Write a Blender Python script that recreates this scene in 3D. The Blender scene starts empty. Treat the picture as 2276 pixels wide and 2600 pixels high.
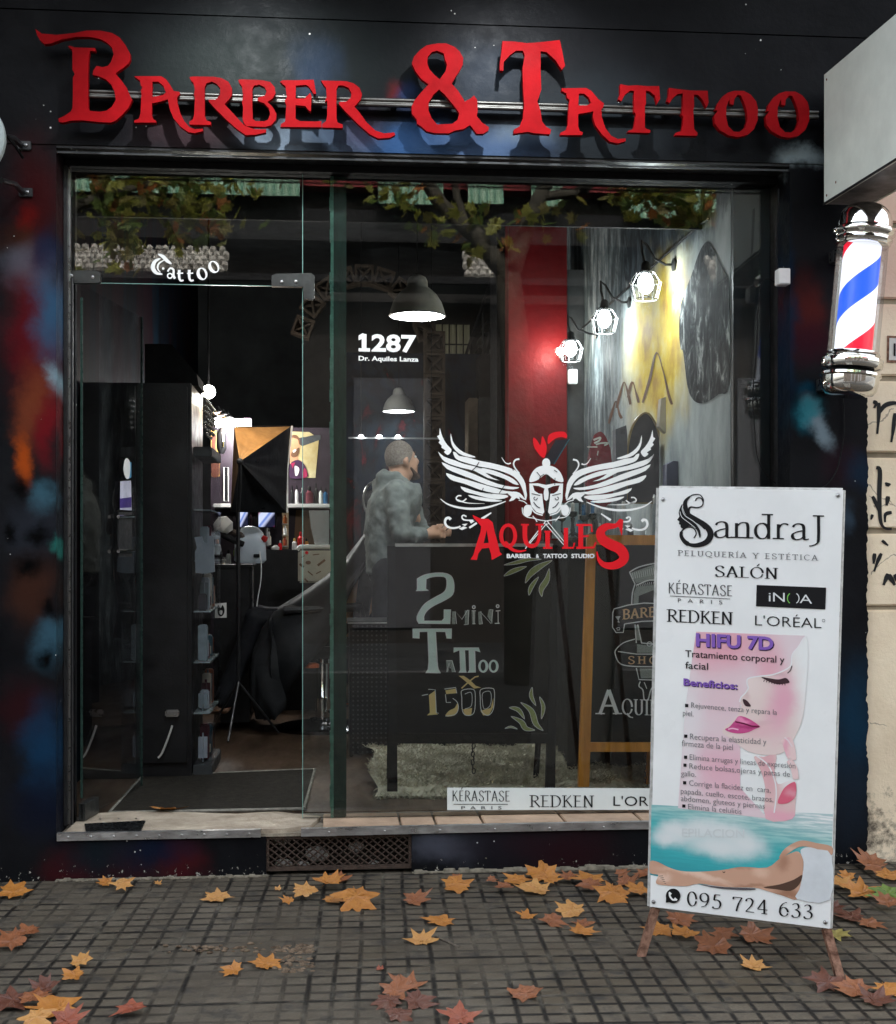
import bpy, bmesh, math, random
from mathutils import Vector as V, Matrix, Euler
from mathutils.geometry import tessellate_polygon
R = math.radians
random.seed(7)
sc = bpy.context.scene
COL = sc.collection

# ------------------------------------------------------------------ camera
FOC, PCX, HOR = 3400.0, 1138.0, 1390.0          # focal length, centre column and horizon row, in photograph pixels
TH = math.atan(300 / 3400)
CAM = V((0, -5.54, 1.35))
cam = bpy.data.objects.new("camera", bpy.data.cameras.new("camera"))
COL.objects.link(cam)
cam.location = CAM
cam.rotation_euler = (R(90), 0, -TH)
cam.data.sensor_fit = 'VERTICAL'
cam.data.sensor_height = 26.0
cam.data.lens = 34.0
cam.data.shift_y = 90 / 2600
cam.data.clip_start, cam.data.clip_end = 0.05, 400
sc.camera = cam

# ------------------------------------------------------------------ sky, sun, exposure
w = bpy.data.worlds.new("World")
sc.world = w
w.use_nodes = True
nt = w.node_tree
sky = nt.nodes.new("ShaderNodeTexSky")
sky.sky_type = 'NISHITA'
sky.sun_disc = False
SUN_EL, SUN_AZ = R(40), R(4)            # the sun stands behind the shop: the street side is in open shade
sky.sun_elevation = SUN_EL
sky.sun_rotation = SUN_AZ
sky.air_density, sky.dust_density, sky.ozone_density = 1.5, 6.0, 1.0
hs = nt.nodes.new("ShaderNodeHueSaturation")          # thin cloud: paler than a clear sky
hs.inputs["Saturation"].default_value = 0.35
nt.links.new(sky.outputs[0], hs.inputs["Color"])
nt.links.new(hs.outputs[0], nt.nodes["Background"].inputs[0])
nt.nodes["Background"].inputs[1].default_value = 0.15
sun = bpy.data.objects.new("sun", bpy.data.lights.new("sun", 'SUN'))
COL.objects.link(sun)
sun.data.energy = 2.0
sun.data.angle = R(3)
sun.data.color = (1.0, 0.96, 0.9)
sun.rotation_euler = (R(90) - SUN_EL, 0, R(180) - SUN_AZ)
sc.view_settings.view_transform = 'Standard'
sc.view_settings.look = 'None'
sc.view_settings.exposure = 2.6
sc.view_settings.gamma = 1.0
sc.cycles.use_denoising = True
sc.cycles.max_bounces = 10
sc.cycles.transparent_max_bounces = 24
sc.cycles.glossy_bounces = 4
sc.cycles.sample_clamp_indirect = 6.0
sc.cycles.caustics_reflective = False
sc.cycles.caustics_refractive = False

# ------------------------------------------------------------------ geometry of the view: photograph pixel -> point on a real plane
CT, ST = math.cos(TH), math.sin(TH)
def ray(px, py):
    dx, dz = (px - PCX) / FOC, (HOR - py) / FOC
    return V((dx * CT + ST, -dx * ST + CT, dz))
def P(px, py, Y):
    r = ray(px, py)
    return CAM + r * ((Y - CAM.y) / r.y)
def PX(px, py, X):
    r = ray(px, py)
    return CAM + r * ((X - CAM.x) / r.x)
def G(px, py, z):
    r = ray(px, py)
    return CAM + r * ((z - CAM.z) / r.z)
class Plane:
    def __init__(s, p, n):
        s.p, s.n = V(p), V(n).normalized()
    def at(s, px, py, off=0.0):
        r = ray(px, py)
        p = s.p + s.n * off
        return CAM + r * ((p - CAM).dot(s.n) / r.dot(s.n))
def FY(Y):
    return Plane((0, Y, 0), (0, -1, 0))

# ------------------------------------------------------------------ objects
def prop(o, label=None, cat=None, group=None, kind=None):
    for k, v in (("label", label), ("category", cat), ("group", group), ("kind", kind)):
        if v:
            o[k] = v
    return o
def thing(name, label, cat, loc=(0, 0, 0), group=None):
    o = bpy.data.objects.new(name, None)
    o.empty_display_size = 0.1
    COL.objects.link(o)
    o.location = loc
    return prop(o, label, cat, group)
def link(name, me, mat, parent=None, smooth=False):
    o = bpy.data.objects.new(name, me)
    COL.objects.link(o)
    if mat is not None and not me.materials:
        for m in (mat if isinstance(mat, (list, tuple)) else [mat]):
            me.materials.append(m)
    if parent is not None:
        o.parent = parent
        root, inv = parent, V((0, 0, 0))
        while root is not None:
            inv += root.location
            root = root.parent
        o.location = -inv
    if smooth:
        for p in me.polygons:
            p.use_smooth = True
    return o
def sm(o, ang=35):
    me = o.data
    for p in me.polygons:
        p.use_smooth = True
    try:
        me.set_sharp_from_angle(angle=R(ang))
    except Exception:
        pass
    return o

class MB:
    """collects pieces of ONE part"""
    def __init__(s):
        s.v, s.f = [], []
    def add(s, vs, fs):
        n = len(s.v)
        s.v += [V(v) for v in vs]
        s.f += [[n + i for i in f] for f in fs]
        return s
    def box(s, a, b, bev=0.0, mtx=None):
        x0, x1 = sorted((a[0], b[0])); y0, y1 = sorted((a[1], b[1])); z0, z1 = sorted((a[2], b[2]))
        if bev <= 0:
            vs = [V((x, y, z)) for z in (z0, z1) for y in (y0, y1) for x in (x0, x1)]
            fs = [(0, 2, 3, 1), (4, 5, 7, 6), (0, 1, 5, 4), (1, 3, 7, 5), (3, 2, 6, 7), (2, 0, 4, 6)]
        else:
            bm = bmesh.new()
            bmesh.ops.create_cube(bm, size=1)
            for v in bm.verts:
                v.co = V((x0 + (v.co.x + .5) * (x1 - x0), y0 + (v.co.y + .5) * (y1 - y0), z0 + (v.co.z + .5) * (z1 - z0)))
            bmesh.ops.bevel(bm, geom=bm.edges[:], offset=min(bev, .45 * min(x1 - x0, y1 - y0, z1 - z0)), segments=2, affect='EDGES')
            bm.verts.index_update()
            vs = [v.co.copy() for v in bm.verts]
            fs = [[v.index for v in f.verts] for f in bm.faces]
            bm.free()
        if mtx is not None:
            vs = [mtx @ v for v in vs]
        return s.add(vs, fs)
    def tube(s, pts, r, seg=10, cap=True, closed=False):
        pts = [V(p) for p in pts]
        n = len(pts)
        rs = r if isinstance(r, (list, tuple)) else [r] * n
        up = None
        rings = []
        for i, p in enumerate(pts):
            a = pts[(i - 1) % n] if (closed or i > 0) else p
            b = pts[(i + 1) % n] if (closed or i < n - 1) else p
            t = (b - a)
            t = t.normalized() if t.length > 1e-9 else V((0, 0, 1))
            if up is None:
                up = V((0, 0, 1)) if abs(t.z) < .9 else V((1, 0, 0))
            u = t.cross(up)
            if u.length < 1e-6:
                u = t.orthogonal()
            u.normalize()
            up = u.cross(t).normalized()
            rings.append([p + (u * math.cos(2 * math.pi * k / seg) + up * math.sin(2 * math.pi * k / seg)) * rs[i] for k in range(seg)])
        vs = [v for rg in rings for v in rg]
        fs = []
        for i in range(n if closed else n - 1):
            j = (i + 1) % n
            for k in range(seg):
                l = (k + 1) % seg
                fs.append((i * seg + k, i * seg + l, j * seg + l, j * seg + k))
        if cap and not closed:
            fs.append(tuple(range(seg - 1, -1, -1)))
            fs.append(tuple((n - 1) * seg + k for k in range(seg)))
        return s.add(vs, fs)
    def lathe(s, prof, c=(0, 0, 0), seg=32, mtx=None, cap=True):
        """prof: (radius, height) pairs, turned round z through c"""
        vs, fs = [], []
        n = len(prof)
        for r, h in prof:
            for k in range(seg):
                a = 2 * math.pi * k / seg
                vs.append(V((r * math.cos(a), r * math.sin(a), h)))
        for i in range(n - 1):
            for k in range(seg):
                l = (k + 1) % seg
                fs.append((i * seg + k, i * seg + l, (i + 1) * seg + l, (i + 1) * seg + k))
        if cap:
            fs.append(tuple(range(seg - 1, -1, -1)))
            fs.append(tuple((n - 1) * seg + k for k in range(seg)))
        if mtx is not None:
            vs = [mtx @ v for v in vs]
        return s.add([v + V(c) for v in vs], fs)
    def loft(s, rings, cap=True):
        m = len(rings[0])
        vs = [v for rg in rings for v in rg]
        fs = []
        for i in range(len(rings) - 1):
            for k in range(m):
                l = (k + 1) % m
                fs.append((i * m + k, i * m + l, (i + 1) * m + l, (i + 1) * m + k))
        if cap:
            fs.append(tuple(range(m - 1, -1, -1)))
            fs.append(tuple((len(rings) - 1) * m + k for k in range(m)))
        return s.add(vs, fs)
    def prism(s, loop, d):
        """closed loop of points pushed by vector d"""
        loop = [V(p) for p in loop]
        d = V(d)
        n = len(loop)
        tri = tessellate_polygon([loop])
        fs = [list(t) for t in tri] + [[n + i for i in reversed(t)] for t in tri]
        fs += [(i, (i + 1) % n, n + (i + 1) % n, n + i) for i in range(n)]
        return s.add(loop + [p + d for p in loop], fs)
    def grid(s, fn, nu, nv):
        vs = [fn(i / nu, j / nv) for j in range(nv + 1) for i in range(nu + 1)]
        fs = [(j * (nu + 1) + i, j * (nu + 1) + i + 1, (j + 1) * (nu + 1) + i + 1, (j + 1) * (nu + 1) + i) for j in range(nv) for i in range(nu)]
        return s.add(vs, fs)
    def sphere(s, c, r, seg=16, ring=10):
        rr = r if isinstance(r, (list, tuple, V)) else (r, r, r)
        pr = [(max(1e-4, math.sin(math.pi * i / ring)), -math.cos(math.pi * i / ring)) for i in range(ring + 1)]
        return s.lathe(pr, c, seg, Matrix.Diagonal((rr[0], rr[1], rr[2], 1)))
    def mesh(s, name, fix=True):
        me = bpy.data.meshes.new(name)
        me.from_pydata([tuple(v) for v in s.v], [], s.f)
        if fix:
            bm = bmesh.new()
            bm.from_mesh(me)
            bmesh.ops.recalc_face_normals(bm, faces=bm.faces[:])
            bm.to_mesh(me)
            bm.free()
        me.update()
        return me
    def build(s, name, mat, parent=None, smooth=None, label=None, fix=True):
        o = link(name, s.mesh(name, fix), mat, parent)
        if smooth:
            sm(o, smooth if smooth is not True else 35)
        if label:
            o["label"] = label
        return o

# ------------------------------------------------------------------ flat artwork traced as outlines, laid on a real plane
def cr(pts, n=6, closed=False):
    out, m = [], len(pts)
    rng = m if closed else m - 1
    for i in range(rng):
        g = lambda k: pts[k % m] if closed else pts[max(0, min(m - 1, k))]
        p0, p1, p2, p3 = g(i - 1), g(i), g(i + 1), g(i + 2)
        for k in range(n):
            t = k / n
            out.append(tuple(.5 * (2 * p1[d] + (p2[d] - p0[d]) * t + (2 * p0[d] - 5 * p1[d] + 4 * p2[d] - p3[d]) * t * t
                                   + (3 * p1[d] - p0[d] - 3 * p2[d] + p3[d]) * t ** 3) for d in range(2)))
    if not closed:
        out.append(tuple(pts[-1][:2]))
    return out
def ell(cx, cy, rx, ry, a0=0, a1=360, n=24):
    full = abs(a1 - a0) >= 360
    m = n if full else n + 1
    return [(cx + rx * math.cos(R(a0 + (a1 - a0) * i / n)), cy + ry * math.sin(R(a0 + (a1 - a0) * i / n))) for i in range(m)]

class PM:
    """a flat drawing in photograph pixels (or any zoom of it: px = ox + x*k)"""
    def __init__(s, ox=0.0, oy=0.0, k=1.0):
        s.v, s.f, s.lay, s.ox, s.oy, s.k = [], [], [], ox, oy, k
    def T(s, p):
        return (s.ox + p[0] * s.k, s.oy + p[1] * s.k)
    def raw(s, vs, fs):
        n = len(s.v)
        s.lay += [(s.lay[-1] + 1 if s.lay else 0)] * len(vs)          # each stroke lies a hair over the one before
        s.v += vs
        s.f += [tuple(n + i for i in f) for f in fs]
        return s
    def poly(s, outer, *holes):
        loops = [[s.T(p) for p in l] for l in (outer,) + holes]
        tri = tessellate_polygon([[V((p[0], p[1], 0)) for p in l] for l in loops])
        return s.raw([p for l in loops for p in l], tri)
    def line(s, pts, wd, closed=False, nib=None):
        pts = [s.T(p) for p in pts]
        q = [pts[0]]
        for p in pts[1:]:
            if abs(p[0] - q[-1][0]) + abs(p[1] - q[-1][1]) > 1e-4:
                q.append(p)
        pts = q
        n = len(pts)
        if n < 2:
            return s
        vs, fs = [], []
        for i in range(n):
            a = pts[(i - 1) % n] if (closed or i > 0) else pts[i]
            b = pts[(i + 1) % n] if (closed or i < n - 1) else pts[i]
            dx, dy = b[0] - a[0], b[1] - a[1]
            L = math.hypot(dx, dy) or 1
            wi = (wd(i / (n - 1)) if callable(wd) else wd) * s.k
            if nib:
                wi *= nib(math.atan2(-dy, dx))
            nx, ny = -dy / L * wi / 2, dx / L * wi / 2
            vs += [(pts[i][0] + nx, pts[i][1] + ny), (pts[i][0] - nx, pts[i][1] - ny)]
        for i in range(n if closed else n - 1):
            j = (i + 1) % n
            fs.append((2 * i, 2 * i + 1, 2 * j + 1, 2 * j))
        return s.raw(vs, fs)
    def text(s, txt, x0, y0, x1, y1, cap, bold=0.0, shear=0.0):
        """baseline from (x0,y0) to (x1,y1), capital height cap, in the drawing's units"""
        vs, fs, wd, hh = text_mesh(txt, bold)
        ux, uy = (x1 - x0) / wd, (y1 - y0) / wd
        k = cap / hh
        return s.raw([s.T((x0 + v[0] * ux + v[1] * k * shear, y0 + v[0] * uy - v[1] * k)) for v in vs], fs)
    def serif(s, txt, x0, y0, x1, y1, cap, thick=.15, thin=.3, ser=True, gap=.1, extra=None):
        adv = []
        t = 0
        for ch in txt:
            wd = GLY.get(ch, GLY[' '])[0]
            adv.append(t)
            t += wd + gap
        tot = t - gap
        ux, uy = (x1 - x0) / tot, (y1 - y0) / tot
        nib = lambda a: max(thin, abs(math.sin(a - R(12))))
        for ch, a in zip(txt, adv):
            g = GLY.get(ch, GLY[' '])
            M = lambda p: (x0 + (a + p[0]) * ux, y0 + (a + p[0]) * uy - p[1] * cap)
            for st in g[1]:
                pts = cr(st, 4) if len(st) > 2 and len(st) < 16 else st
                s.line([M(p) for p in pts], thick * cap, nib=nib)
            if ser:
                for sx, sy in g[2]:
                    s.line([M((sx - .17, sy + (.025 if sy < .5 else -.025))), M((sx + .17, sy + (.025 if sy < .5 else -.025)))], .05 * cap)
        return s
    def build(s, name, plane, mat, parent=None, off=0.002, thick=0.0, label=None):
        front = [plane.at(p[0], p[1], off + (l * 2.5e-5 if thick <= 0 else 0)) for p, l in zip(s.v, s.lay or [0] * len(s.v))]
        mb = MB()
        if thick <= 0:
            mb.add(front, s.f)
        else:
            n = len(front)
            back = [p - plane.n * thick for p in front]
            ed = {}
            for f in s.f:
                for i in range(len(f)):
                    a, b = f[i], f[(i + 1) % len(f)]
                    ed.setdefault((min(a, b), max(a, b)), []).append((a, b))
            side = [(e[0][0], e[0][1], n + e[0][1], n + e[0][0]) for e in ed.values() if len(e) == 1]
            mb.add(front + back, list(s.f) + [tuple(n + i for i in reversed(f)) for f in s.f] + side)
        return mb.build(name, mat, parent, label=label, fix=thick > 0)

_tm = {}
def text_mesh(txt, bold=0.0):
    if (txt, bold) in _tm:
        return _tm[(txt, bold)]
    def one(t):
        cu = bpy.data.curves.new("lettering", 'FONT')
        cu.body, cu.size, cu.resolution_u, cu.offset = t, 1.0, 3, bold
        o = bpy.data.objects.new("lettering", cu)
        COL.objects.link(o)
        dg = bpy.context.evaluated_depsgraph_get()
        e = o.evaluated_get(dg)
        me = e.to_mesh()
        vs = [(v.co.x, v.co.y) for v in me.vertices]
        fs = [tuple(p.vertices) for p in me.polygons]
        e.to_mesh_clear()
        bpy.data.objects.remove(o)
        bpy.data.curves.remove(cu)
        return vs, fs
    vs, fs = one(txt)
    hs, _ = one("H")
    hh = max(v[1] for v in hs)
    x0 = min(v[0] for v in vs)
    vs = [(v[0] - x0, v[1]) for v in vs]
    r = (vs, fs, max(v[0] for v in vs), hh)
    _tm[(txt, bold)] = r
    return r

def _e(cx, cy, rx, ry, a0=0, a1=360):
    return ell(cx, cy, rx, ry, a0, a1, 24)
_st = lambda x: [(x, 0), (x, 1)]
_S = [(.6, .8), (.5, .95), (.32, .99), (.15, .9), (.12, .73), (.25, .58), (.45, .46), (.6, .3), (.56, .1), (.36, .01), (.18, .05), (.08, .22)]
_bowl = [(.15, .98)] + _e(.32, .745, .28, .235, 90, -90) + [(.15, .51)]
GLY = {
    ' ': (.4, [], []),
    'A': (.8, [[(.08, 0), (.4, 1)], [(.4, 1), (.72, 0)], [(.2, .35), (.6, .35)]], [(.08, 0), (.72, 0)]),
    'B': (.68, [_st(.15), _bowl, [(.15, .51)] + _e(.35, .265, .28, .245, 90, -90) + [(.15, .02)]], [(.13, 0), (.13, 1)]),
    'C': (.75, [_e(.45, .5, .38, .49, 48, 312)], []),
    'D': (.82, [_st(.15), [(.15, .98)] + _e(.33, .5, .42, .48, 90, -90) + [(.15, .02)]], [(.13, 0), (.13, 1)]),
    'E': (.62, [_st(.15), [(.15, .97), (.58, .97)], [(.15, .52), (.5, .52)], [(.15, .03), (.62, .03)]], [(.13, 0), (.13, 1)]),
    'H': (.8, [_st(.15), _st(.65), [(.15, .52), (.65, .52)]], [(.15, 0), (.15, 1), (.65, 0), (.65, 1)]),
    'I': (.32, [_st(.16)], [(.16, 0), (.16, 1)]),
    'J': (.42, [[(.28, 1), (.28, .05), (.22, -.14), (.1, -.22), (0, -.24)]], [(.28, 1)]),
    'K': (.74, [_st(.15), [(.15, .42), (.64, 1)], [(.3, .58), (.72, 0)]], [(.15, 0), (.15, 1)]),
    'L': (.6, [_st(.15), [(.15, .03), (.6, .03)]], [(.13, 0), (.15, 1)]),
    'M': (.9, [_st(.12), [(.12, 1), (.45, .15)], [(.45, .15), (.78, 1)], _st(.78)], [(.12, 0), (.78, 0)]),
    'N': (.82, [_st(.14), [(.14, 1), (.68, 0)], _st(.68)], [(.14, 0), (.68, 1)]),
    'O': (.88, [_e(.44, .5, .38, .49)], []),
    'P': (.62, [_st(.15), _bowl], [(.15, 0), (.13, 1)]),
    'Q': (.88, [_e(.44, .5, .38, .49), [(.42, .08), (.62, -.12), (.9, -.18)]], []),
    'R': (.74, [_st(.15), _bowl, [(.35, .5), (.74, 0)]], [(.15, 0), (.13, 1)]),
    'S': (.66, [_S], []),
    'T': (.72, [_st(.36), [(.03, .97), (.69, .97)], [(.05, .97), (.04, .82)], [(.67, .97), (.68, .82)]], [(.36, 0)]),
    'U': (.78, [[(.14, 1), (.14, .35)] + _e(.39, .3, .25, .29, 180, 360) + [(.64, .35), (.64, 1)]], [(.14, 1), (.64, 1)]),
    'Y': (.72, [[(.05, 1), (.37, .48)], [(.68, 1), (.37, .48)], [(.37, .48), (.37, 0)]], [(.05, 1), (.68, 1), (.37, 0)]),
    'a': (.56, [[(.1, .5), (.16, .6), (.28, .64), (.4, .58), (.43, .42), (.43, .1), (.48, .01), (.58, .04)],
                [(.43, .37), (.24, .32), (.1, .22), (.1, .07), (.2, .0), (.34, .04), (.43, .14)]], []),
    'n': (.6, [[(.13, 0), (.13, .6)], [(.13, .46), (.26, .61), (.4, .62), (.47, .5), (.47, 0)]], [(.13, 0), (.47, 0)]),
    'd': (.6, [_e(.27, .31, .2, .31), [(.47, 1), (.47, .0)]], [(.43, 1)]),
    'r': (.44, [[(.13, 0), (.13, .6)], [(.13, .42), (.22, .58), (.32, .63), (.43, .59)]], [(.13, 0)]),
    '0': (.62, [_e(.31, .5, .25, .49)], []),
    '1': (.4, [_st(.22), [(.22, 1), (.06, .82)]], [(.22, 0)]),
    '2': (.62, [[(.1, .76), (.14, .9), (.28, .98), (.43, .93), (.5, .76), (.42, .52), (.26, .28), (.08, .04)], [(.08, .04), (.58, .04)]], []),
    '3': (.6, [[(.1, .86), (.22, .97), (.38, .96), (.47, .8), (.4, .62), (.24, .54)], [(.24, .54), (.42, .49), (.53, .32), (.46, .1), (.3, .01), (.14, .03), (.05, .14)]], []),
    '4': (.66, [_st(.45), [(.45, 1), (.05, .3)], [(.05, .3), (.64, .3)]], [(.45, 0)]),
    '5': (.6, [[(.52, .98), (.2, .98)], [(.2, .98), (.15, .58)], [(.15, .58), (.3, .62), (.46, .54), (.53, .34), (.45, .1), (.28, .01), (.12, .03), (.05, .12)]], []),
    '6': (.62, [_e(.32, .31, .24, .3), [(.08, .31), (.12, .62), (.28, .88), (.5, .99)]], []),
    '7': (.6, [[(.06, .96), (.57, .96)], [(.57, .96), (.36, .5), (.24, 0)], [(.07, .96), (.06, .8)]], []),
    '9': (.62, [_e(.3, .69, .24, .3), [(.54, .69), (.5, .38), (.34, .12), (.12, .01)]], []),
}
for base, acc in (('A', 'Á'), ('E', 'É'), ('I', 'Í'), ('O', 'Ó')):
    g = GLY[base]
    GLY[acc] = (g[0], g[1] + [[(g[0] / 2, 1.1), (g[0] / 2 + .16, 1.3)]], g[2])

# ------------------------------------------------------------------ materials
def S(*c):
    """an sRGB colour (0-255) as linear"""
    return tuple((x / 255 / 12.92 if x / 255 <= .04045 else ((x / 255 + .055) / 1.055) ** 2.4) for x in c)
class NT:
    def __init__(s, name):
        s.m = bpy.data.materials.new(name)
        s.m.use_nodes = True
        s.t = s.m.node_tree
        s.b = s.t.nodes["Principled BSDF"]
        s.out = s.t.nodes["Material Output"]
    def n(s, typ, **kw):
        nd = s.t.nodes.new("ShaderNode" + typ)
        for k, v in kw.items():
            if k.startswith("i_"):
                key = k[2:]
                nd.inputs[int(key) if key.isdigit() else key].default_value = v
            else:
                setattr(nd, k, v)
        return nd
    def l(s, a, b):
        s.t.links.new(a, b)
    def math(s, op, a, b=None, clamp=False):
        nd = s.n("Math", operation=op, use_clamp=clamp)
        for i, x in enumerate((a, b)):
            if x is None:
                continue
            if isinstance(x, (int, float)):
                nd.inputs[i].default_value = x
            else:
                s.l(x, nd.inputs[i])
        return nd.outputs[0]
    def mix(s, fac, a, b, blend='MIX'):
        nd = s.n("Mix", data_type='RGBA', blend_type=blend)
        for i, x in ((0, fac), (6, a), (7, b)):
            if isinstance(x, (int, float)):
                nd.inputs[i].default_value = x
            elif isinstance(x, tuple):
                nd.inputs[i].default_value = (*x[:3], 1)
            else:
                s.l(x, nd.inputs[i])
        return nd.outputs[2]
    def coord(s, kind="Object"):
        return s.n("TexCoord").outputs[kind] if kind != "Pos" else s.n("NewGeometry").outputs["Position"]
    def noise(s, vec, scale, detail=4, rough=.6, dist=0.0):
        nd = s.n("TexNoise", i_Scale=scale, i_Detail=detail, i_Roughness=rough, i_Distortion=dist)
        if vec is not None:
            s.l(vec, nd.inputs["Vector"])
        return nd.outputs["Fac"]
    def ramp(s, fac, *stops):
        nd = s.n("ValToRGB")
        el = nd.color_ramp.elements
        while len(el) < len(stops):
            el.new(.5)
        for e, (p, c) in zip(el, stops):
            e.position = p
            e.color = (*c, 1) if isinstance(c, tuple) else (c, c, c, 1)
        s.l(fac, nd.inputs[0])
        return nd.outputs[0]
    def scale(s, vec, x, y, z):
        nd = s.n("Mapping")
        nd.inputs["Scale"].default_value = (x, y, z)
        s.l(vec, nd.inputs["Vector"])
        return nd.outputs[0]
    def bump(s, h, strength=.3, dist=.01):
        nd = s.n("Bump", i_Strength=strength, i_Distance=dist)
        s.l(h, nd.inputs["Height"])
        s.l(nd.outputs[0], s.b.inputs["Normal"])
    def set(s, col=None, rough=None, metal=None, spec=None):
        for k, v in (("Base Color", col), ("Roughness", rough), ("Metallic", metal), ("Specular IOR Level", spec)):
            if v is None:
                continue
            if isinstance(v, tuple):
                s.b.inputs[k].default_value = (*v[:3], 1)
            elif isinstance(v, (int, float)):
                s.b.inputs[k].default_value = v
            else:
                s.l(v, s.b.inputs[k])
        return s.m
def pm(name, col, rough=.5, var=.25, sc_=12.0, metal=0.0, bump=0.0, bs=60.0, stretch=None, col2=None, rv=.12, spec=None):
    """a surface of one colour with mottling, wear and unevenness"""
    t = NT(name)
    c = t.coord()
    if stretch:
        c = t.scale(c, *stretch)
    f = t.noise(c, sc_, 6, .62)
    a = tuple(x * (1 - var) for x in col)
    b = col2 or tuple(min(1, x * (1 + var)) for x in col)
    t.set(t.ramp(f, (.3, a), (.7, b)), None, metal, (.22 if metal == 0 else .5) if spec is None else spec)
    rr = t.n("MapRange", i_1=.3, i_2=.7, i_3=max(.02, rough - rv), i_4=min(1, rough + rv))
    t.l(t.noise(c, sc_ * 1.7, 5, .6), rr.inputs[0])
    t.set(None, rr.outputs[0])
    if bump > 0:
        t.bump(t.noise(c, bs, 5, .6), bump, .01)
    return t.m
def emit(name, col, strength):
    t = NT(name)
    t.set((.8, .8, .8), .5)
    t.b.inputs["Emission Color"].default_value = (*col, 1)
    t.b.inputs["Emission Strength"].default_value = strength
    return t.m
def spray(t, pos, base, blobs, wob=.09):
    """spray-paint clouds: (x, z, rx, rz, turn, colour, amount)"""
    warp = t.n("TexNoise", i_Scale=4.2, i_Detail=6, i_Roughness=.62)
    t.l(pos, warp.inputs["Vector"])
    wv = t.n("VectorMath", operation='MULTIPLY_ADD')
    t.l(warp.outputs["Color"], wv.inputs[0])
    wv.inputs[1].default_value = (wob, 0, wob)
    sub = t.n("VectorMath", operation='ADD')
    sub.inputs[1].default_value = (-wob / 2, 0, -wob / 2)
    t.l(pos, wv.inputs[2])
    t.l(wv.outputs[0], sub.inputs[0])
    p = sub.outputs[0]
    col = base
    for x, z, rx, rz, rot, c, amt in blobs:
        mp = t.n("Mapping", vector_type='TEXTURE')
        mp.inputs["Location"].default_value = (x, 0, z)
        mp.inputs["Rotation"].default_value = (0, rot, 0)
        mp.inputs["Scale"].default_value = (rx, 1e4, rz)
        t.l(p, mp.inputs["Vector"])
        ln = t.n("VectorMath", operation='LENGTH')
        t.l(mp.outputs[0], ln.inputs[0])
        mr = t.n("MapRange", interpolation_type='SMOOTHERSTEP', i_1=0.0, i_2=1.0, i_3=amt, i_4=0.0)
        t.l(ln.outputs[1], mr.inputs[0])
        col = t.mix(mr.outputs[0], col, c)
    return col

# ------------------------------------------------------------------ shared materials
M = {}
M['black'] = pm("black paint", (.010, .010, .011), .42, .4, 9, bump=.12, bs=90, spec=.3)
M['blackmat'] = pm("dull black", (.008, .008, .009), .75, .4, 14, spec=.15)
M['blackmetal'] = pm("black metal", (.015, .015, .016), .42, .3, 20, spec=.5)
M['alu'] = pm("worn aluminium", (.42, .41, .40), .38, .35, 22, metal=.85, bump=.15, bs=120, stretch=(.4, 1, 1), rv=.15)
M['chrome'] = pm("chrome", (.80, .79, .76), .07, .04, 8, metal=1.0, rv=.03)
M['steel'] = pm("brushed steel", (.35, .35, .35), .32, .2, 20, metal=1.0)
M['darkgrey'] = pm("dark grey paint", (.045, .048, .05), .5, .3, 10)
M['white'] = pm("white plastic", (.74, .74, .72), .35, .05, 10)
M['offwhite'] = pm("off white", (.55, .54, .50), .5, .15, 14)
M['rust'] = pm("rusty iron", (.13, .045, .022), .75, .6, 40, bump=.5, bs=160, col2=(.34, .19, .13), rv=.1)
M['teal'] = pm("teal sealant", S(88, 138, 122), .45, .35, 30, bump=.5, bs=120)
M['tealdark'] = pm("dark green paint", S(26, 52, 44), .4, .5, 16, bump=.3, bs=60, stretch=(1, 1, .3))
M['white_vinyl'] = pm("white vinyl", (.78, .79, .77), .55, .03, 20)
M['red_vinyl'] = pm("red vinyl", S(214, 20, 32), .55, .05, 20)

def t_glass(name, tint, ior=1.5, gain=1.0):
    t = NT(name)
    t.t.nodes.remove(t.b)
    tr = t.n("BsdfTransparent")
    tr.inputs[0].default_value = (*tint, 1)
    gl = t.n("BsdfGlossy")
    gl.inputs["Roughness"].default_value = 0.0
    gl.inputs[0].default_value = (1, 1, 1, 1)
    fr = t.n("Fresnel", i_IOR=ior)
    # dust and smears: a very faint diffuse film
    di = t.n("BsdfDiffuse")
    di.inputs[0].default_value = (.5, .5, .48, 1)
    film = t.n("MapRange", i_1=.45, i_2=.8, i_3=.0002, i_4=.0028)
    t.l(t.noise(t.scale(t.coord("Pos"), 1, 1, .35), 4, 7, .7), film.inputs[0])
    m1 = t.n("MixShader"); m2 = t.n("MixShader")
    t.l(t.math('MULTIPLY', fr.outputs[0], gain, True), m1.inputs[0])
    t.l(tr.outputs[0], m1.inputs[1]); t.l(gl.outputs[0], m1.inputs[2])
    t.l(film.outputs[0], m2.inputs[0])
    t.l(m1.outputs[0], m2.inputs[1]); t.l(di.outputs[0], m2.inputs[2])
    t.l(m2.outputs[0], t.out.inputs[0])
    return t.m
M['glass'] = t_glass("shop glass", (.96, .98, .97), 1.5, .9)
M['glass_clear'] = t_glass("clear glass", (.95, .96, .97), 1.45, .25)

# ------------------------------------------------------------------ key lines of the shop front
GY = 0.20                                     # the glass stands this far behind the face of the wall
XL, XR = P(143, 1400, 0).x, P(2006, 1400, 0).x
ZT = P(1138, 393, 0).z
ZS = P(1200, 2096, 0).z                       # sill
XN = P(2203, 1500, 0).x                       # party line with the beige neighbour
FLOOR = ZS - .015
fpx = lambda px, py: (P(px, py, 0).x, P(px, py, 0).z)

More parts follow.
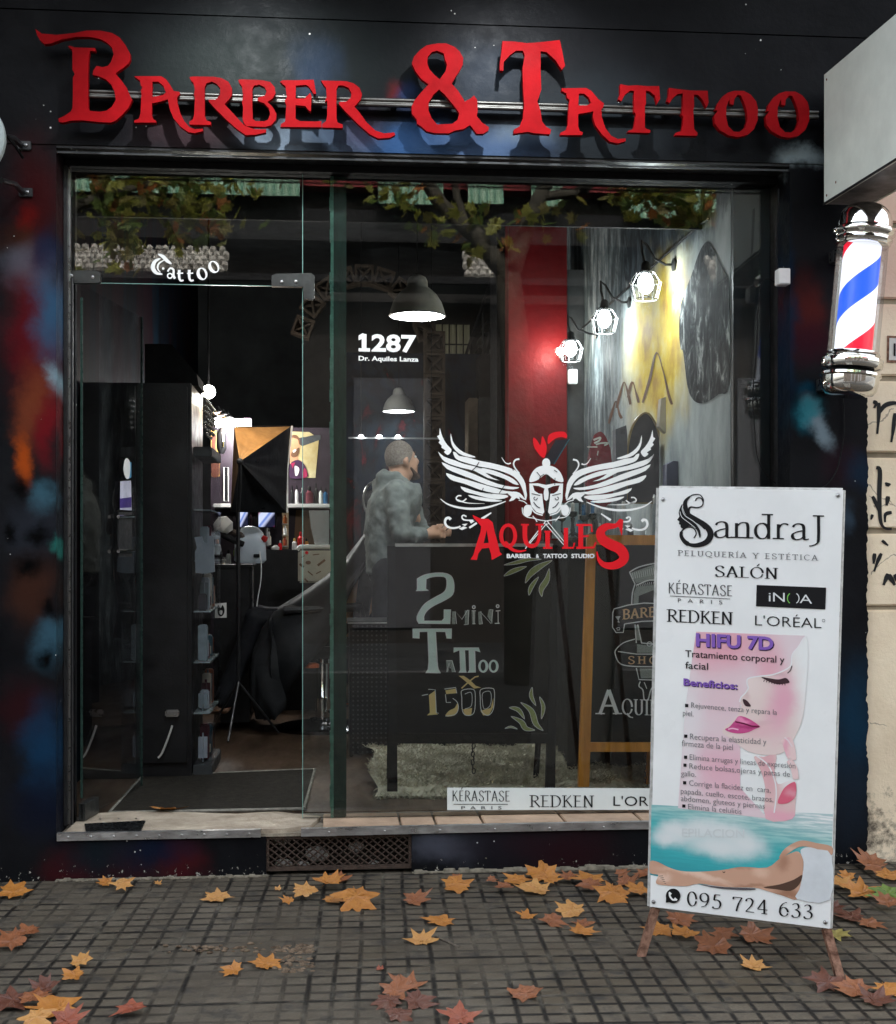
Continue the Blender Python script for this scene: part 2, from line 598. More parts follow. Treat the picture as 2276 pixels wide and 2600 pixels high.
def m_galaxy():
    t = NT("galaxy mural paint")
    pos = t.coord("Pos")
    base = t.ramp(t.noise(pos, 1.6, 6, .6), (.35, (.004, .0042, .005)), (.75, (.012, .0125, .0145)))
    bl = []
    def b(px, py, rx, ry, c, amt, rot=0):
        x, z = fpx(px, py)
        k_ = 1.1 if max(c) < 12 else 1.75
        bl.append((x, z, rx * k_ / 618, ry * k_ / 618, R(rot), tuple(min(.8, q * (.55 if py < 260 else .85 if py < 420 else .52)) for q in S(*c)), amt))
    # wall beside the door: nebula of reds, oranges and pale blues
    b(90, 520, 70, 150, (70, 18, 20), .9); b(62, 545, 26, 30, (120, 22, 20), .9); b(55, 620, 50, 60, (80, 45, 30), .8)
    b(75, 680, 60, 60, (110, 125, 140), .85, 30); b(120, 640, 40, 60, (20, 45, 75), .9); b(85, 860, 70, 190, (105, 20, 30), .95)
    b(125, 800, 40, 110, (55, 105, 140), .85); b(128, 965, 22, 34, (150, 190, 205), .95); b(80, 1040, 45, 100, (140, 70, 45), .9)
    b(60, 1170, 22, 60, (205, 90, 30), .95); b(125, 1090, 30, 90, (130, 25, 35), .9); b(100, 1265, 34, 36, (80, 130, 150), .9)
    b(85, 1330, 55, 80, (55, 60, 70), .7); b(135, 1380, 16, 20, (50, 130, 120), .9); b(80, 1500, 60, 90, (80, 48, 36), .8)
    b(120, 1625, 36, 55, (70, 110, 130), .85); b(60, 1790, 60, 70, (60, 25, 30), .8); b(110, 1900, 45, 110, (30, 70, 105), .85)
    b(110, 2050, 60, 80, (20, 28, 50), .7)
    for px, py, r in ((45, 1240, 38), (95, 1350, 40), (35, 1340, 26), (70, 1430, 52), (130, 1550, 34), (118, 1665, 32)):   # sprayed black planets
        b(px, py, r, r * 1.15, (7, 7, 9), 1.0)
    # plinth
    b(170, 2205, 60, 60, (75, 25, 30), .8); b(330, 2210, 90, 60, (60, 32, 38), .7); b(470, 2200, 60, 70, (85, 28, 34), .8)
    b(400, 2160, 90, 40, (20, 34, 58), .8); b(240, 2160, 80, 50, (28, 40, 48), .7); b(1130, 2140, 80, 45, (105, 108, 122), .75, 10)
    b(1300, 2150, 160, 50, (46, 40, 48), .7); b(1440, 2165, 120, 70, (52, 24, 30), .8)
    # fascia: soft clouds
    b(700, 150, 330, 130, (38, 46, 46), .8); b(560, 190, 180, 110, (46, 54, 52), .7); b(800, 190, 60, 80, (50, 68, 92), .7)
    b(1000, 235, 26, 30, (105, 32, 34), .8); b(1030, 245, 26, 40, (34, 54, 92), .8); b(1230, 210, 110, 90, (60, 70, 84), .7)
    b(700, 355, 90, 40, (120, 135, 150), .8); b(870, 350, 90, 40, (80, 98, 120), .7); b(480, 335, 120, 50, (66, 48, 52), .7)
    b(1060, 360, 130, 50, (44, 76, 118), .8); b(1260, 365, 150, 50, (80, 104, 140), .8); b(1330, 330, 70, 40, (120, 136, 150), .7)
    b(1500, 300, 260, 120, (40, 46, 50), .7); b(2030, 400, 60, 26, (150, 165, 170), .8); b(900, 325, 60, 50, (52, 40, 60), .6)
    # wall under the barber pole
    b(2050, 780, 45, 85, (96, 34, 30), .85); b(2060, 860, 60, 60, (60, 22, 34), .8); b(2050, 1050, 40, 40, (25, 90, 108), .85)
    b(2040, 990, 26, 24, (18, 70, 92), .85); b(2085, 1085, 22, 70, (150, 170, 182), .95, -32); b(2055, 1045, 28, 24, (60, 150, 165), .9, -30)
    b(2140, 1180, 60, 60, (52, 30, 40), .7); b(2190, 1200, 40, 50, (30, 52, 74), .8); b(2150, 1320, 30, 40, (70, 90, 108), .7)
    b(2000, 800, 24, 260, (14, 44, 70), .7); b(2170, 1840, 60, 160, (30, 66, 92), .85); b(2160, 2020, 50, 120, (40, 52, 66), .8)
    col = spray(t, pos, base, bl, .22)
    # white stars and chipped paint, thicker near the ground and along corners
    vo = t.n("TexVoronoi", feature='F1', i_Scale=26.0, i_Randomness=1.0)
    t.l(pos, vo.inputs["Vector"])
    star = t.math('LESS_THAN', vo.outputs["Distance"], .085)
    keep = t.math('GREATER_THAN', t.noise(pos, 3.3, 3), .60)
    col = t.mix(t.math('MULTIPLY', star, keep), col, (.42, .42, .40))
    sx = t.n("SeparateXYZ"); t.l(pos, sx.inputs[0])
    low = t.n("MapRange", i_1=.0, i_2=.22, i_3=.26, i_4=.0)
    t.l(sx.outputs[2], low.inputs[0])
    chip = t.math('GREATER_THAN', t.math('ADD', t.noise(pos, 42, 6, .7), low.outputs[0]), .845)
    col = t.mix(chip, col, (.36, .34, .30))
    t.set(col, t.ramp(t.noise(pos, 14, 5), (.3, .32), (.7, .52)), spec=.045)
    h = t.math('ADD', t.math('MULTIPLY', t.noise(pos, 40, 5, .65), 1.0), t.math('MULTIPLY', chip, -.8))
    t.bump(h, .25, .006)
    return t.m
M['galaxy'] = m_galaxy()

# ------------------------------------------------------------------ ground
def m_paving():
    t = NT("grooved pavement tiles")
    pos = t.coord("Pos")
    mp = t.n("Mapping")
    mp.inputs["Rotation"].default_value = (0, 0, R(2.2))
    t.l(pos, mp.inputs["Vector"])
    wob = t.n("TexNoise", i_Scale=1.3, i_Detail=2)
    t.l(pos, wob.inputs["Vector"])
    va = t.n("VectorMath", operation='MULTIPLY_ADD')
    t.l(wob.outputs["Color"], va.inputs[0]); va.inputs[1].default_value = (.022, .022, 0); t.l(mp.outputs[0], va.inputs[2])
    sx = t.n("SeparateXYZ"); t.l(va.outputs[0], sx.inputs[0])
    def groove(o, cell, wd):
        m = t.math('PINGPONG', o, cell / 2)
        mr = t.n("MapRange", interpolation_type='SMOOTHSTEP', i_1=wd * .25, i_2=wd, i_3=1.0, i_4=0.0)
        t.l(m, mr.inputs[0])
        return mr.outputs[0]
    gx, gy = groove(sx.outputs[0], .077, .011), groove(sx.outputs[1], .077, .014)
    jx, jy = groove(sx.outputs[0], .385, .012), groove(sx.outputs[1], .385, .017)
    fade = t.ramp(t.noise(pos, 1.5, 5, .6), (.36, .12), (.52, 1.0))
    g = t.math('MAXIMUM', t.math('MULTIPLY', t.math('MAXIMUM', gx, gy), fade), t.math('MAXIMUM', jx, jy))
    cell = t.n("TexWhiteNoise", noise_dimensions='2D')
    fl = t.n("VectorMath", operation='FLOOR')
    sc2 = t.n("VectorMath", operation='SCALE'); sc2.inputs["Scale"].default_value = 1 / .385
    t.l(va.outputs[0], sc2.inputs[0]); t.l(sc2.outputs[0], fl.inputs[0]); t.l(fl.outputs[0], cell.inputs["Vector"])
    base = t.ramp(t.noise(pos, 3.0, 8, .68), (.3, (.078, .064, .046)), (.55, (.130, .110, .082)), (.75, (.185, .158, .118)))
    base = t.mix(t.math('MULTIPLY', cell.outputs[0], .5), base, t.mix(1.0, base, (.68, .68, .70), 'MULTIPLY'))
    c2 = t.n("TexWhiteNoise", noise_dimensions='2D'); f2 = t.n("VectorMath", operation='FLOOR'); s3 = t.n("VectorMath", operation='SCALE'); s3.inputs["Scale"].default_value = 1 / .077
    t.l(va.outputs[0], s3.inputs[0]); t.l(s3.outputs[0], f2.inputs[0]); t.l(f2.outputs[0], c2.inputs["Vector"])
    base = t.mix(t.math('MULTIPLY', c2.outputs[0], .45), base, t.mix(1.0, base, (.62, .62, .64), 'MULTIPLY'))
    fine = t.noise(pos, 120, 3, .7)
    base = t.mix(t.ramp(fine, (.35, .4), (.6, 0.0)), base, (.045, .041, .035))
    spots = t.ramp(t.noise(pos, 9, 6, .65), (.54, 0.0), (.66, .8))
    base = t.mix(t.ramp(t.noise(pos, 1.7, 4, .6), (.5, 0.0), (.66, .55)), base, (.085, .066, .042))
    base = t.mix(spots, base, (.035, .033, .031))
    gum = t.ramp(t.noise(pos, 30, 4, .6), (.70, 0.0), (.74, .6))
    base = t.mix(gum, base, (.22, .20, .17))
    dirt = t.ramp(t.noise(pos, 6.5, 5, .6), (.50, (.010, .009, .008)), (.74, (.13, .115, .09)))
    col = t.mix(t.math('MULTIPLY', g, .97), base, dirt)
    t.set(col, t.ramp(t.noise(pos, 5, 6, .6), (.35, .45), (.65, .78)), None, .16)
    h = t.math('ADD', t.math('MULTIPLY', g, -1.0), t.math('MULTIPLY', t.noise(pos, 70, 5, .7), .35))
    t.bump(h, .55, .008)
    return t.m
def ground_z(x, y):
    return .012 * math.sin(x * 1.1 + .6) * math.exp(-(y + 1.2) ** 2) if y > -3.5 else 0
mb = MB()
mb.grid(lambda u, v: V((-6 + 14 * u, -3.8 + 3.85 * v, 0)), 90, 40)
for q in mb.v:
    q.z = .010 * math.sin(q.x * 1.3 + .6) * math.exp(-(q.y + 1.3) ** 2 * 1.4)
prop(mb.build("pavement", m_paving(), smooth=True), kind="structure")
mb = MB(); mb.box((-40, -8.5, -.12), (40, -3.8, -.002))
pv = prop(mb.build("outer_pavement", pm("outer paving", (.05, .047, .042), .7, .3, 2)), kind="structure")
mb = MB(); mb.box((-40, -8.7, -.15), (40, -8.501, .0))
prop(mb.build("kerb", pm("kerb stone", (.2, .19, .18), .7, .3, 4)), kind="structure")
mb = MB(); mb.box((-60, -40, -.3), (60, -8.7, -.14))
prop(mb.build("road", pm("asphalt", (.032, .032, .032), .7, .3, 6, bump=.3, bs=200)), kind="structure")
mb = MB(); mb.box((-160, -160, -.5), (160, 160, -.32))
prop(mb.build("ground", pm("far ground", (.06, .06, .055), .8, .3, .4)), kind="structure")

# ------------------------------------------------------------------ the shop building
shop = thing("shop_building", "black painted barber shop front with sprayed galaxy clouds and a red lettered fascia", "shop", (0, 0, 0))
ZSEAM = P(1138, 62, 0).z
MB().box((-6, 0, 0), (XL, .3, ZT)).build("pier", M['galaxy'], shop)
rag = random.Random(3)
loop = [V((XR, 0, 0)), V((XR, 0, ZT))]
k = 240
edge = [V((XN + rag.uniform(-.004, .004) + .003 * math.sin(i * .37), 0, ZT * (1 - i / k))) for i in range(k + 1)]
MB().prism(loop + edge, (0, .3, 0)).build("pier", M['galaxy'], shop)
MB().box((-6, -.006, ZT), (XN + .5, .3, ZSEAM - .002)).build("fascia_panel", M['galaxy'], shop)
MB().box((-6, -.004, ZSEAM + .004), (XN + .5, .3, 8.0)).build("fascia_panel", M['galaxy'], shop)
MB().box((-6, .05, ZSEAM - .002), (XN + .5, .3, ZSEAM + .004)).build("seam_backing", M['blackmat'], shop)
XG0, XG1 = P(676, 2180, 0).x, P(1046, 2180, 0).x
MB().box((XL, 0, 0), (XG0, .19, ZS - .03)).build("plinth", M['galaxy'], shop)
MB().box((XG1, 0, 0), (XR, .19, ZS - .03)).build("plinth", M['galaxy'], shop)
# crumbling mortar foot of the wall
mortar = pm("crumbling mortar", (.22, .195, .15), .9, .45, 30, bump=.4)
mb = MB()
for i in range(260):
    if i in (0, 170):
        if i:
            mb.build("mortar_foot", mortar, shop); mb = MB()
        mb.box((XG1 if i == 0 else XL, -.006, 0), (XR if i == 0 else XG0, .002, .007))
    x = rag.uniform(XG1, XR) if i < 170 else rag.uniform(XL, XG0)
    r = rag.uniform(.004, .016) * (1 if i < 170 else .6)
    mb.box((x - r * 1.6, -.012 - rag.random() * .012, 0), (x + r * 1.6, .002, r * rag.uniform(.5, 1.4)), .003)
mb.build("mortar_foot", mortar, shop)
# lintel, head and jambs of the opening
xe_ = P(2040, 100, 0).x
MB().box((-6, -1.1, 4.18), (xe_, -.0045, 4.36)).build("overhang_slab", M['darkgrey'], shop)  # unseen slab added above the view to keep skylight off the fascia
MB().box((-6, -1.14, 4.30), (xe_, -1.101, 4.42)).build("overhang_edge", M['darkgrey'], shop)  # front lip of the added shading slab
MB().box((XL + .001, 0.001, ZT - .012), (XR - .001, .28, ZT + .01)).build("lintel_edge", M['black'], shop)
ZG = P(1138, 452, GY).z
MB().box((XL + .002, GY - .05, ZG), (XR - .002, GY + .05, ZT - .012), .004).build("frame_head", M['blackmat'], shop)
MB().box((XL + .001, .01, ZT - .03), (XR - .001, .018, ZT - .022)).build("head_trim", M['darkgrey'], shop)
xj = P(178, 1400, GY).x
MB().box((XL + .001, GY - .06, ZS), (xj, GY + .05, ZG), .003).build("jamb", M['blackmetal'], shop)
MB().box((xj, GY - .03, ZS), (xj + .008, GY - .018, ZG)).build("jamb_trim", M['steel'], shop)
xk = P(1972, 1400, GY).x
MB().box((xk, GY - .05, ZS), (XR - .001, GY + .05, ZG), .003).build("jamb", M['black'], shop)
MB().box((xk - .008, GY - .03, ZS), (xk, GY - .018, ZG)).build("jamb_trim", M['steel'], shop)
# reveals of worn dark paint down both sides of the opening
MB().box((XL, .3, ZS - .2), (XL + .02, .34, ZG)).build("reveal", M['black'], shop)
# threshold slabs
m_slab = pm("worn sandstone threshold", (.36, .29, .215), .75, .35, 9, bump=.4, bs=70, col2=(.52, .44, .34))
m_tile = pm("clay sill tile", (.44, .31, .215), .6, .25, 8, bump=.2, bs=90)
xs = P(668, 2110, 0).x
ov = .012
def top_poly(pts, z, h):
    return MB().prism([V((p.x, p.y, z)) for p in pts], (0, 0, -h))
tp = [(150, 2128), (660, 2122), (720, 2108), (790, 2094), (815, 2072), (700, 2060), (600, 2066), (480, 2062), (330, 2060), (215, 2066)]
top_poly([V((G(x, y, ZS).x, max(.006, G(x, y, ZS).y), ZS)) for x, y in tp], ZS, .03).build("threshold_slab", m_slab, shop)
MB().box((XL, .19, 0), (XR, .42, ZS - .02)).build("sill_base", pm("old mortar", (.17, .15, .125), .85, .4, 12, bump=.5, bs=60), shop)
MB().box((XL + .004, .002, ZS - .031), (XR - .004, .19, ZS - .018)).build("sill_bed", pm("rough mortar", (.25, .215, .165), .85, .45, 16, bump=.6, bs=60), shop)
cut = [818, 1018, 1108, 1230, 1440, 1640, 1800, 1990]
for a, b in zip(cut, cut[1:]):
    p0, p1 = G(a + 3, 2092, ZS), G(b - 3, 2092, ZS)
    MB().box((p0.x, .014, ZS - .018), (p1.x, GY + .10, ZS + rag.uniform(-.002, .002)), .003).build("sill_tile", m_tile, shop)
# metal nosings
def nosing(px0, px1, sag, name="edge_strip"):
    mb = MB()
    a, b = P(px0, 2100, 0).x, P(px1, 2100, 0).x
    n = 14
    for i in range(n):
        x0, x1 = a + (b - a) * i / n, a + (b - a) * (i + 1) / n
        d = sag * math.sin(math.pi * i / n)
        mb.box((x0, -.012, ZS - .030 + d), (x1 + .0005, .004, ZS + .001 + d))
        mb.box((x0, .004, ZS - .001 + d), (x1 + .0005, .016, ZS + .001 + d))
    for i in range(9):
        x = a + (b - a) * (i + .5) / 9
        mb.lathe([(.001, 0), (.005, .001), (.003, .003)], (x, -.0135, ZS - .014), 10, Matrix.Rotation(R(90), 4, 'X'))
    mb.build(name, M['alu'], shop, smooth=30)
nosing(146, 662, .0)
nosing(765, 2004, .004)
# rusted vent grille in the plinth
grille = thing("vent_grille", "rusty diamond mesh vent grille low in the plinth under the threshold", "vent", (XG0, 0, 0))
mesh_m = pm("rusted mesh", (.055, .035, .025), .7, .5, 50, bump=.4, bs=200, metal=.3)
mb = MB()
zg0, zg1 = .035, ZS - .045
wd, hg = XG1 - XG0, zg1 - zg0
nx, ny = 17, 4
cw, ch = wd / nx, hg / ny
for i in range(-ny, nx + ny):
    for s in (1, -1):
        x0 = XG0 + i * cw
        pts = []
        for j in range(ny * 2 + 1):
            x = x0 + s * j * cw / 2 + (0 if s > 0 else ny * cw)
            if XG0 <= x <= XG1:
                pts.append(V((x, .022 + .003 * s, zg0 + j * ch / 2)))
        if len(pts) > 1:
            mb.tube(pts, .0036, 5)
mb.build("mesh", mesh_m, grille)
mb = MB()
mb.box((XG0 + .001, .012, .018), (XG1 - .001, .030, zg0)); mb.box((XG0 + .001, .012, zg1), (XG1 - .001, .030, ZS - .032))
mb.box((XG0 + .001, .012, zg0), (XG0 + .012, .030, zg1)); mb.box((XG1 - .012, .012, zg0), (XG1 - .001, .030, zg1))
mb.build("frame", mesh_m, grille)
MB().box((XG0, .14, 0), (XG1, .185, ZS - .035)).build("backing", pm("dark cavity", (.03, .025, .02), .9, .5, 12), grille)
rub = pm("pale rubble", (.40, .38, .35), .8, .4, 14, bump=.5)
for px, py, r in ((715, 2128, .03), (805, 2168, .034), (905, 2150, .024), (720, 2205, .026), (770, 2215, .02), (950, 2205, .018)):
    p = P(px, py, .09)
    o = MB().sphere((p.x, .09, max(p.z, r)), (r * 1.5, r * .8, r), 9, 7).build("stone", rub, grille, smooth=40)

# ------------------------------------------------------------------ interior shell
RX0, RX1, RY1, RZ = XL - .15, 1.78, 7.4, 3.9
m_floor = pm("worn brown floor boards", (.045, .028, .018), .42, .5, 6, bump=.2, bs=40, stretch=(1, .25, 1), col2=(.10, .065, .042))
prop(MB().box((RX0, .42, FLOOR - .12), (RX1 + .1, RY1, FLOOR)).build("shop_floor", m_floor), kind="structure")
def m_leftmural():
    t = NT("dark streaked mural")
    pos = t.coord("Pos")
    s = t.scale(pos, 1, 3.2, .28)
    f = t.noise(s, 1.6, 6, .55, .6)
    col = t.ramp(f, (.30, (.002, .002, .003)), (.44, (.012, .004, .007)), (.50, (.003, .003, .004)), (.58, (.003, .009, .016)), (.66, (.006, .003, .002)), (.80, (.010, .010, .009)))
    t.set(col, .75, spec=.04)
    return t.m
MB().box((RX0 - .1, .3, FLOOR - .1), (RX0, RY1, RZ)).build("room_wall", m_leftmural(), shop)
def m_mural():
    t = NT("mountain mural wall")
    pos = t.coord("Pos")
    sx = t.n("SeparateXYZ"); t.l(pos, sx.inputs[0])
    rm = t.n("Mapping"); rm.inputs["Rotation"].default_value = (R(24), 0, 0); rm.inputs["Scale"].default_value = (1, 2.0, .95); t.l(pos, rm.inputs["Vector"])
    streak = t.noise(rm.outputs[0], 3.6, 8, .72, .9)
    cloud = t.ramp(streak, (.34, (.006, .008, .010)), (.5, (.022, .030, .037)), (.64, (.085, .105, .118)))
    pale = t.ramp(t.noise(t.scale(rm.outputs[0], 1, 1, 1.2), 2.2, 6, .65), (.3, (.24, .28, .29)), (.62, (.50, .55, .55)))
    zz = t.math('ADD', sx.outputs[2], t.math('MULTIPLY', t.math('SUBTRACT', streak, .5), .4))
    up = t.n("MapRange", interpolation_type='SMOOTHSTEP', i_1=2.80, i_2=2.94); t.l(zz, up.inputs[0])
    col = t.mix(up.outputs[0], pale, cloud)
    # grey rain at the far end of the wall
    yy = t.math('ADD', sx.outputs[1], t.math('MULTIPLY', t.math('SUBTRACT', streak, .5), 1.4))
    far = t.n("MapRange", interpolation_type='SMOOTHSTEP', i_1=2.3, i_2=2.9); t.l(yy, far.inputs[0])
    rain = t.ramp(t.noise(t.scale(pos, 1, 2.6, .7), 4.0, 8, .74), (.35, (.02, .025, .03)), (.5, (.12, .15, .16)), (.66, (.40, .44, .45)))
    col = t.mix(far.outputs[0], col, rain)
    # golden cloud of spray behind the peaks
    yb = t.n("Mapping", vector_type='TEXTURE')
    yb.inputs["Location"].default_value = (0, 1.62, 2.42); yb.inputs["Scale"].default_value = (1e4, 1.0, .62)
    wv = t.n("VectorMath", operation='MULTIPLY_ADD')
    nz = t.n("TexNoise", i_Scale=3.5, i_Detail=5); t.l(pos, nz.inputs["Vector"])
    t.l(nz.outputs["Color"], wv.inputs[0]); wv.inputs[1].default_value = (0, .6, .6)
    t.l(pos, wv.inputs[2])
    off = t.n("VectorMath", operation='ADD'); off.inputs[1].default_value = (0, -.3, -.3); t.l(wv.outputs[0], off.inputs[0])
    t.l(off.outputs[0], yb.inputs["Vector"])
    ln = t.n("VectorMath", operation='LENGTH'); t.l(yb.outputs[0], ln.inputs[0])
    gold = t.n("MapRange", interpolation_type='SMOOTHSTEP', i_1=.35, i_2=1.0, i_3=.95, i_4=0.0); t.l(ln.outputs[1], gold.inputs[0])
    gc = t.ramp(t.noise(pos, 4.5, 5, .6), (.35, (.36, .20, .008)), (.52, (.60, .42, .025)), (.72, (.66, .58, .26)))
    col = t.mix(gold.outputs[0], col, gc)
    t.set(col, .65, spec=.08)
    t.bump(t.noise(pos, 30, 4), .1, .01)
    return t.m
WALLR = Plane((RX1, 0, 0), (-1, 0, 0))
MB().box((RX1, .3, FLOOR - .1), (RX1 + .1, RY1, RZ)).build("room_wall", m_mural(), shop)
MB().box((RX0, RY1, FLOOR - .1), (RX1, RY1 + .1, RZ)).build("room_wall", pm("dim grey plaster", (.040, .044, .045), .7, .35, 2.5, bump=.1), shop)
MB().box((RX0 - .1, .3, RZ), (RX1 + .1, RY1 + .1, RZ + .1)).build("room_ceiling", pm("dark ceiling", (.02, .021, .022), .8, .4, 3), shop)
MB().box((-6, .3, RZ + .1), (XN, 8, 8.0)).build("roof", M['darkgrey'], shop)
MB().box((-6, .3, -.1), (RX0 - .1, 8, RZ + .1)).build("side_mass", M['blackmat'], shop)
MB().box((RX1 + .1, .34, -.1), (XN, 8, RZ + .1)).build("side_mass", M['blackmat'], shop)
MB().box((RX0, RY1 + .1, -.1), (RX1 + .1, 8, RZ + .1)).build("back_mass", M['blackmat'], shop)
# black beam across the head of the room and the side panel behind the glass
bz0, bz1 = P(1138, 568, .75).z, P(1138, 492, .75).z
MB().box((RX0, .75, bz0), (RX1, .775, RZ), .002).build("ceiling_beam", M['blackmat'], shop)
xp = P(1856, 1000, .30).x
MB().box((xp, .262, FLOOR), (XR + .06, .299, RZ)).build("side_panel", pm("dark blue panel", (.014, .019, .024), .5, .5, 5, stretch=(2, 1, .4)), shop)
# red pillar
MB().box((P(1292, 1000, 3.7).x, 3.7, FLOOR), (P(1440, 1000, 3.7).x, 4.2, P(1366, 560, 3.7).z)).build("pillar", pm("red plaster", (.115, .004, .006), .5, .3, 3, bump=.35, bs=26, col2=(.15, .006, .008), spec=.12), shop)
MB().box((P(1262, 1000, 3.9).x, 3.9, FLOOR), (P(1291, 1000, 3.9).x, 4.3, P(1366, 560, 3.9).z)).build("pillar_side", M['blackmat'], shop)
MB().box((P(1440, 1000, 3.75).x + .003, 3.75, FLOOR), (RX1 - .002, 4.2, 3.3)).build("return_wall", M['darkgrey'], shop)

# painted figures of the mural: flat paint on the wall
mural = thing("wall_mural", "spray painted mural of golden peaks and a dark hooded figure on the pale side wall", "mural", (RX1, 1.5, FLOOR))
fig = PM(1500, 350, .4397)
fig.poly(cr([(680, 600), (720, 660), (760, 740), (790, 800), (800, 900), (800, 1420), (740, 1480), (660, 1530), (600, 1520), (560, 1440), (535, 1240), (520, 1220), (512, 1140), (515, 1000), (540, 900), (580, 800), (620, 680), (650, 620)], 4, True))
t = NT("dark painted figure")
c = t.scale(t.coord("Pos"), 1, 2.8, 1.6)
t.set(t.ramp(t.noise(c, 3.4, 7, .68, 1.2), (.38, (.008, .009, .011)), (.48, (.03, .034, .038)), (.56, (.10, .11, .112)), (.66, (.50, .52, .50))), .8, spec=.1)
fig.build("hooded_figure", WALLR, t.m, mural, off=.003)
pk = PM(1500, 350, .4397)
for pts in ([(300, 1530), (340, 1400), (380, 1240), (420, 1350), (450, 1480), (470, 1540)], [(150, 1560), (170, 1480), (193, 1410), (215, 1470), (230, 1540)], [(215, 1500), (240, 1410), (262, 1470), (278, 1530)], [(105, 1650), (125, 1580), (147, 1520), (165, 1590), (180, 1620)]):
    pk.line(cr(pts, 5), lambda u: 11 + 5 * math.sin(u * 9))
pk.build("peak_outline", WALLR, pm("brown spray", (.09, .035, .008), .6, .5, 8), mural, off=.003)

# ------------------------------------------------------------------ shop glazing
glz = thing("shop_window", "large fixed glass shop window with white number lettering and a winged helmet sticker", "window", (P(770, 2070, GY).x, GY, ZS))
xf0, xf1 = P(770, 1400, GY).x, xk - .008
MB().box((xf0, GY - .005, ZS + .004), (xf1, GY + .005, ZG)).build("glass_pane", M['glass'], glz)
m_edge = pm("green glass edge", S(120, 160, 150), .3, .2, 30)
MB().box((xf0 - .003, GY - .005, ZS + .004), (xf0 - .0004, GY + .005, ZG)).build("glass_edge", m_edge, glz)
xq0, xq1 = P(838, 1400, GY + .03).x, P(880, 1400, GY + .03).x
MB().box((xq0 + .014, GY + .02, ZS), (xq1, GY + .075, ZG), .003).build("post", M['tealdark'], glz)
mb = MB()
n = 60
for i in range(n):
    z0, z1 = ZS + (ZG - ZS) * i / n, ZS + (ZG - ZS) * (i + 1) / n
    wdt = .013 + rag.uniform(-.003, .003)
    mb.box((xq0 + .014 - wdt, GY + .014, z0), (xq0 + .016, GY + .06, z1 + .001))
mb.build("sealant_bead", M['teal'], glz)
GL = FY(GY - .006)
# number
tx = PM(); tx.text("1287", 919, 890, 1058, 893, 42, .032); tx.poly([(911, 884), (940, 884), (940, 893), (911, 892)]); tx.poly([(911, 852), (921, 846), (926, 848), (926, 858), (911, 864)]); tx.build("number", GL, M['white_vinyl'], glz, off=.0015)
tx = PM(); tx.text("Dr. Aquiles Lanza", 911, 915, 1063, 918, 11.5, .026); tx.build("street_name", GL, M['white_vinyl'], glz, off=.0015)

# strip of cosmetics names along the foot of the window
strip = thing("brand_strip", "white strip sign with black cosmetics names along the foot of the shop window", "sign", tuple(P(1138, 2057, GY - .02)))
sp = PM(); sp.poly([(1136, 2000), (1760, 2002), (1760, 2056), (1136, 2057)])
SPL = FY(GY - .012)
sp.build("board", SPL, pm("pale mint vinyl", (.62, .66, .64), .45, .06, 6), strip, off=0, thick=.004)
bk = pm("black print", (.008, .008, .009), .6, .1, 20, spec=.1)
tx = PM(); tx.serif("KÉRASTASE", 1148, 2034, 1295, 2035, 27, .085, .55, ser=False, gap=.1)
tx.line([(1152, 2042), (1290, 2042)], 1.5); tx.text("P  A  R  I  S", 1172, 2055, 1274, 2055, 8); tx.build("lettering", SPL, bk, strip)
tx = PM(); tx.serif("REDKEN", 1346, 2049, 1508, 2050, 30, .12, .45, ser=True, gap=.09); tx.build("lettering", SPL, bk, strip)
tx = PM(); tx.text("L'ORÉAL", 1558, 2046, 1720, 2047, 24, -.004); tx.build("lettering", SPL, bk, strip)

# winged helmet sticker
logo = bpy.data.objects.new("logo_sticker", None); COL.objects.link(logo); logo.parent = glz
logo.location = -glz.location
ZE = (1050, 1050, .3627)
wing = [
    [(262, 138), (275, 190), (300, 230), (350, 270), (430, 300), (425, 308), (370, 300), (320, 280), (280, 240), (262, 190)],
    [(185, 100), (196, 140), (212, 180), (238, 220), (266, 250), (262, 272), (240, 290), (214, 268), (226, 258), (196, 238), (200, 226), (176, 202), (186, 190), (166, 158), (181, 150)],
    [(278, 268), (302, 276), (320, 296), (380, 306), (460, 330), (540, 345), (640, 370), (715, 398), (758, 440), (784, 490), (790, 540), (796, 572), (786, 606), (774, 560), (760, 520), (738, 478), (700, 440), (640, 412), (560, 388), (460, 370), (380, 348), (318, 328), (290, 306)],
    [(175, 270), (215, 302), (290, 328), (360, 354), (450, 374), (560, 398), (640, 428), (700, 458), (738, 498), (700, 492), (640, 458), (560, 430), (505, 415), (560, 452), (604, 468), (520, 450), (430, 402), (340, 380), (250, 352), (204, 322)],
    [(198, 340), (260, 366), (340, 392), (420, 422), (500, 457), (590, 492), (680, 512), (742, 517), (700, 531), (620, 522), (520, 500), (420, 462), (320, 424), (234, 386)],
    [(230, 416), (300, 441), (380, 464), (470, 491), (560, 517), (640, 541), (692, 547), (640, 561), (560, 556), (460, 531), (360, 492), (280, 471), (244, 446)],
    [(330, 510), (400, 532), (470, 552), (560, 562), (650, 570), (662, 585), (600, 600), (520, 590), (430, 565), (360, 546)],
    [(384, 570), (450, 581), (520, 592), (600, 606), (622, 612), (560, 618), (470, 608), (410, 591)],
    [(660, 560), (700, 546), (744, 556), (776, 590), (792, 606), (768, 600), (742, 582), (746, 602), (722, 590), (702, 606), (668, 614), (688, 584)],
    [(176, 266), (196, 296), (230, 318), (206, 310), (184, 292)],
]
wl = PM(*ZE)
for w_ in wing:
    wl.poly(cr(w_, 2, True))
wl.line(cr([(190, 598), (240, 634), (320, 658), (420, 667), (520, 656), (600, 632), (648, 614)], 5), lambda u: 4 + 12 * math.sin(math.pi * u))
wl.line(cr([(372, 596), (345, 614), (312, 610), (300, 592), (314, 576), (336, 576)], 5), 9)
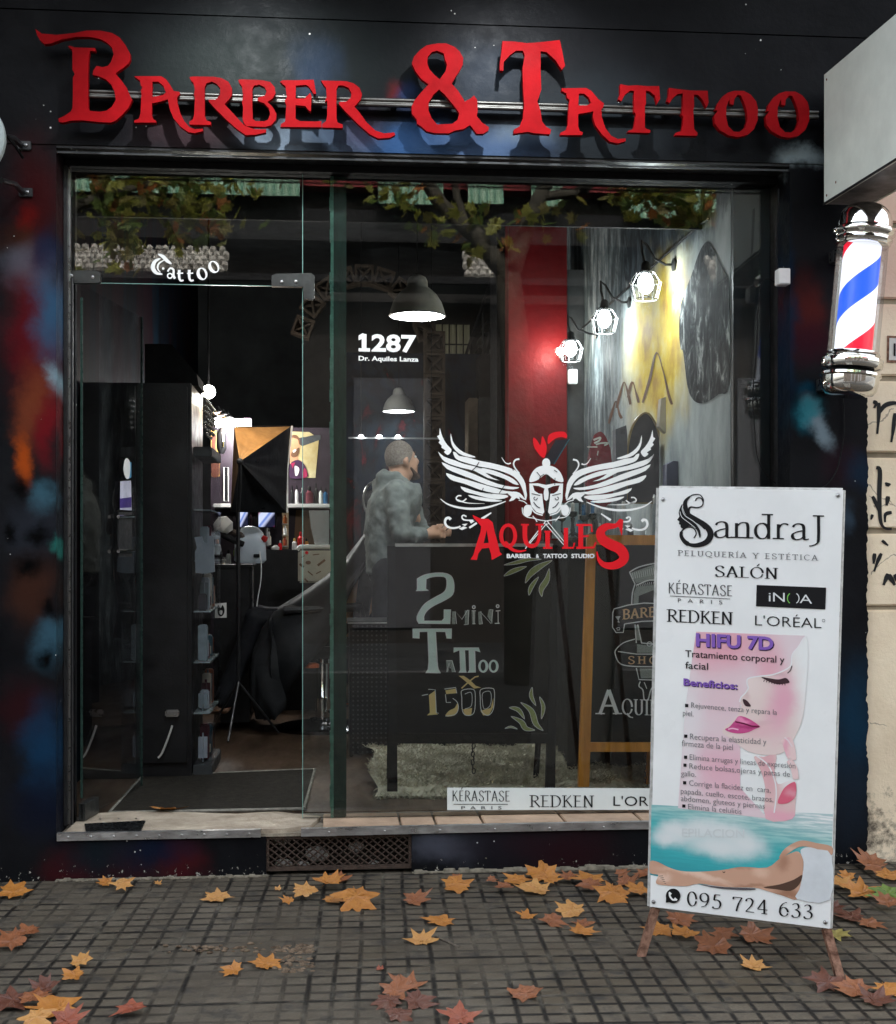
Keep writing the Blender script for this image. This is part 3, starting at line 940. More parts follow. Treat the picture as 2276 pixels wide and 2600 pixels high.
wl.line(cr([(306, 604), (380, 626), (500, 630)], 5), lambda u: 11 * (1 - u) + 1)
wl.line(cr([(742, 318), (714, 326), (702, 352), (714, 384), (744, 420)], 5), lambda u: 13 - 6 * u)
wl.line(cr([(618, 306), (640, 340), (664, 352), (682, 346)], 5), lambda u: 3 + 8 * u)
wl.line([(546, 694), (478, 738)], lambda u: 8 + 10 * u)
wl.line([(444, 766), (392, 800)], 14)
wl.line(cr([(262, 742), (248, 730), (228, 738), (222, 766), (240, 792), (276, 802), (316, 796), (330, 788)], 5), lambda u: 20 - 9 * u)
wl.line(cr([(372, 722), (352, 712), (340, 724), (356, 744), (420, 748)], 5), 10)
for q in (((340, 775), (380, 770), (362, 790)), ((318, 805), (352, 790), (378, 800), (340, 816)), ((388, 748), (430, 752), (404, 770))):
    wl.poly(list(q))
n0 = len(wl.v)
wl.build("wing", GL, M['white_vinyl'], logo, off=.0015)
wr = PM()
c_ = ZE[0] + 930 * ZE[2]
wr.v = [(2 * c_ - x, y - (x - c_) * .02) for x, y in wl.v]
wr.f = [tuple(reversed(f)) for f in wl.f]
wr.build("wing", GL, M['white_vinyl'], logo, off=.0015)
hm = PM(*ZE)
mir = lambda l: [(1860 - x, y) for x, y in l]
hm.poly(ell(930, 347, 28, 34))
hm.poly(cr([(812, 478), (828, 420), (866, 378), (930, 362), (994, 378), (1034, 420), (1050, 478), (1000, 470), (962, 444), (930, 424), (898, 444), (860, 470)], 3, True))
half = [(812, 490), (870, 488), (930, 500), (930, 612), (916, 600), (912, 556), (918, 524), (880, 508), (836, 502), (848, 540), (876, 560), (902, 562), (906, 610), (917, 690), (906, 704), (862, 690), (828, 652), (816, 600)]
hm.poly(half); hm.poly(mir(half))
hm.line(cr([(815, 640), (850, 692), (905, 712)], 4), 9); hm.line(mir(cr([(815, 640), (850, 692), (905, 712)], 4)), 9)
hm.poly(ell(800, 680, 30, 42)); hm.poly(ell(1063, 676, 28, 40))
for l in ([(738, 606), (774, 616), (796, 634)], [(762, 658), (768, 700), (800, 726), (848, 734), (866, 758)], [(836, 716), (862, 740), (930, 752)]):
    hm.line(cr(l, 4), 6); hm.line(mir(cr(l, 4)), 6)
for l in ([(928, 752), (800, 916)], [(934, 770), (784, 946)], [(800, 916), (784, 946)], [(936, 752), (1068, 912)], [(930, 778), (1050, 916)], [(1050, 916), (1074, 926), (1068, 912)], [(906, 780), (830, 880)]):
    hm.line(l, 5.5)
hm.line(ell(932, 764, 14, 12), 5, True)
hm.build("helmet", GL, M['white_vinyl'], logo, off=.0015)
hd = PM(*ZE)
for cx in (852, 1008):
    s_ = 1 if cx < 930 else -1
    hd.line([(cx + s_ * 16 * math.cos(a / 5) * (1 - a / 30), 590 + 20 * math.sin(a / 5) * (1 - a / 30)) for a in range(26)], 5)
    hd.line(cr([(cx - 10 * s_, 620), (cx + 14 * s_, 650), (cx + 34 * s_, 660)], 4), 6)
    hd.line(cr([(cx - 24 * s_, 560), (cx + 4 * s_, 566), (cx + 36 * s_, 574)], 4), 5)
for l in ([(865, 410), (890, 440), (915, 425)], [(890, 440), (880, 466)], [(985, 395), (1008, 410)], [(992, 450), (990, 500)], [(400, 410), (440, 372), (460, 340)], [(440, 372), (480, 380)], [(480, 548), (490, 520)], [(480, 548), (552, 560)], [(690, 372), (700, 400)], [(640, 500), (600, 560)]):
    hd.line(l, 5)
hd.build("helmet_lines", FY(GY - .0065), M['blackmat'], logo, off=.003)
pl = PM(*ZE)
pl.poly(cr([(840, 168), (868, 190), (890, 222), (902, 158), (922, 190), (934, 240), (922, 300), (900, 306), (862, 262), (842, 222)], 3, True))
pl.poly(cr([(940, 180), (954, 146), (1000, 128), (1056, 128), (1076, 150), (1070, 172), (1040, 164), (1000, 172), (965, 196), (944, 214)], 3, True))
pl.build("plume", GL, M['red_vinyl'], logo, off=.0015)
aq = PM(*ZE)
aq.poly([(415, 710), (470, 735), (525, 738), (555, 760), (570, 830), (595, 920), (605, 970), (622, 985), (560, 1020), (548, 1025), (545, 985), (530, 940), (480, 945), (455, 980), (445, 1025), (400, 1022), (420, 990), (440, 920), (470, 830), (475, 790), (450, 760), (425, 735)], [(514, 815), (528, 905), (492, 908)])
aq.poly(ell(664, 855, 63, 86), ell(664, 855, 36, 62)); aq.line(cr([(640, 900), (690, 950), (740, 965), (790, 956)], 4), lambda u: 30 - 22 * u)
aq.line(cr([(782, 776), (782, 870), (800, 916), (836, 928), (868, 906), (884, 850), (884, 776)], 4), lambda u: 34 - 14 * u)
for x in (782, 884):
    aq.line([(x - 28, 778), (x + 28, 778)], 12)
aq.line([(940, 830), (940, 944)], 32); aq.line([(908, 940), (974, 940)], 14); aq.line([(916, 826), (966, 826)], 12)
aq.line([(1068, 800), (1068, 944)], 30); aq.line([(1040, 940), (1120, 940), (1128, 905)], 13)
aq.line([(1172, 776), (1172, 944)], 34); aq.line([(1140, 780), (1248, 780), (1250, 830)], 15); aq.line([(1172, 858), (1228, 858)], 13); aq.line([(1140, 940), (1262, 938), (1278, 900)], 15)
aq.line(cr([(1462, 762), (1410, 786), (1350, 792), (1312, 826), (1322, 876), (1372, 912), (1440, 944), (1474, 990), (1462, 1034), (1402, 1064), (1336, 1058), (1298, 1020), (1284, 966)], 6), lambda u: 12 + 62 * math.sin(math.pi * min(1, u * 1.05)) ** .8)
aq.poly([(1445, 735), (1470, 745), (1460, 860), (1440, 800), (1410, 775)])
aq.build("red_lettering", FY(GY - .0065), M['red_vinyl'], logo, off=.003)
st = PM(*ZE); st.text("BARBER", 654, 1011, 826, 1011, 29, .03); st.text("&", 858, 1011, 880, 1011, 27, .02); st.text("TATTOO", 908, 1011, 1078, 1011, 29, .03); st.text("STUDIO", 1106, 1011, 1268, 1011, 29, .03)
st.build("small_lettering", FY(GY - .0065), M['white_vinyl'], logo, off=.004)

# glass transom over the doorway, with its lettering
trn = thing("glass_transom", "glass panel over the doorway lettered in curved blackletter script", "window", (P(470, 720, GY).x, GY, P(470, 722, GY).z))
zd = P(470, 722, GY).z
MB().box((xj + .008, GY - .005, zd), (xf0 - .006, GY + .005, ZG)).build("glass_pane", M['glass'], trn)
MB().box((xj + .008, GY - .005, zd - .0025), (xf0 - .006, GY + .005, zd - .0003)).build("glass_edge", m_edge, trn)
tt = PM(0, 400, 900 / 1792)
tt.line(cr([(800, 488), (824, 500), (846, 522), (868, 538)], 4), lambda u: 6 + 12 * math.sin(math.pi * u))
tt.line(cr([(812, 510), (784, 526), (774, 556), (790, 582), (822, 590)], 5), lambda u: 5 + 16 * math.sin(math.pi * u))
tt.line(cr([(838, 515), (806, 534), (798, 560), (812, 580)], 5), lambda u: 3 + 6 * math.sin(math.pi * u)); tt.poly(ell(826, 561, 6, 6))
def arc_glyph(ch, cx, cy, size, ang):
    vs, fs, wd, hh = text_mesh(ch, .01)
    k = size / hh
    ca, sa = math.cos(R(ang)), math.sin(R(ang))
    tt.raw([tt.T((cx + ((v[0] - wd / 2) * k) * ca + v[1] * k * sa, cy + ((v[0] - wd / 2) * k) * sa - v[1] * k * ca)) for v in vs], fs)
tt.line(cr([(848, 576), (862, 560), (878, 568), (878, 596), (886, 612)], 4), lambda u: 8 + 5 * u); tt.line(ell(860, 598, 12, 12), 7, True)
for x, y, a in ((913, 626, 3), (964, 626, -4)):
    tt.line(cr([(x - 6, y - 58), (x - 6, y - 20), (x + 2, y - 4), (x + 16, y - 6)], 4), lambda u: 14 - 6 * u); tt.line([(x - 18, y - 40), (x + 14, y - 42)], 6)
for x, y, a in ((1022, 588, -18), (1082, 553, -28)):
    c2, s2 = math.cos(R(a)), math.sin(R(a))
    ro = lambda l: [(x + p[0] * c2 - p[1] * s2, y + p[0] * s2 + p[1] * c2) for p in l]
    tt.poly(ro(ell(0, 0, 27, 32)), ro(ell(3, 0, 13, 26)))
tt.build("lettering", GL, M['white_vinyl'], trn, off=.0015)

# patch fittings
fit = pm("dull grey fitting", (.05, .052, .05), .4, .3, 20, metal=.6)
def fitting(name, label, pts, parent_loc):
    t_ = thing(name, label, "fitting", tuple(P(*parent_loc, GY)))
    p_ = PM(); p_.poly(pts); p_.build("clamp_plate", FY(GY - .006), fit, t_, off=.016, thick=.034)
    for x, y in parent_bolts.get(name + str(parent_loc[0]), []):
        q = P(x, y, GY - .022)
        MB().lathe([(.001, 0), (.007, .001), (.007, .003), (.001, .004)], q, 12, Matrix.Rotation(R(90), 4, 'X')).build("bolt", M['steel'], t_)
    return t_
parent_bolts = {"glass_clamp200": [(182, 700), (236, 704)], "glass_clamp740": [(716, 716), (752, 715)]}
fitting("glass_clamp", "small dark pivot clamp holding the glass transom at the hinge side of the doorway", cr([(160, 688), (245, 688), (254, 696), (254, 712), (248, 718), (166, 718), (160, 712)], 2, True), (200, 704))
fitting("glass_clamp", "grey corner clamp joining the glass transom to the fixed window pane", [(690, 700), (700, 695), (790, 693), (799, 700), (799, 752), (794, 760), (772, 758), (770, 728), (690, 726)], (740, 712))

# glass door standing open into the shop
door = thing("glass_door", "frameless glass door swung open into the shop with two stickers near its edge", "door", (P(205, 1400, GY).x, GY + .02, ZS))
hx, hy = P(206, 1400, GY).x, GY + .02
aD = R(80)
dv = V((math.cos(aD), math.sin(aD), 0)); dn = V((math.sin(aD), -math.cos(aD), 0))
def dpt(u, z, o=0.0):
    return V((hx, hy, 0)) + dv * u + dn * o + V((0, 0, z))
DW = .80
m_edge2 = pm("dark green glass edge", S(46, 66, 60), .3, .2, 30)
def dbox(name, u0, u1, z0, z1, o0, o1, mat, par):
    vs = [dpt(u, z, o) for z in (z0, z1) for o in (o0, o1) for u in (u0, u1)]
    return MB().add(vs, [(0, 2, 3, 1), (4, 5, 7, 6), (0, 1, 5, 4), (1, 3, 7, 5), (3, 2, 6, 7), (2, 0, 4, 6)]).build(name, mat, par)
dbox("glass_leaf", 0, DW, ZS + .01, zd - .004, -.005, .005, M['glass_clear'], door)
dbox("glass_edge", DW + .0005, DW + .003, ZS + .01, zd - .004, -.005, .005, m_edge2, door)
dbox("glass_edge", -.003, -.0005, ZS + .1, zd - .06, -.005, .005, m_edge2, door)
dbox("bottom_patch", 0, .17, ZS + .005, ZS + .075, -.014, .014, fit, door)
DPL = Plane(dpt(0, 0), dn)
hp = PM(); hp.poly([(302, 1300), (336, 1300), (336, 1414), (302, 1414)]); hp.build("handle_plate", DPL, M['blackmetal'], door, off=.012, thick=.006)
for y in (1312, 1400):
    a, b = DPL.at(301, y, .016), DPL.at(339, y - 1, .016)
    MB().tube([a, b], .008, 10).build("handle_bar", M['chrome'], door, smooth=True)
sk = PM(); sk.poly(cr([(322, 1163), (330, 1172), (331, 1195), (328, 1214), (320, 1214), (314, 1195), (316, 1172)], 3, True)); sk.build("sticker", DPL, M['white'], door, off=.0065)
sk = PM(); sk.poly([(322, 1172), (334, 1174), (334, 1212), (326, 1216)]); sk.build("sticker", DPL, pm("blue sticker", S(60, 130, 170), .5), door, off=.006)
sk = PM(); sk.poly([(306, 1222), (333, 1220), (335, 1296), (305, 1294)]); sk.build("sticker", DPL, pm("lilac sticker", (.5, .5, .6), .5), door, off=.0065)
sk = PM(); sk.poly([(305, 1266), (334, 1262), (334, 1288), (305, 1290)]); sk.build("sticker_band", DPL, pm("purple sticker", S(58, 40, 110), .5), door, off=.0075)
MB().tube([V((hx - .03, GY - .035, ZS)), V((hx - .03, GY - .035, zd + .01))], .006, 8).build("pivot_rod", M['blackmetal'], door)
# floor spring cover
fs = thing("floor_spring", "dark steel floor spring cover set in the stone threshold beside the hinge", "hinge", tuple(G(305, 2098, ZS)))
top_poly([G(x, y, ZS + .004) for x, y in ((215, 2092), (370, 2084), (360, 2108), (218, 2110))], ZS + .006, .008).build("cover_plate", pm("dark polished steel", (.03, .032, .035), .25, .3, 30, metal=.8), fs)
for x, y in ((255, 2081), (302, 2079), (346, 2079)):
    q = G(x, y, ZS); MB().lathe([(.001, .001), (.006, .002), (.001, .004)], q, 10).build("screw", M['steel'], fs)

# ------------------------------------------------------------------ the red sign
sign = thing("shop_sign", "cut-out red letters reading Barber & Tattoo on a metal rail over the window", "sign", tuple(P(1138, 270, -.08)))
LF = FY(-.105)
m_red = pm("red sign paint", (.24, .0028, .005), .55, .30, 5, bump=.12, bs=70, rv=.08, spec=.04, col2=(.31, .004, .007))
VA, VB, VC, VD = (80, 60, .33482), (600, 160, .36830), (1020, 80, .33482), (1500, 180, .33482)
B1 = [(30, 40), (80, 75), (190, 85), (330, 70), (420, 52), (520, 52), (610, 70), (670, 105), (715, 165), (750, 230), (752, 270), (735, 305), (690, 340), (650, 368), (640, 380), (690, 440), (725, 490), (750, 550), (765, 575), (735, 640), (690, 690), (640, 735), (600, 750), (500, 745), (380, 732), (300, 735), (240, 750), (210, 745), (205, 720), (250, 700), (300, 665), (312, 640), (315, 560), (315, 410), (330, 380), (312, 350), (312, 220), (305, 195), (280, 175), (285, 165), (330, 180), (400, 182), (485, 185), (485, 210), (445, 205), (435, 250), (432, 330), (430, 420), (430, 560), (432, 640), (445, 662), (520, 668), (570, 660), (610, 630), (640, 580), (632, 520), (605, 460), (560, 420), (500, 395), (465, 388), (470, 355), (495, 320), (540, 330), (580, 320), (605, 290), (625, 230), (610, 180), (575, 145), (520, 115), (440, 100), (340, 100), (230, 120), (150, 150), (100, 155), (65, 125), (45, 90)]
A1 = [(780, 400), (800, 398), (985, 398), (1020, 420), (1050, 460), (1080, 510), (1125, 518), (1125, 535), (1105, 560), (1110, 610), (1130, 680), (1160, 740), (1200, 785), (1240, 800), (1300, 795), (1300, 815), (1240, 830), (1190, 822), (1130, 780), (1080, 720), (1050, 650), (1035, 575), (980, 590), (915, 605), (912, 690), (925, 725), (945, 735), (945, 750), (780, 750), (780, 735), (815, 720), (828, 680), (835, 530), (830, 510), (842, 480), (830, 470), (822, 430), (800, 415)]
A1h = [(918, 440), (965, 440), (1000, 470), (1020, 520), (1000, 540), (950, 550), (915, 555)]
R1 = [(1200, 405), (1225, 400), (1380, 402), (1440, 412), (1495, 440), (1522, 490), (1522, 540), (1495, 580), (1465, 610), (1530, 680), (1590, 745), (1620, 775), (1690, 800), (1780, 800), (1780, 825), (1700, 842), (1625, 845), (1560, 800), (1480, 730), (1400, 650), (1345, 590), (1345, 575), (1400, 575), (1430, 540), (1432, 490), (1405, 455), (1370, 440), (1330, 450), (1315, 480), (1315, 700), (1330, 735), (1362, 745), (1362, 768), (1200, 765), (1197, 745), (1225, 725), (1235, 690), (1240, 560), (1232, 540), (1240, 500), (1230, 450), (1210, 430)]
B2 = [(15, 115), (40, 112), (180, 118), (235, 130), (265, 165), (272, 210), (250, 245), (215, 268), (250, 300), (278, 350), (275, 390), (240, 430), (200, 440), (70, 435), (55, 415), (45, 390), (48, 300), (40, 270), (48, 230), (40, 160), (20, 135)]
B2h = [(112, 180), (122, 156), (160, 148), (195, 164), (210, 195), (200, 222), (150, 238), (148, 260), (192, 276), (225, 310), (235, 350), (220, 390), (190, 402), (135, 400), (115, 385), (112, 300)]
E1 = [(303, 128), (320, 118), (420, 118), (535, 115), (552, 212), (535, 212), (500, 160), (480, 150), (412, 155), (410, 245), (470, 245), (512, 205), (520, 230), (515, 335), (500, 325), (475, 295), (410, 290), (410, 385), (440, 400), (540, 403), (588, 400), (590, 443), (305, 440), (310, 420), (335, 405), (340, 390), (345, 290), (335, 260), (350, 235), (340, 160), (320, 145)]
R2 = [(585, 120), (760, 125), (810, 140), (850, 170), (868, 215), (860, 250), (815, 300), (850, 340), (900, 410), (960, 465), (1020, 485), (1090, 478), (1097, 495), (1060, 515), (980, 520), (920, 490), (840, 420), (760, 340), (710, 285), (710, 268), (760, 265), (790, 240), (795, 205), (775, 170), (740, 155), (705, 155), (692, 180), (692, 380), (700, 410), (735, 425), (735, 448), (593, 444), (593, 420), (620, 400), (628, 360), (628, 260), (612, 265), (625, 230), (620, 170), (600, 145)]
AM = [(140, 140), (190, 105), (270, 90), (340, 90), (400, 115), (440, 150), (468, 200), (465, 250), (440, 300), (410, 345), (380, 395), (430, 450), (480, 530), (520, 510), (550, 485), (575, 520), (578, 600), (570, 640), (610, 690), (640, 710), (663, 725), (660, 750), (620, 775), (570, 775), (540, 735), (520, 710), (470, 740), (400, 752), (360, 772), (250, 770), (190, 755), (150, 720), (118, 700), (115, 665), (80, 625), (75, 570), (100, 520), (150, 460), (205, 400), (150, 360), (105, 300), (78, 240), (95, 190)]
AMa = [(200, 190), (230, 155), (270, 145), (320, 165), (330, 210), (345, 250), (335, 300), (290, 362), (250, 330), (210, 285), (195, 240)]
AMb = [(285, 440), (330, 480), (380, 540), (420, 590), (438, 620), (425, 670), (385, 700), (270, 705), (230, 660), (205, 600), (205, 540), (240, 480)]
T1 = [(765, 72), (850, 75), (950, 88), (1060, 80), (1200, 65), (1215, 130), (1240, 260), (1215, 290), (1170, 220), (1100, 155), (1055, 150), (1055, 300), (1060, 440), (1030, 530), (1055, 600), (1065, 680), (1095, 720), (1135, 745), (1125, 780), (1000, 770), (960, 760), (850, 775), (850, 745), (895, 720), (920, 660), (930, 560), (920, 400), (918, 280), (935, 180), (920, 145), (870, 145), (820, 180), (775, 230), (772, 298), (745, 295), (745, 250), (760, 130)]
A2 = [(1215, 430), (1400, 428), (1440, 450), (1490, 510), (1535, 545), (1530, 575), (1515, 590), (1520, 650), (1545, 730), (1590, 790), (1640, 815), (1700, 810), (1700, 832), (1640, 848), (1580, 835), (1520, 780), (1470, 710), (1452, 650), (1455, 605), (1400, 615), (1340, 625), (1340, 720), (1350, 752), (1375, 765), (1370, 785), (1205, 785), (1205, 768), (1250, 745), (1262, 700), (1268, 560), (1275, 520), (1255, 500), (1250, 470), (1215, 450)]
A2h = [(1345, 470), (1385, 470), (1420, 500), (1438, 540), (1410, 560), (1340, 560)]
T2 = [(225, 100), (285, 112), (350, 108), (430, 115), (520, 115), (528, 210), (505, 248), (490, 190), (450, 155), (420, 150), (420, 250), (412, 270), (412, 430), (425, 440), (455, 450), (450, 470), (280, 465), (285, 455), (325, 440), (335, 400), (345, 330), (330, 310), (330, 150), (300, 150), (260, 180), (235, 230), (210, 215), (225, 170)]
T3 = [(595, 128), (680, 140), (760, 148), (888, 150), (895, 240), (880, 278), (850, 220), (815, 182), (785, 180), (785, 270), (780, 300), (785, 440), (812, 470), (808, 492), (640, 488), (645, 470), (690, 455), (700, 410), (705, 350), (690, 330), (700, 260), (700, 170), (660, 175), (615, 215), (600, 245), (578, 230), (592, 185)]
O1 = [(1090, 150), (1165, 152), (1215, 180), (1255, 230), (1270, 290), (1268, 370), (1240, 440), (1190, 485), (1120, 502), (1050, 490), (980, 450), (942, 400), (937, 340), (965, 300), (945, 300), (960, 250), (1000, 195), (1040, 165)]
O1h = [(1055, 210), (1055, 250), (1085, 258), (1090, 215), (1115, 182), (1140, 185), (1165, 240), (1185, 300), (1190, 370), (1170, 430), (1130, 462), (1085, 460), (1045, 420), (1028, 350), (1030, 270)]
sh = lambda l: [(x + 390, y + 5) for x, y in l]
for view, ch, o, *hs in ((VA, "B", B1), (VA, "A", A1, A1h), (VA, "R", R1), (VB, "B", B2, B2h), (VB, "E", E1), (VB, "R", R2), (VC, "&", AM, AMa, AMb),
                         (VC, "T", T1), (VC, "A", A2, A2h), (VD, "T", T2), (VD, "T", T3), (VD, "O", O1, O1h), (VD, "O", sh(O1), sh(O1h))):
    p_ = PM(*view); p_.poly(o, *hs)
    p_.build("letter", LF, m_red, sign, off=0, thick=.026, label="red cut-out letter " + ch)
m_rail = pm("weathered metal rail", (.12, .116, .108), .42, .4, 26, metal=.9, stretch=(.3, 1, 1), rv=.1)
x0, x1 = P(205, 250, -.05).x, P(2075, 290, -.05).x
zr = P(1138, 268, -.05).z
mb = MB()
mb.box((x0, -.066, zr - .016), (x1, -.050, zr + .016), .002)
for dz in (-.010, .010):
    mb.tube([(x0, -.066, zr + dz), (x1, -.066, zr + dz)], .0075, 10)
mb.build("rail", m_rail, sign, smooth=50)
for px in (330, 640, 1000, 1345, 1700, 2000):
    x = P(px, 268, -.03).x
    MB().box((x - .012, -.052, zr - .01), (x + .012, .0, zr + .01)).build("rail_bracket", M['blackmetal'], sign)
for px, py in ((787, 88), (130, 326), (1930, 104)):
    q = P(px, py, 0)
    MB().lathe([(.001, 0), (.004, .002), (.001, .004)], (q.x, -.007, q.z), 8, Matrix.Rotation(R(90), 4, 'X')).build("screw", M['white'], shop)

# two floodlights over the sign (they throw the letter shadows seen on the fascia)
def flood(px, label, watts):
    x = P(px, 200, -.8).x
    c = V((x, -.98, 3.76))
    t_ = thing("sign_floodlight", label, "lamp", (x, 0, 4.0), "floodlights over the shop sign")
    MB().tube([(x, 0, 4.05), (x, -.4, 4.10), (x, -.98, 3.84)], .014, 10).build("arm", M['blackmetal'], t_, smooth=True)
    MB().lathe([(.05, 0), (.05, .01)], (x, -.006, 4.05), 16, Matrix.Rotation(R(90), 4, 'X')).build("wall_plate", M['blackmetal'], t_)
    tgt = V((x, 0, 2.84)); d = (tgt - c).normalized()
    rot = d.to_track_quat('-Z', 'Y').to_matrix().to_4x4()
    MB().box((-.09, -.06, .0), (.09, .06, .05), .008, Matrix.Translation(c) @ rot).build("lamp_housing", M['blackmetal'], t_)
    MB().box((-.08, -.05, -.003), (.08, .05, -.001), 0, Matrix.Translation(c) @ rot).build("lamp_lens", emit("floodlight lens", (.95, .98, 1), 6), t_)
    li = bpy.data.objects.new("floodlight_beam", bpy.data.lights.new("floodlight_beam", 'SPOT'))
    COL.objects.link(li)
    li.location = c + d * .012; li.rotation_euler = d.to_track_quat('-Z', 'Y').to_euler()
    li.data.energy, li.data.spot_size, li.data.spot_blend, li.data.shadow_soft_size = watts * 1.35, R(84), .9, .022
    li.data.color = (.93, .97, 1.0)
flood(590, "black floodlight on a bent arm over the word barber", 13)
flood(1390, "black floodlight on a bent arm over the word tattoo", 13)

# ------------------------------------------------------------------ projecting light box
bx = thing("light_box", "pale grey projecting light box sign seen edge-on above the barber pole", "sign", tuple(P(2093, 519, -.12)))
pA = P(2093, 519, -.12); zt_, zb_ = P(2093, 190, -.12).z, pA.z
dirv = V(((681 - 838) / 3400, 1, 0)).normalized() * -1
nrm = V((-dirv.y, dirv.x, 0)); nrm = nrm if nrm.x > 0 else -nrm
mp_ = lambda u, v, z: V((pA.x, pA.y, z)) + dirv * u + nrm * v
def obox(u0, u1, v0, v1, z0, z1):
    vs = [mp_(u, v, z) for z in (z0, z1) for v in (v0, v1) for u in (u0, u1)]
    return MB().add(vs, [(0, 2, 3, 1), (4, 5, 7, 6), (0, 1, 5, 4), (1, 3, 7, 5), (3, 2, 6, 7), (2, 0, 4, 6)])
m_panel = pm("pale greenish panel", (.74, .78, .72), .45, .08, 7)
obox(0, 1.1, 0, .012, zb_, zt_).build("side_panel", m_panel, bx)
obox(0, 1.1, .19, .202, zb_, zt_).build("side_panel", m_panel, bx)
obox(-.004, 1.1, .0125, .1895, zb_ + .002, zt_ - .002).build("box_frame", pm("flaking sheet metal", (.10, .095, .10), .5, .6, 7, col2=(.30, .29, .30)), bx)
obox(-.003, 1.1, -.004, .0, zb_ - .003, zb_ + .006).build("trim", M['black'], bx)
for u, z in ((.03, zt_ - .03), (.03, zb_ + .03), (.12, zb_ + .06)):
    MB().lathe([(.001, 0), (.006, .001), (.001, .004)], mp_(u, -.001, z), 8, Matrix.Rotation(R(-90), 4, 'Y')).build("screw", M['rust'], bx)
obox(-.13, 0, .05, .15, zb_ + .1, zt_ - .1).build("wall_bracket", M['blackmetal'], bx)

# ------------------------------------------------------------------ barber pole
bt, bb = P(2197, 560, -.30), P(2158, 980, -.30)
pole = thing("barber_pole", "glass barber pole with chrome caps and a lit red, white and blue spiral", "barber pole", tuple(bb))
ax = (bt - bb).normalized()
L = (bt - bb).length
rot = V((0, 0, 1)).rotation_difference(ax).to_matrix().to_4x4()
BM = Matrix.Translation(bb) @ rot
# height along the axis from pixel rows (rows 520..1005 of the photograph)
hh = lambda py: (980 - py) / 420 * L
rr = lambda px: px * .5 * (5.24 * .999) / 3400
def turn(prof, seg=40):
    return MB().lathe([(rr(w_), hh(y)) for w_, y in prof], (0, 0, 0), seg, BM)
turn([(4, 517), (60, 519), (96, 526), (122, 538), (136, 552), (141, 568), (142, 580), (146, 582), (160, 586), (163, 592), (160, 598), (150, 602), (146, 606), (148, 610), (150, 614), (142, 618), (140, 624), (134, 626)]).build("top_cap", M['chrome'], pole, smooth=40)
turn([(134, 896), (136, 900), (142, 903), (138, 907), (143, 911), (158, 914), (161, 922), (158, 932), (150, 938), (120, 940)]).build("lower_ring", M['chrome'], pole, smooth=40)
turn([(60, 940), (118, 941), (118, 950), (60, 951)]).build("gap", M['blackmat'], pole)
turn([(120, 949), (156, 950), (157, 956), (148, 960), (146, 978), (140, 990), (122, 1001), (80, 1007), (4, 1008)]).build("bottom_cap", M['chrome'], pole, smooth=40)
def m_spiral():
    t = NT("lit spiral stripes")
    uv = t.n("UVMap"); sx = t.n("SeparateXYZ"); t.l(uv.outputs[0], sx.inputs[0])
    f = t.math('FRACT', t.math('ADD', sx.outputs[0], sx.outputs[1]))
    rp = t.n("ValToRGB"); rp.color_ramp.interpolation = 'CONSTANT'
    el = rp.color_ramp.elements
    w_, b_, r_ = S(236, 240, 252), S(36, 88, 214), S(226, 26, 52)
    for i, (pos, c) in enumerate(((0, w_), (.28, b_), (.5, w_), (.78, r_))):
        e = el[i] if i < 2 else el.new(pos)
        e.position = pos; e.color = (*c, 1)
    t.l(f, rp.inputs[0])
    t.set(rp.outputs[0], .3)
    t.l(rp.outputs[0], t.b.inputs["Emission Color"])
    t.b.inputs["Emission Strength"].default_value = .17
    return t.m
seg, rows = 48, 24
r0, h0, h1 = rr(96), hh(897), hh(624)
mb = MB(); vs, fs, uvs = [], [], []
for j in range(rows + 1):
    for k in range(seg + 1):
        a = 2 * math.pi * k / seg + math.pi / 2
        vs.append(BM @ V((r0 * math.cos(a), r0 * math.sin(a), h0 + (h1 - h0) * j / rows)))
        uvs.append((-.7 * k / seg, j / rows * .80))
for j in range(rows):
    for k in range(seg):
        a = j * (seg + 1) + k
        fs.append((a, a + 1, a + seg + 2, a + seg + 1))
me = bpy.data.meshes.new("spiral_drum"); me.from_pydata([tuple(v) for v in vs], [], fs)
ul = me.uv_layers.new(name="UVMap")
SPIN = .236
for lp in me.loops:
    u, v = uvs[lp.vertex_index]
    ul.data[lp.index].uv = (u + SPIN, v)
link("spiral_drum", me, m_spiral(), pole, True)
turn([(132, 897), (132, 625)]).build("glass_tube", M['glass_clear'], pole, smooth=40)
q = BM @ V((0, 0, hh(600)))
MB().box((q.x - .03, q.y + .05, q.z - .05), (q.x + .03, 0, q.z - .0)).build("wall_bracket", M['steel'], pole)
q = BM @ V((0, 0, hh(960)))
MB().box((q.x - .03, q.y + .05, q.z - .02), (q.x + .03, 0, q.z + .03)).build("wall_bracket", M['steel'], pole)
cb = thing("cable", "thin black cable hanging from the bottom of the barber pole down the wall", "cable", tuple(P(2140, 1012, -.02)))
pts = [P(x, y, -.012) for x, y in cr([(2140, 1006), (2143, 1040), (2144, 1090), (2136, 1150), (2122, 1200), (2098, 1232), (2070, 1242), (2030, 1236)], 5)]
MB().tube(pts, .0028, 6).build("lead", M['blackmat'], cb, smooth=True)

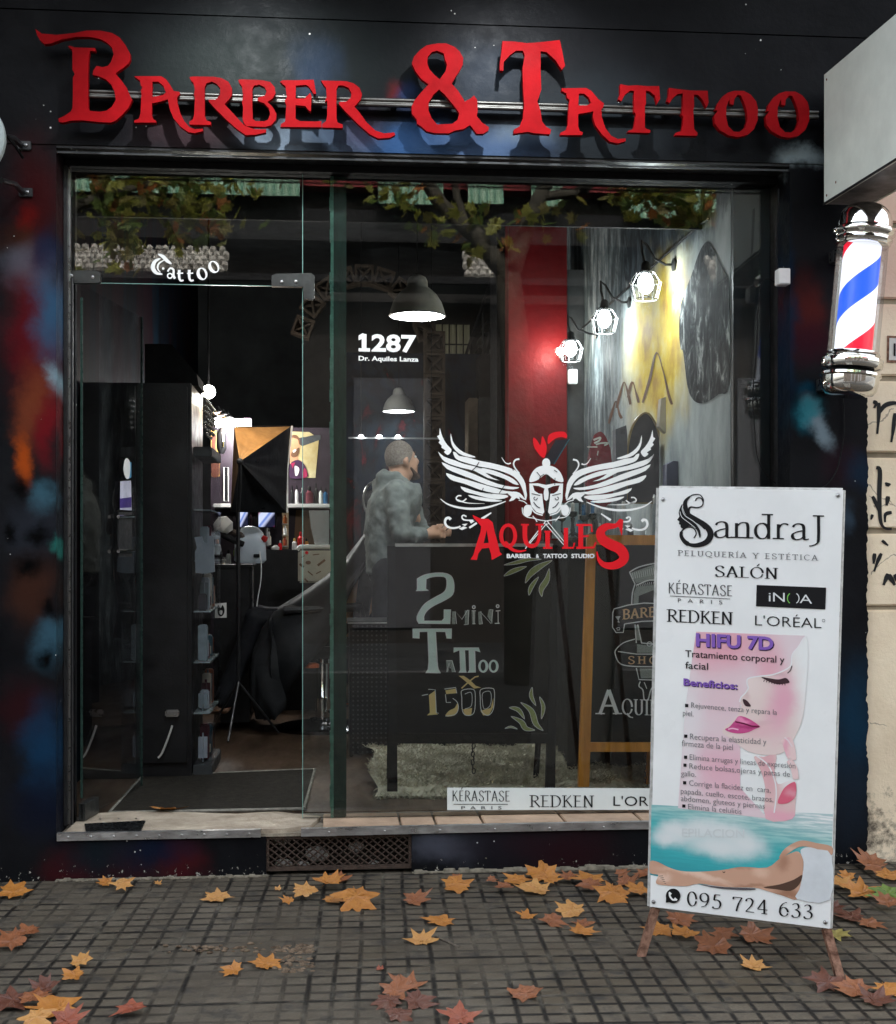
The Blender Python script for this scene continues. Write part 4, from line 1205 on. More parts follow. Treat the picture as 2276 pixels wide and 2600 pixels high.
# junction box and its cables on the window jamb
jb = thing("junction_box", "small white electrical box on the black jamb of the shop window", "electrical box", tuple(P(1980, 702, .02)))
p0, p1 = P(1967, 728, .03), P(1996, 688, .03)
MB().box((p0.x, -.028, p0.z), (p1.x, .028, p1.z), .003).build("box", M['white'], jb)
MB().box((p0.x + .003, -.031, p0.z + .003), (p1.x - .003, -.0285, p1.z - .003), .001).build("lid", M['white'], jb)
def cable(label, pts, Y, r=.0028):
    c_ = thing("cable", label, "cable", tuple(P(*pts[0], Y)))
    MB().tube([P(x, y, Y) for x, y in cr(pts, 5)], r, 6).build("lead", M['blackmat'], c_, smooth=True)
cable("black cable leaving the white electrical box and dropping inside the window edge", [(1966, 716), (1950, 708), (1934, 720), (1926, 780), (1920, 900), (1912, 1000), (1916, 1080), (1924, 1160), (1950, 1210), (1990, 1240)], GY - .02)
cable("black cable rising from the white electrical box up the jamb", [(1976, 688), (1972, 640), (1975, 560), (1978, 480)], .03)

# round sign and its arms at the far side of the door
rs = thing("round_sign", "pale round projecting sign on two black bolted arms beside the door", "sign", tuple(P(4, 340, -.5)))
c_ = P(-96, 349, -.42)
MB().lathe([(.01, -.02), (.150, -.02), (.158, -.014), (.158, .014), (.150, .02), (.01, .02)], c_, 64, Matrix.Rotation(R(90), 4, 'X')).build("disc", pm("pale disc", (.40, .46, .45), .4, .08, 5), rs, smooth=40)
for y0, y1, x1 in ((372, 371, 80), (468, 490, 84)):
    e = P(x1 - 12, y1, 0)
    a = P(4, y0 - (28 if y0 < 400 else 10), -.3)
    MB().tube([a, V(((a.x + e.x) / 2, (a.y + e.y) / 2, (a.z + e.z) / 2 + .01)), V((e.x - .02, -.012, e.z))], .011, 8).build("arm", M['blackmetal'], rs, smooth=True)
    MB().box((e.x - .035, -.012, e.z - .018), (e.x + .02, -.0005, e.z + .018), .003).build("wall_plate", M['blackmetal'], rs)
    MB().lathe([(.001, 0), (.007, .001), (.007, .004), (.001, .006)], (e.x, -.0125, e.z), 6, Matrix.Rotation(R(90), 4, 'X')).build("bolt", M['steel'], rs)
MB().tube([P(14, 340, -.3), P(40, 372, -.14), P(58, 400, -.03)], .006, 6).build("strap", M['blackmat'], rs)

# ------------------------------------------------------------------ neighbouring facade
nb = thing("neighbour_building", "beige rendered building with grooved courses and black graffiti beside the shop", "building", (XN, 0, 0))
def m_beige():
    t = NT("aged beige render")
    pos = t.coord("Pos")
    sx = t.n("SeparateXYZ"); t.l(pos, sx.inputs[0])
    col = t.ramp(t.noise(pos, 2.4, 7, .65), (.3, (.68, .55, .39)), (.55, (.80, .67, .49)), (.75, (.84, .72, .56)))
    low = t.n("MapRange", i_1=.02, i_2=.55, i_3=.24, i_4=-.05); t.l(sx.outputs[2], low.inputs[0])
    dirt = t.ramp(t.math('ADD', t.noise(pos, 9, 7, .72), low.outputs[0]), (.60, 0.0), (.74, .9))
    col = t.mix(dirt, col, (.06, .052, .042))
    pink = t.n("MapRange", interpolation_type='SMOOTHSTEP', i_1=2.25, i_2=2.5); t.l(sx.outputs[2], pink.inputs[0])
    col = t.mix(pink.outputs[0], col, t.ramp(t.noise(pos, 3, 5), (.3, (.64, .43, .33)), (.7, (.72, .53, .42))))
    cr_ = t.n("TexVoronoi", feature='DISTANCE_TO_EDGE', i_Scale=3.0)
    wv = t.n("VectorMath", operation='MULTIPLY_ADD'); nz = t.n("TexNoise", i_Scale=4, i_Detail=5); t.l(pos, nz.inputs["Vector"])
    t.l(nz.outputs["Color"], wv.inputs[0]); wv.inputs[1].default_value = (.25, .25, .25); t.l(pos, wv.inputs[2]); t.l(wv.outputs[0], cr_.inputs["Vector"])
    cm = t.math('MULTIPLY', t.math('LESS_THAN', cr_.outputs["Distance"], .006), t.math('GREATER_THAN', t.noise(pos, 2.0, 2), .56))
    col = t.mix(t.math('MULTIPLY', cm, .6), col, (.12, .10, .08))
    t.set(col, .8, None, .15)
    t.bump(t.noise(pos, 45, 6, .7), .45, .006)
    return t.m
mbg = m_beige()
xb = XN - .02
rows_ = [2600, 1545, 1348, 1155, 960, 764, 570, 380, 190, 0, -190]
for a, b in zip(rows_, rows_[1:]):
    z0 = max(-.05, P(2230, a, .02).z) + .012
    z1 = P(2230, b, .02).z - .012
    if b == 1545:
        z0, z1 = -.05, P(2230, 1545, .02).z - .006
    MB().box((xb, .022, z0), (9, .4, z1), .006).build("render_course", mbg, nb)
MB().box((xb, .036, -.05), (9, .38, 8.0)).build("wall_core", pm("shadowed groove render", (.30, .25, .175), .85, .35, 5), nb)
NP = FY(.022)
gr = PM(2100, 950, 176 / 267 * (1350 / 2047) / (176 / 267))
m_graf = pm("black spray paint", (.012, .012, .013), .6, .2, 30)
gk = lambda l, wd: gr.line(cr(l, 5), lambda u: wd * (.55 + .45 * math.sin(math.pi * min(1, u * 1.2 + .1))))
gk([(178, 106), (190, 112), (182, 130)], 16); gk([(200, 110), (200, 160), (194, 230)], 16); gk([(200, 150), (222, 122), (250, 112), (272, 116), (282, 160)], 18); gk([(262, 150), (256, 210), (248, 262)], 16)
gk([(190, 360), (204, 372), (202, 460), (206, 560), (222, 592), (250, 596)], 18); gk([(176, 470), (190, 500), (204, 540)], 15); gk([(236, 418), (232, 432)], 24); gk([(236, 470), (230, 506)], 18); gk([(250, 532), (226, 540), (224, 570)], 15); gk([(212, 640), (236, 660)], 12); gk([(176, 540), (170, 560)], 12)
gk([(184, 690), (180, 730)], 16); gk([(210, 690), (196, 720), (182, 760)], 15); gk([(236, 768), (218, 812)], 18); gk([(238, 772), (262, 812)], 20); gk([(262, 770), (290, 822)], 22)
gr.build("graffiti", NP, m_graf, nb, off=.002)
np_ = thing("number_plate", "small white enamel house number plate with black figures on the beige wall", "sign", tuple(P(2264, 885, .02)))
pp = PM(); pp.poly(cr([(2254, 852), (2340, 856), (2340, 922), (2253, 920)], 1, True)); pp.build("plate_rim", NP, M['rust'], np_, off=.004, thick=.006)
pp = PM(); pp.poly([(2259, 858), (2336, 862), (2336, 916), (2258, 914)]); pp.build("plate", NP, M['offwhite'], np_, off=.006, thick=.004)
pp = PM(); pp.line([(2272, 872), (2272, 904)], 5); pp.line([(2300, 872), (2300, 906)], 5); pp.build("figures", NP, bk, np_, off=.008)

# ------------------------------------------------------------------ free-standing salon board
FOL, FOR_ = G(1627, 2434, 0), G(2136, 2497, 0)
def cam_depth(px, py, zc):
    r = ray(px, py)
    return CAM + r * zc
c_bl, c_br, c_tl = cam_depth(1651, 2302, 4.42), cam_depth(2108, 2358, 4.18), cam_depth(1674, 1239, 4.48)
bn = (c_br - c_bl).cross(c_tl - c_bl).normalized()
if bn.y > 0:
    bn = -bn
SB = Plane(c_bl, bn)
stand = thing("standing_sign", "tall white salon poster board on rusty legs standing on the pavement", "sign", ((FOL.x + FOR_.x) / 2, (FOL.y + FOR_.y) / 2, 0))
def pprint(name, c, rough=.45, var=.05, sc__=6, col2=None):
    return pm(name, c, rough, var, sc__, col2=col2, rv=.05, spec=.15)
pb = PM(); pb.poly([(1674, 1239), (2141, 1245), (2108, 2358), (1651, 2302)])
pb.build("panel", SB, pm("white laminated board", (.80, .81, .80), .35, .05, 4), stand, off=0, thick=.008)
m_frame = pm("chipped white frame", (.5, .49, .46), .6, .4, 40, col2=(.6, .6, .58))
for a, b in (((1675, 1241), (2140, 1247)), ((1674, 1239), (1651, 2300)), ((2140, 1245), (2107, 2356)), ((1651, 2300), (2107, 2356))):
    p0, p1 = SB.at(*a, -.019), SB.at(*b, -.019)
    MB().tube([p0, p1], .010, 4).build("frame_tube", m_frame, stand)
for (a, foot) in (((1668, 2296), FOL), ((2096, 2352), FOR_)):
    p0 = SB.at(*a, -.022)
    d = (V(foot) - p0).normalized()
    p0 = p0 - d * .05
    mb = MB()
    u = d.cross(V((0, 1, 0))).normalized(); v = d.cross(u).normalized()
    for h_, z in ((.0125, 0),):
        rings = [[p + u * sx_ * h_ + v * sy_ * h_ for sx_, sy_ in ((-1, -1), (1, -1), (1, 1), (-1, 1))] for p in (p0, V(foot) + V((0, 0, .004)))]
        mb.loft(rings)
    mb.build("leg", M['rust'], stand)
    bfoot = V(foot) + ((FOR_ - FOL).normalized() * (.16 if foot is FOL else -.16)) + V((.09, .76, .006))
    rings = [[p + V((sx_ * .011, sy_ * .011, 0)) for sx_, sy_ in ((-1, -1), (1, -1), (1, 1), (-1, 1))] for p in (SB.at(a[0] + (70 if foot is FOL else -70), 1300, -.05), bfoot)]
    MB().loft(rings).build("leg", M['rust'], stand)
for x, y in ((1684, 1268), (1660, 2290), (2128, 1258), (2096, 2342)):
    MB().lathe([(.001, 0), (.007, .001), (.005, .004), (.001, .005)], SB.at(x, y, .001), 10, V((0, 0, 1)).rotation_difference(bn).to_matrix().to_4x4()).build("bolt", M['steel'], stand)

pk_ = pprint("black ink", (.007, .007, .008), .5, .1)
gk2_ = pprint("pale grey ink", (.15, .15, .155), .4, .1)
gk_ = pprint("grey ink", (.06, .06, .063), .4, .1)
ZP = (1600, 1200, 676 / 1792)
ZQ = (1550, 1800, 726 / 1792)
# logo: letter S with a woman's profile and hair
lg = PM(*ZP)
lg.line(cr([(440, 190), (452, 172), (478, 172), (492, 200), (482, 226), (450, 236), (410, 232), (396, 250), (400, 280), (440, 310), (500, 350), (536, 390), (540, 430), (510, 470), (440, 490), (380, 474), (346, 430), (352, 390), (390, 366), (430, 376), (446, 410), (430, 440)], 6), lambda u: 8 + 34 * math.exp(-((u - .55) / .16) ** 2) + (10 if .7 < u < .8 else 0))
lg.line(cr([(404, 160), (430, 148), (470, 150), (492, 176), (494, 200)], 5), 7)
lg.line(cr([(404, 160), (376, 190), (372, 230), (400, 290), (470, 340), (505, 380)], 6), lambda u: 10 + 22 * math.sin(math.pi * u))
lg.poly(cr([(352, 212), (336, 240), (328, 270), (332, 296), (318, 318), (332, 328), (330, 346), (340, 352), (342, 368), (362, 378), (392, 360), (424, 366), (452, 390), (470, 440), (476, 400), (440, 340), (380, 290), (356, 250)], 4, True))
lg.build("logo", SB, pk_, stand)
lh = PM(*ZP)
lh.line(cr([(356, 222), (352, 250), (372, 290), (430, 330), (470, 372), (480, 420)], 5), 5)
lh.line(cr([(336, 262), (350, 300), (400, 340), (440, 372)], 5), 4)
lh.build("logo_highlight", SB, pprint("white ink", (.66, .68, .68)), stand, off=.003)
t1 = PM(*ZP); t1.serif("andraJ", 556, 436, 1300, 456, 168, .125, .36, gap=.03); t1.build("lettering", SB, pk_, stand)
t1 = PM(*ZP); t1.serif("PELUQUERÍA Y ESTÉTICA", 322, 558, 1264, 592, 36, .15, .5, gap=.22); t1.build("lettering", SB, gk_, stand)
t1 = PM(*ZP); t1.serif("SALÓN", 568, 700, 994, 716, 74, .19, .3, gap=.09); t1.build("lettering", SB, pk_, stand)
t1 = PM(*ZP); t1.serif("KÉRASTASE", 256, 812, 688, 832, 72, .105, .55, ser=False, gap=.08); t1.line([(270, 830), (672, 850)], 4); t1.text("P   A   R   I   S", 322, 872, 620, 886, 25); t1.build("lettering", SB, gk_, stand)
t1 = PM(*ZP); t1.serif("REDKEN", 250, 1003, 690, 1024, 84, .15, .5, gap=.06); t1.build("lettering", SB, pk_, stand)
t1 = PM(*ZP); t1.text("L'ORÉAL", 842, 1028, 1288, 1048, 66, -.008); t1.line(ell(1303, 996, 9, 9), 2.5, True); t1.build("lettering", SB, pk_, stand)
t1 = PM(*ZP); t1.poly([(853, 756), (1320, 774), (1315, 921), (848, 899)]); t1.build("black_label", SB, pk_, stand)
t1 = PM(*ZP); t1.text("iN", 934, 866, 1042, 870, 60, .0); t1.line(cr(ell(1110, 846, 28, 34, -70, 70, 8), 2), 6); t1.text("A", 1142, 878, 1226, 882, 58, -.004)
t1.build("lettering", SB, pprint("white ink two", (.66, .68, .68)), stand, off=.003)
t1 = PM(*ZP); t1.line(cr(ell(1086, 846, 26, 34, 110, 250, 8), 2), 6); t1.build("lettering", SB, pprint("green ink", S(120, 190, 90)), stand, off=.003)
# printed picture: profile of a face on a rose ground
def px_grad(name, p0, p1, *stops):
    """printed ink blending between two points of the board"""
    t = NT(name)
    a, b = SB.at(*p0), SB.at(*p1)
    d = (b - a); L_ = d.length
    sub = t.n("VectorMath", operation='SUBTRACT'); t.l(t.coord("Pos"), sub.inputs[0]); sub.inputs[1].default_value = a
    dot = t.n("VectorMath", operation='DOT_PRODUCT'); t.l(sub.outputs[0], dot.inputs[0]); dot.inputs[1].default_value = d / (L_ * L_)
    t.set(t.ramp(dot.outputs["Value"], *stops), .4)
    return t
wht = (.80, .81, .80)
def px_spray(name, base, blobs):
    """printed ink with soft airbrushed patches: (x, y, rx, ry, turn, colour, amount) in photograph pixels"""
    t = NT(name)
    bl = []
    for x_, y_, rx_, ry_, ro_, c_, am_ in blobs:
        p_ = SB.at(x_, y_); bl.append((p_.x, p_.z, rx_ / 790, ry_ / 790, R(ro_), c_, am_))
    t.set(spray(t, t.coord("Pos"), base, bl), .45, None, .15)
    return t
PK = (.72, .36, .43)
rose = px_spray("rose print", (.72, .60, .63), [(1830, 1640, 190, 130, 0, PK, .95), (1830, 1780, 110, 110, 0, (.72, .50, .55), .7), (1850, 1960, 160, 150, 0, (.74, .42, .50), .9), (1745, 1850, 50, 300, 0, (.74, .70, .71), .8), (1960, 1700, 60, 120, 0, PK, .8)])
q1 = PM(); q1.poly([(1768, 1604), (2044, 1614), (2030, 1700), (1880, 1790), (1880, 2000), (1950, 2078), (1722, 2052), (1740, 1800)]); q1.build("rose_ground", SB, rose.m, stand, off=.0012)
skin = px_spray("skin print", (.74, .60, .57), [(1985, 1790, 55, 150, 10, (.72, .36, .46), .9), (1925, 1850, 60, 40, 0, (.72, .44, .48), .7), (1900, 1740, 50, 60, 0, (.78, .66, .63), .8), (1960, 1650, 60, 50, 0, (.66, .52, .55), .7), (2060, 1700, 62, 330, 0, wht, 1.0), (2040, 1480 + 120, 60, 120, 0, wht, .9), (2020, 2010, 60, 60, 0, wht, .8), (1972, 1714, 44, 14, 6, (.52, .36, .38), .6), (1896, 1776, 14, 24, 0, (.60, .42, .42), .6), (1930, 1834, 60, 12, 0, (.64, .42, .44), .5)])
fa = PM(*ZP)
prof = [(1180, 1100), (1130, 1170), (1092, 1220), (1080, 1290), (1050, 1320), (980, 1350), (880, 1366), (806, 1378), (788, 1400), (796, 1440), (780, 1480), (750, 1510), (738, 1540), (752, 1566), (742, 1590), (730, 1620), (700, 1660), (640, 1710), (622, 1750), (660, 1780), (700, 1800), (740, 1840), (800, 1878), (900, 1900), (1000, 1895), (1060, 1860), (1120, 1760), (1165, 1640), (1190, 1400), (1200, 1200)]
fa.poly(cr(prof, 3, True)); fa.build("face_print", SB, skin.m, stand, off=.0016)
sw = PM(*ZP); sw.line(cr([(1186, 1100), (1134, 1172), (1092, 1226), (1084, 1296), (1040, 1330), (960, 1360), (860, 1372), (796, 1386), (788, 1420), (796, 1450), (776, 1484), (748, 1512), (738, 1544)], 5), 9); sw.line(cr([(850, 1905), (930, 1970), (976, 2080), (984, 2180), (970, 2290)], 5), 9); sw.build("highlight_print", SB, pprint("pale print", (.78, .76, .77)), stand, off=.002)
ey = PM(*ZP); ey.poly(cr([(884, 1376), (940, 1384), (1000, 1392), (1050, 1382), (1074, 1412), (1040, 1420), (990, 1424), (930, 1404)], 4, True))
for i in range(9):
    ey.line([(905 + i * 17, 1396 + i * 2), (900 + i * 18, 1412 + i * 3 - abs(i - 4))], 5)
ey.line(cr([(1060, 1350), (1080, 1330), (1090, 1300)], 4), 6); ey.poly(cr([(760, 1524), (784, 1532), (806, 1556), (812, 1574), (780, 1572), (764, 1550)], 3, True)); ey.build("eye_print", SB, pprint("dark brown ink", (.05, .025, .03)), stand, off=.0024)
lp = PM(*ZP); lp.poly(cr([(704, 1672), (730, 1640), (770, 1644), (820, 1668), (866, 1700), (874, 1712), (840, 1726), (800, 1746), (740, 1756), (676, 1748), (640, 1728), (668, 1712)], 4, True)); lp.build("lip_print", SB, px_spray("lip ink", S(196, 82, 136), [(1880, 1828, 34, 8, 0, S(236, 150, 186), .8), (1900, 1842, 60, 7, 4, S(150, 44, 96), .7)]).m, stand, off=.0024)
l2 = PM(*ZP); l2.line(cr([(708, 1676), (770, 1690), (820, 1706), (870, 1708)], 4), 9); l2.build("lip_line_print", SB, pprint("plum ink", S(100, 26, 60)), stand, off=.003)
l2 = PM(*ZP); l2.line(cr([(660, 1728), (690, 1722), (730, 1730)], 4), 9); l2.build("lip_shine_print", SB, pprint("lip gloss ink", S(236, 180, 205)), stand, off=.003)
nk_ = px_spray("neck print", (.72, .50, .49), [(2000, 1960, 40, 90, 0, wht, .9), (1950, 1950, 30, 120, 0, (.70, .38, .42), .8), (1990, 2070, 90, 30, 0, (.76, .36, .46), .8)])
hd_ = PM(*ZQ); hd_.poly(cr([(900, 300), (960, 300), (1040, 286), (1030, 380), (1050, 470), (1120, 450), (1165, 470), (1160, 600), (1140, 690), (975, 690), (972, 500), (940, 380)], 3, True)); hd_.build("neck_print", SB, nk_.m, stand, off=.0015)
fg_ = PM(*ZQ)
for l_, w_ in (([(1085, 190), (1110, 250), (1128, 310)], 40), ([(1118, 178), (1138, 240), (1150, 320)], 38), ([(1120, 320), (1150, 370), (1164, 440)], 42)):
    fg_.line(cr(l_, 5), lambda u, w_=w_: w_ * (.55 + .45 * math.sin(math.pi * (.2 + .6 * u))))
fg_.build("finger_print", SB, px_spray("finger print ink", (.78, .58, .57), [(1998, 1900, 12, 60, 0, (.74, .34, .44), .8)]).m, stand, off=.0024)
fl_ = PM(*ZQ); fl_.line(cr([(1092, 178), (1116, 200), (1140, 236)], 4), 10); fl_.line([(1108, 300), (1140, 350)], 4); fl_.build("nail_print", SB, pprint("nail ink", (.80, .66, .68)), stand, off=.003)
hp_ = PM(*ZQ); hp_.poly(cr([(1050, 590), (1070, 530), (1100, 486), (1150, 458), (1165, 480), (1160, 550), (1110, 590)], 4, True)); hp_.build("sleeve_print", SB, px_spray("rose red ink", (.66, .13, .20), [(2010, 2010, 30, 20, 0, (.72, .32, .38), .8)]).m, stand, off=.0026)
# sea, faded cloud patch and legs
def m_sea():
    t = px_grad("sea print", (1870, 2040), (1840, 2260), (0, wht), (.22, (.36, .58, .56)), (.42, (.05, .42, .43)), (.7, (.04, .40, .43)), (1, (.02, .27, .32)))
    src = t.b.inputs["Base Color"].links[0].from_socket
    cb_ = []
    for x_, y_, rx_, rz_ in ((1720, 2112, 52, 30), (1780, 2118, 70, 34), (1850, 2120, 60, 34), (1900, 2150, 46, 34), (1830, 2160, 90, 30), (1700, 2135, 40, 24)):
        p_ = SB.at(x_, y_); cb_.append((p_.x, p_.z, rx_ * 1.5 / 800, rz_ * 1.5 / 800, 0, (.70, .73, .73), .95))
    wv = t.noise(t.scale(t.coord("Pos"), 3.0, 3.0, 40), 3.0, 5, .6)
    t.l(spray(t, t.coord("Pos"), t.mix(t.ramp(wv, (.42, .5), (.58, 0.0)), src, (.03, .30, .33)), cb_), t.b.inputs["Base Color"])
    return t.m
se = PM(*ZQ); se.poly([(258, 600), (1396, 660), (1385, 960), (900, 1110), (560, 1100), (250, 1040)]); se.build("sea_print", SB, m_sea(), stand, off=.0008)
tx = PM(*ZQ); tx.text("EPILACION", 450, 800, 840, 808, 52, .004); tx.build("faded_lettering", SB, pprint("faded grey ink", (.62, .66, .66)), stand, off=.002)
lgp = PM(*ZQ); lgp.poly(cr([(250, 955), (300, 960), (360, 990), (440, 1015), (560, 1020), (700, 1010), (820, 990), (980, 995), (1060, 940), (1130, 905), (1180, 895), (1210, 950), (1205, 1040), (1180, 1190), (1080, 1170), (980, 1140), (900, 1120), (720, 1116), (560, 1095), (480, 1110), (380, 1108), (300, 1100), (286, 1080), (300, 1040), (250, 1028)], 3, True))
lgp.poly(cr([(1058, 930), (1090, 880), (1150, 840), (1210, 824), (1290, 840), (1388, 862), (1388, 916), (1330, 890), (1230, 862), (1170, 870), (1110, 910), (1072, 934)], 3, True))
tan_ = (.56, .33, .23)
sk2 = px_spray("tan skin print", tan_, [(1770, 2226, 130, 12, 4, (.76, .54, .42), .9), (1680, 2232, 34, 16, 0, (.76, .55, .44), .9), (1690, 2196, 40, 14, 0, (.50, .28, .2), .7), (1930, 2215, 30, 20, 0, (.72, .48, .36), .8), (1985, 2190, 26, 34, 0, (.34, .17, .11), .75), (1900, 2244, 80, 8, 0, (.36, .19, .12), .8), (1880, 2203, 60, 8, -4, (.40, .22, .15), .7), (2000, 2270, 50, 24, 0, (.30, .15, .09), .9), (2010, 2160, 40, 10, 10, (.70, .48, .37), .7)])
lgp.build("leg_print", SB, sk2.m, stand, off=.0020)
sd = PM(*ZQ); sd.poly(cr([(560, 1100), (720, 1118), (900, 1124), (880, 1136), (700, 1128)], 3, True)); sd.build("shadow_print", SB, pprint("grey blue print", (.10, .09, .10)), stand, off=.0026)
sd = PM(*ZQ); sd.poly(cr([(1204, 1040), (1150, 1070), (1060, 1100), (960, 1118), (1040, 1130), (1130, 1140), (1184, 1100)], 3, True)); sd.build("shadow_print", SB, pprint("brown shade print", (.09, .05, .035)), stand, off=.0026)
sd = PM(*ZQ); sd.line(cr([(704, 1020), (712, 1026), (720, 1020)], 3), 5)
for i in range(5):
    sd.line([(306 + i * 8, 1048 + i * 11), (330 + i * 5, 1046 + i * 12)], 3)
sd.build("toe_print", SB, pprint("dark brown print", (.06, .035, .03)), stand, off=.0026)
tw = PM(*ZQ); tw.poly(cr([(1196, 880), (1240, 866), (1300, 880), (1386, 920), (1376, 1196), (1170, 1190), (1186, 1130), (1206, 1040), (1212, 960), (1196, 910)], 3, True)); tw.build("towel_print", SB, pprint("towel print", (.62, .65, .67), .45, .1, 12), stand, off=.003)
# lower writing
vi = S(128, 92, 176)
m_vi, m_nv = pprint("violet ink", vi), pprint("dark violet ink", (.03, .012, .05))
for dx, dy, m_, o_ in ((6, 7, m_nv, .0026), (0, 0, m_vi, .0032)):
    t1 = PM(*ZP); t1.text("HIFU 7D", 444 + dx, 1166 + dy, 966 + dx, 1192 + dy, 86, .035); t1.build("lettering", SB, m_, stand, off=o_)
    t1 = PM(*ZP); t1.text("Beneficios:", 360 + dx * .8, 1430 + dy * .8, 722 + dx * .8, 1458 + dy * .8, 46, .025); t1.build("lettering", SB, m_, stand, off=o_)
t1 = PM(*ZP); t1.text("Tratamiento corporal y", 372, 1240, 1040, 1282, 46, .004); t1.text("facial", 372, 1318, 526, 1328, 46, .004); t1.build("lettering", SB, pk_, stand, off=.003)
t1 = PM(*ZP); t1.text("Rejuvenece, tenza y repara la", 412, 1582, 990, 1632, 36, -.006); t1.text("piel.", 356, 1634, 428, 1642, 36, -.006); t1.build("lettering", SB, gk2_, stand, off=.003)
body = [("Recupera la elasticidad y", 500, 190, 978, 224, 36), ("firmeza de la piel", 448, 232, 768, 258, 36), ("Elimina arrugas y lineas de expresión", 498, 318, 1160, 374, 34), ("Reduce bolsas,ojeras y patas de", 496, 374, 1126, 426, 34), ("gallo.", 444, 420, 536, 426, 34),
        ("Corrige la flacidez en  cara,", 494, 480, 1006, 526, 34), ("papada, cuello, escote, brazos,", 442, 530, 1022, 584, 34), ("abdomen, gluteos y piernas", 442, 576, 968, 626, 34), ("Elimina la celulitis", 488, 628, 822, 660, 34)]
for s_, a, b, c__, d, e in body:
    t1 = PM(*ZQ); t1.text(s_, a, b, c__, d, e, -.008); t1.build("lettering", SB, gk2_, stand, off=.0034)
bl_ = PM(*ZQ)
for x, y in ((473, 170), (472, 302), (468, 352), (466, 462), (461, 608)):
    bl_.poly([(x - 10, y - 10), (x + 10, y - 9), (x + 10, y + 11), (x - 10, y + 10)])
x, y = ((1743.8 - 1550) / ZQ[2], (1791 - 1800) / ZQ[2]); bl_.poly([(x - 10, y - 10), (x + 10, y - 9), (x + 10, y + 11), (x - 10, y + 10)])
bl_.build("bullet_marks", SB, pk_, stand, off=.003)
ph = PM(*ZQ); ph.serif("095 724 633", 480, 1232, 1270, 1320, 90, .135, .38, gap=.12); ph.build("lettering", SB, pk_, stand, off=.0032)
ph = PM(*ZQ); ph.poly(ell(394, 1172, 46, 46)); ph.poly([(350, 1184), (348, 1214), (390, 1208)]); ph.build("phone_logo", SB, pk_, stand, off=.0032)
ph = PM(*ZQ); ph.line(cr([(372, 1152), (374, 1174), (392, 1196), (414, 1196)], 5), 11); ph.line([(368, 1150), (382, 1162)], 12); ph.line([(402, 1186), (418, 1200)], 12); ph.build("phone_logo_mark", SB, pprint("white ink three", wht), stand, off=.0042)

# ------------------------------------------------------------------ inside the shop: lamps
def point(name, loc, watts, col, r=.04):
    li = bpy.data.objects.new(name, bpy.data.lights.new(name, 'POINT'))
    COL.objects.link(li)
    li.location = loc
    li.data.energy, li.data.color, li.data.shadow_soft_size = watts * .21, col, r
    return li
def tbox(name, a, b, mat, parent, bev=.004, label=None):
    return MB().box(a, b, bev).build(name, mat, parent, label=label)
COOL = (.86, .95, 1.0)
bulb = emit("cool bulb", (.9, .97, 1.0), 14)
cable_m = M['blackmetal']
def cage_lamp(px, py, X, label, watts=16):
    c = PX(px, py, X)
    t_ = thing("cage_lamp", label, "lamp", tuple(c), "caged wall lamps along the mural wall")
    yb = c.y + .02
    # arm from the wall, goose-neck, socket, bulb, wire cage
    MB().tube([(RX1, yb, c.z + .10), (RX1 - .05, yb, c.z + .10), (X + .05, yb, c.z + .13), (X + .01, yb, c.z + .20), (X - .02, yb - .01, c.z + .22), (X - .02, c.y, c.z + .16), (X, c.y, c.z + .08)], .007, 8).build("arm", cable_m, t_, smooth=True)
    MB().lathe([(.03, 0), (.035, .012), (.01, .02)], (RX1, yb, c.z + .10), 16, Matrix.Rotation(R(-90), 4, 'Y')).build("wall_plate", cable_m, t_)
    MB().lathe([(.012, .11), (.022, .10), (.026, .05), (.03, .045)], c, 16).build("socket", cable_m, t_, smooth=40)
    MB().sphere(c + V((0, 0, -.005)), (.040, .040, .052), 16, 10).build("bulb", bulb, t_, smooth=True)
    mb = MB()
    for rr_, z in ((.062, -.085), (.082, .0), (.05, .05)):
        mb.tube([c + V((rr_ * math.cos(a), rr_ * math.sin(a), z)) for a in [2 * math.pi * i / 24 for i in range(24)]], .0025, 5, closed=True)
    for i in range(8):
        a = 2 * math.pi * i / 8
        d = V((math.cos(a), math.sin(a), 0))
        mb.tube([c + d * .03 + V((0, 0, .06)), c + d * .05 + V((0, 0, .05)), c + d * .082, c + d * .062 + V((0, 0, -.085))], .0022, 5)
    mb.build("cage", M['steel'], t_)
    point("cage_lamp_light", c + V((.0, 0, -.09)), watts, COOL, .05)
cage_lamp(1640, 718, 1.62, "caged wall lamp nearest the shop window, hanging over the golden peaks", 5)
cage_lamp(1535, 808, 1.62, "middle caged wall lamp, over the small peaks of the mural", 4.4)
cage_lamp(1450, 884, 1.60, "caged wall lamp farthest from the window, beside the red pillar", 3.5)
sb_ = thing("bulb_lamp", "small bare bulb glaring right against the edge of the red pillar", "lamp", tuple(P(1424, 892, 3.56)))
c = P(1424, 892, 3.56)
MB().tube([c + V((.03, .13, -.03)), c + V((.02, .06, -.03)), c + V((.006, .01, -.03))], .018, 10).build("socket", cable_m, sb_, smooth=True)
MB().sphere(c, .030, 14, 10).build("bulb", emit("warm bulb", (1, .93, .70), 9), sb_, smooth=True)
point("bulb_light", c + V((-.035, -.01, 0)), 7, (1, .9, .8), .03)
cb = thing("cable", "black conduit running along the mural wall above the caged lamps", "cable", tuple(PX(1700, 640, RX1)))
MB().tube([PX(1800, 556, RX1 - .012), PX(1775, 572, RX1 - .012), PX(1640, 692, RX1 - .012), PX(1535, 784, RX1 - .012), PX(1450, 858, RX1 - .012)], .006, 6).build("conduit", M['blackmat'], cb, smooth=True)
sk_ = thing("switch_box", "small white switch box on the mural wall beside the red pillar", "electrical box", tuple(PX(1452, 960, RX1)))
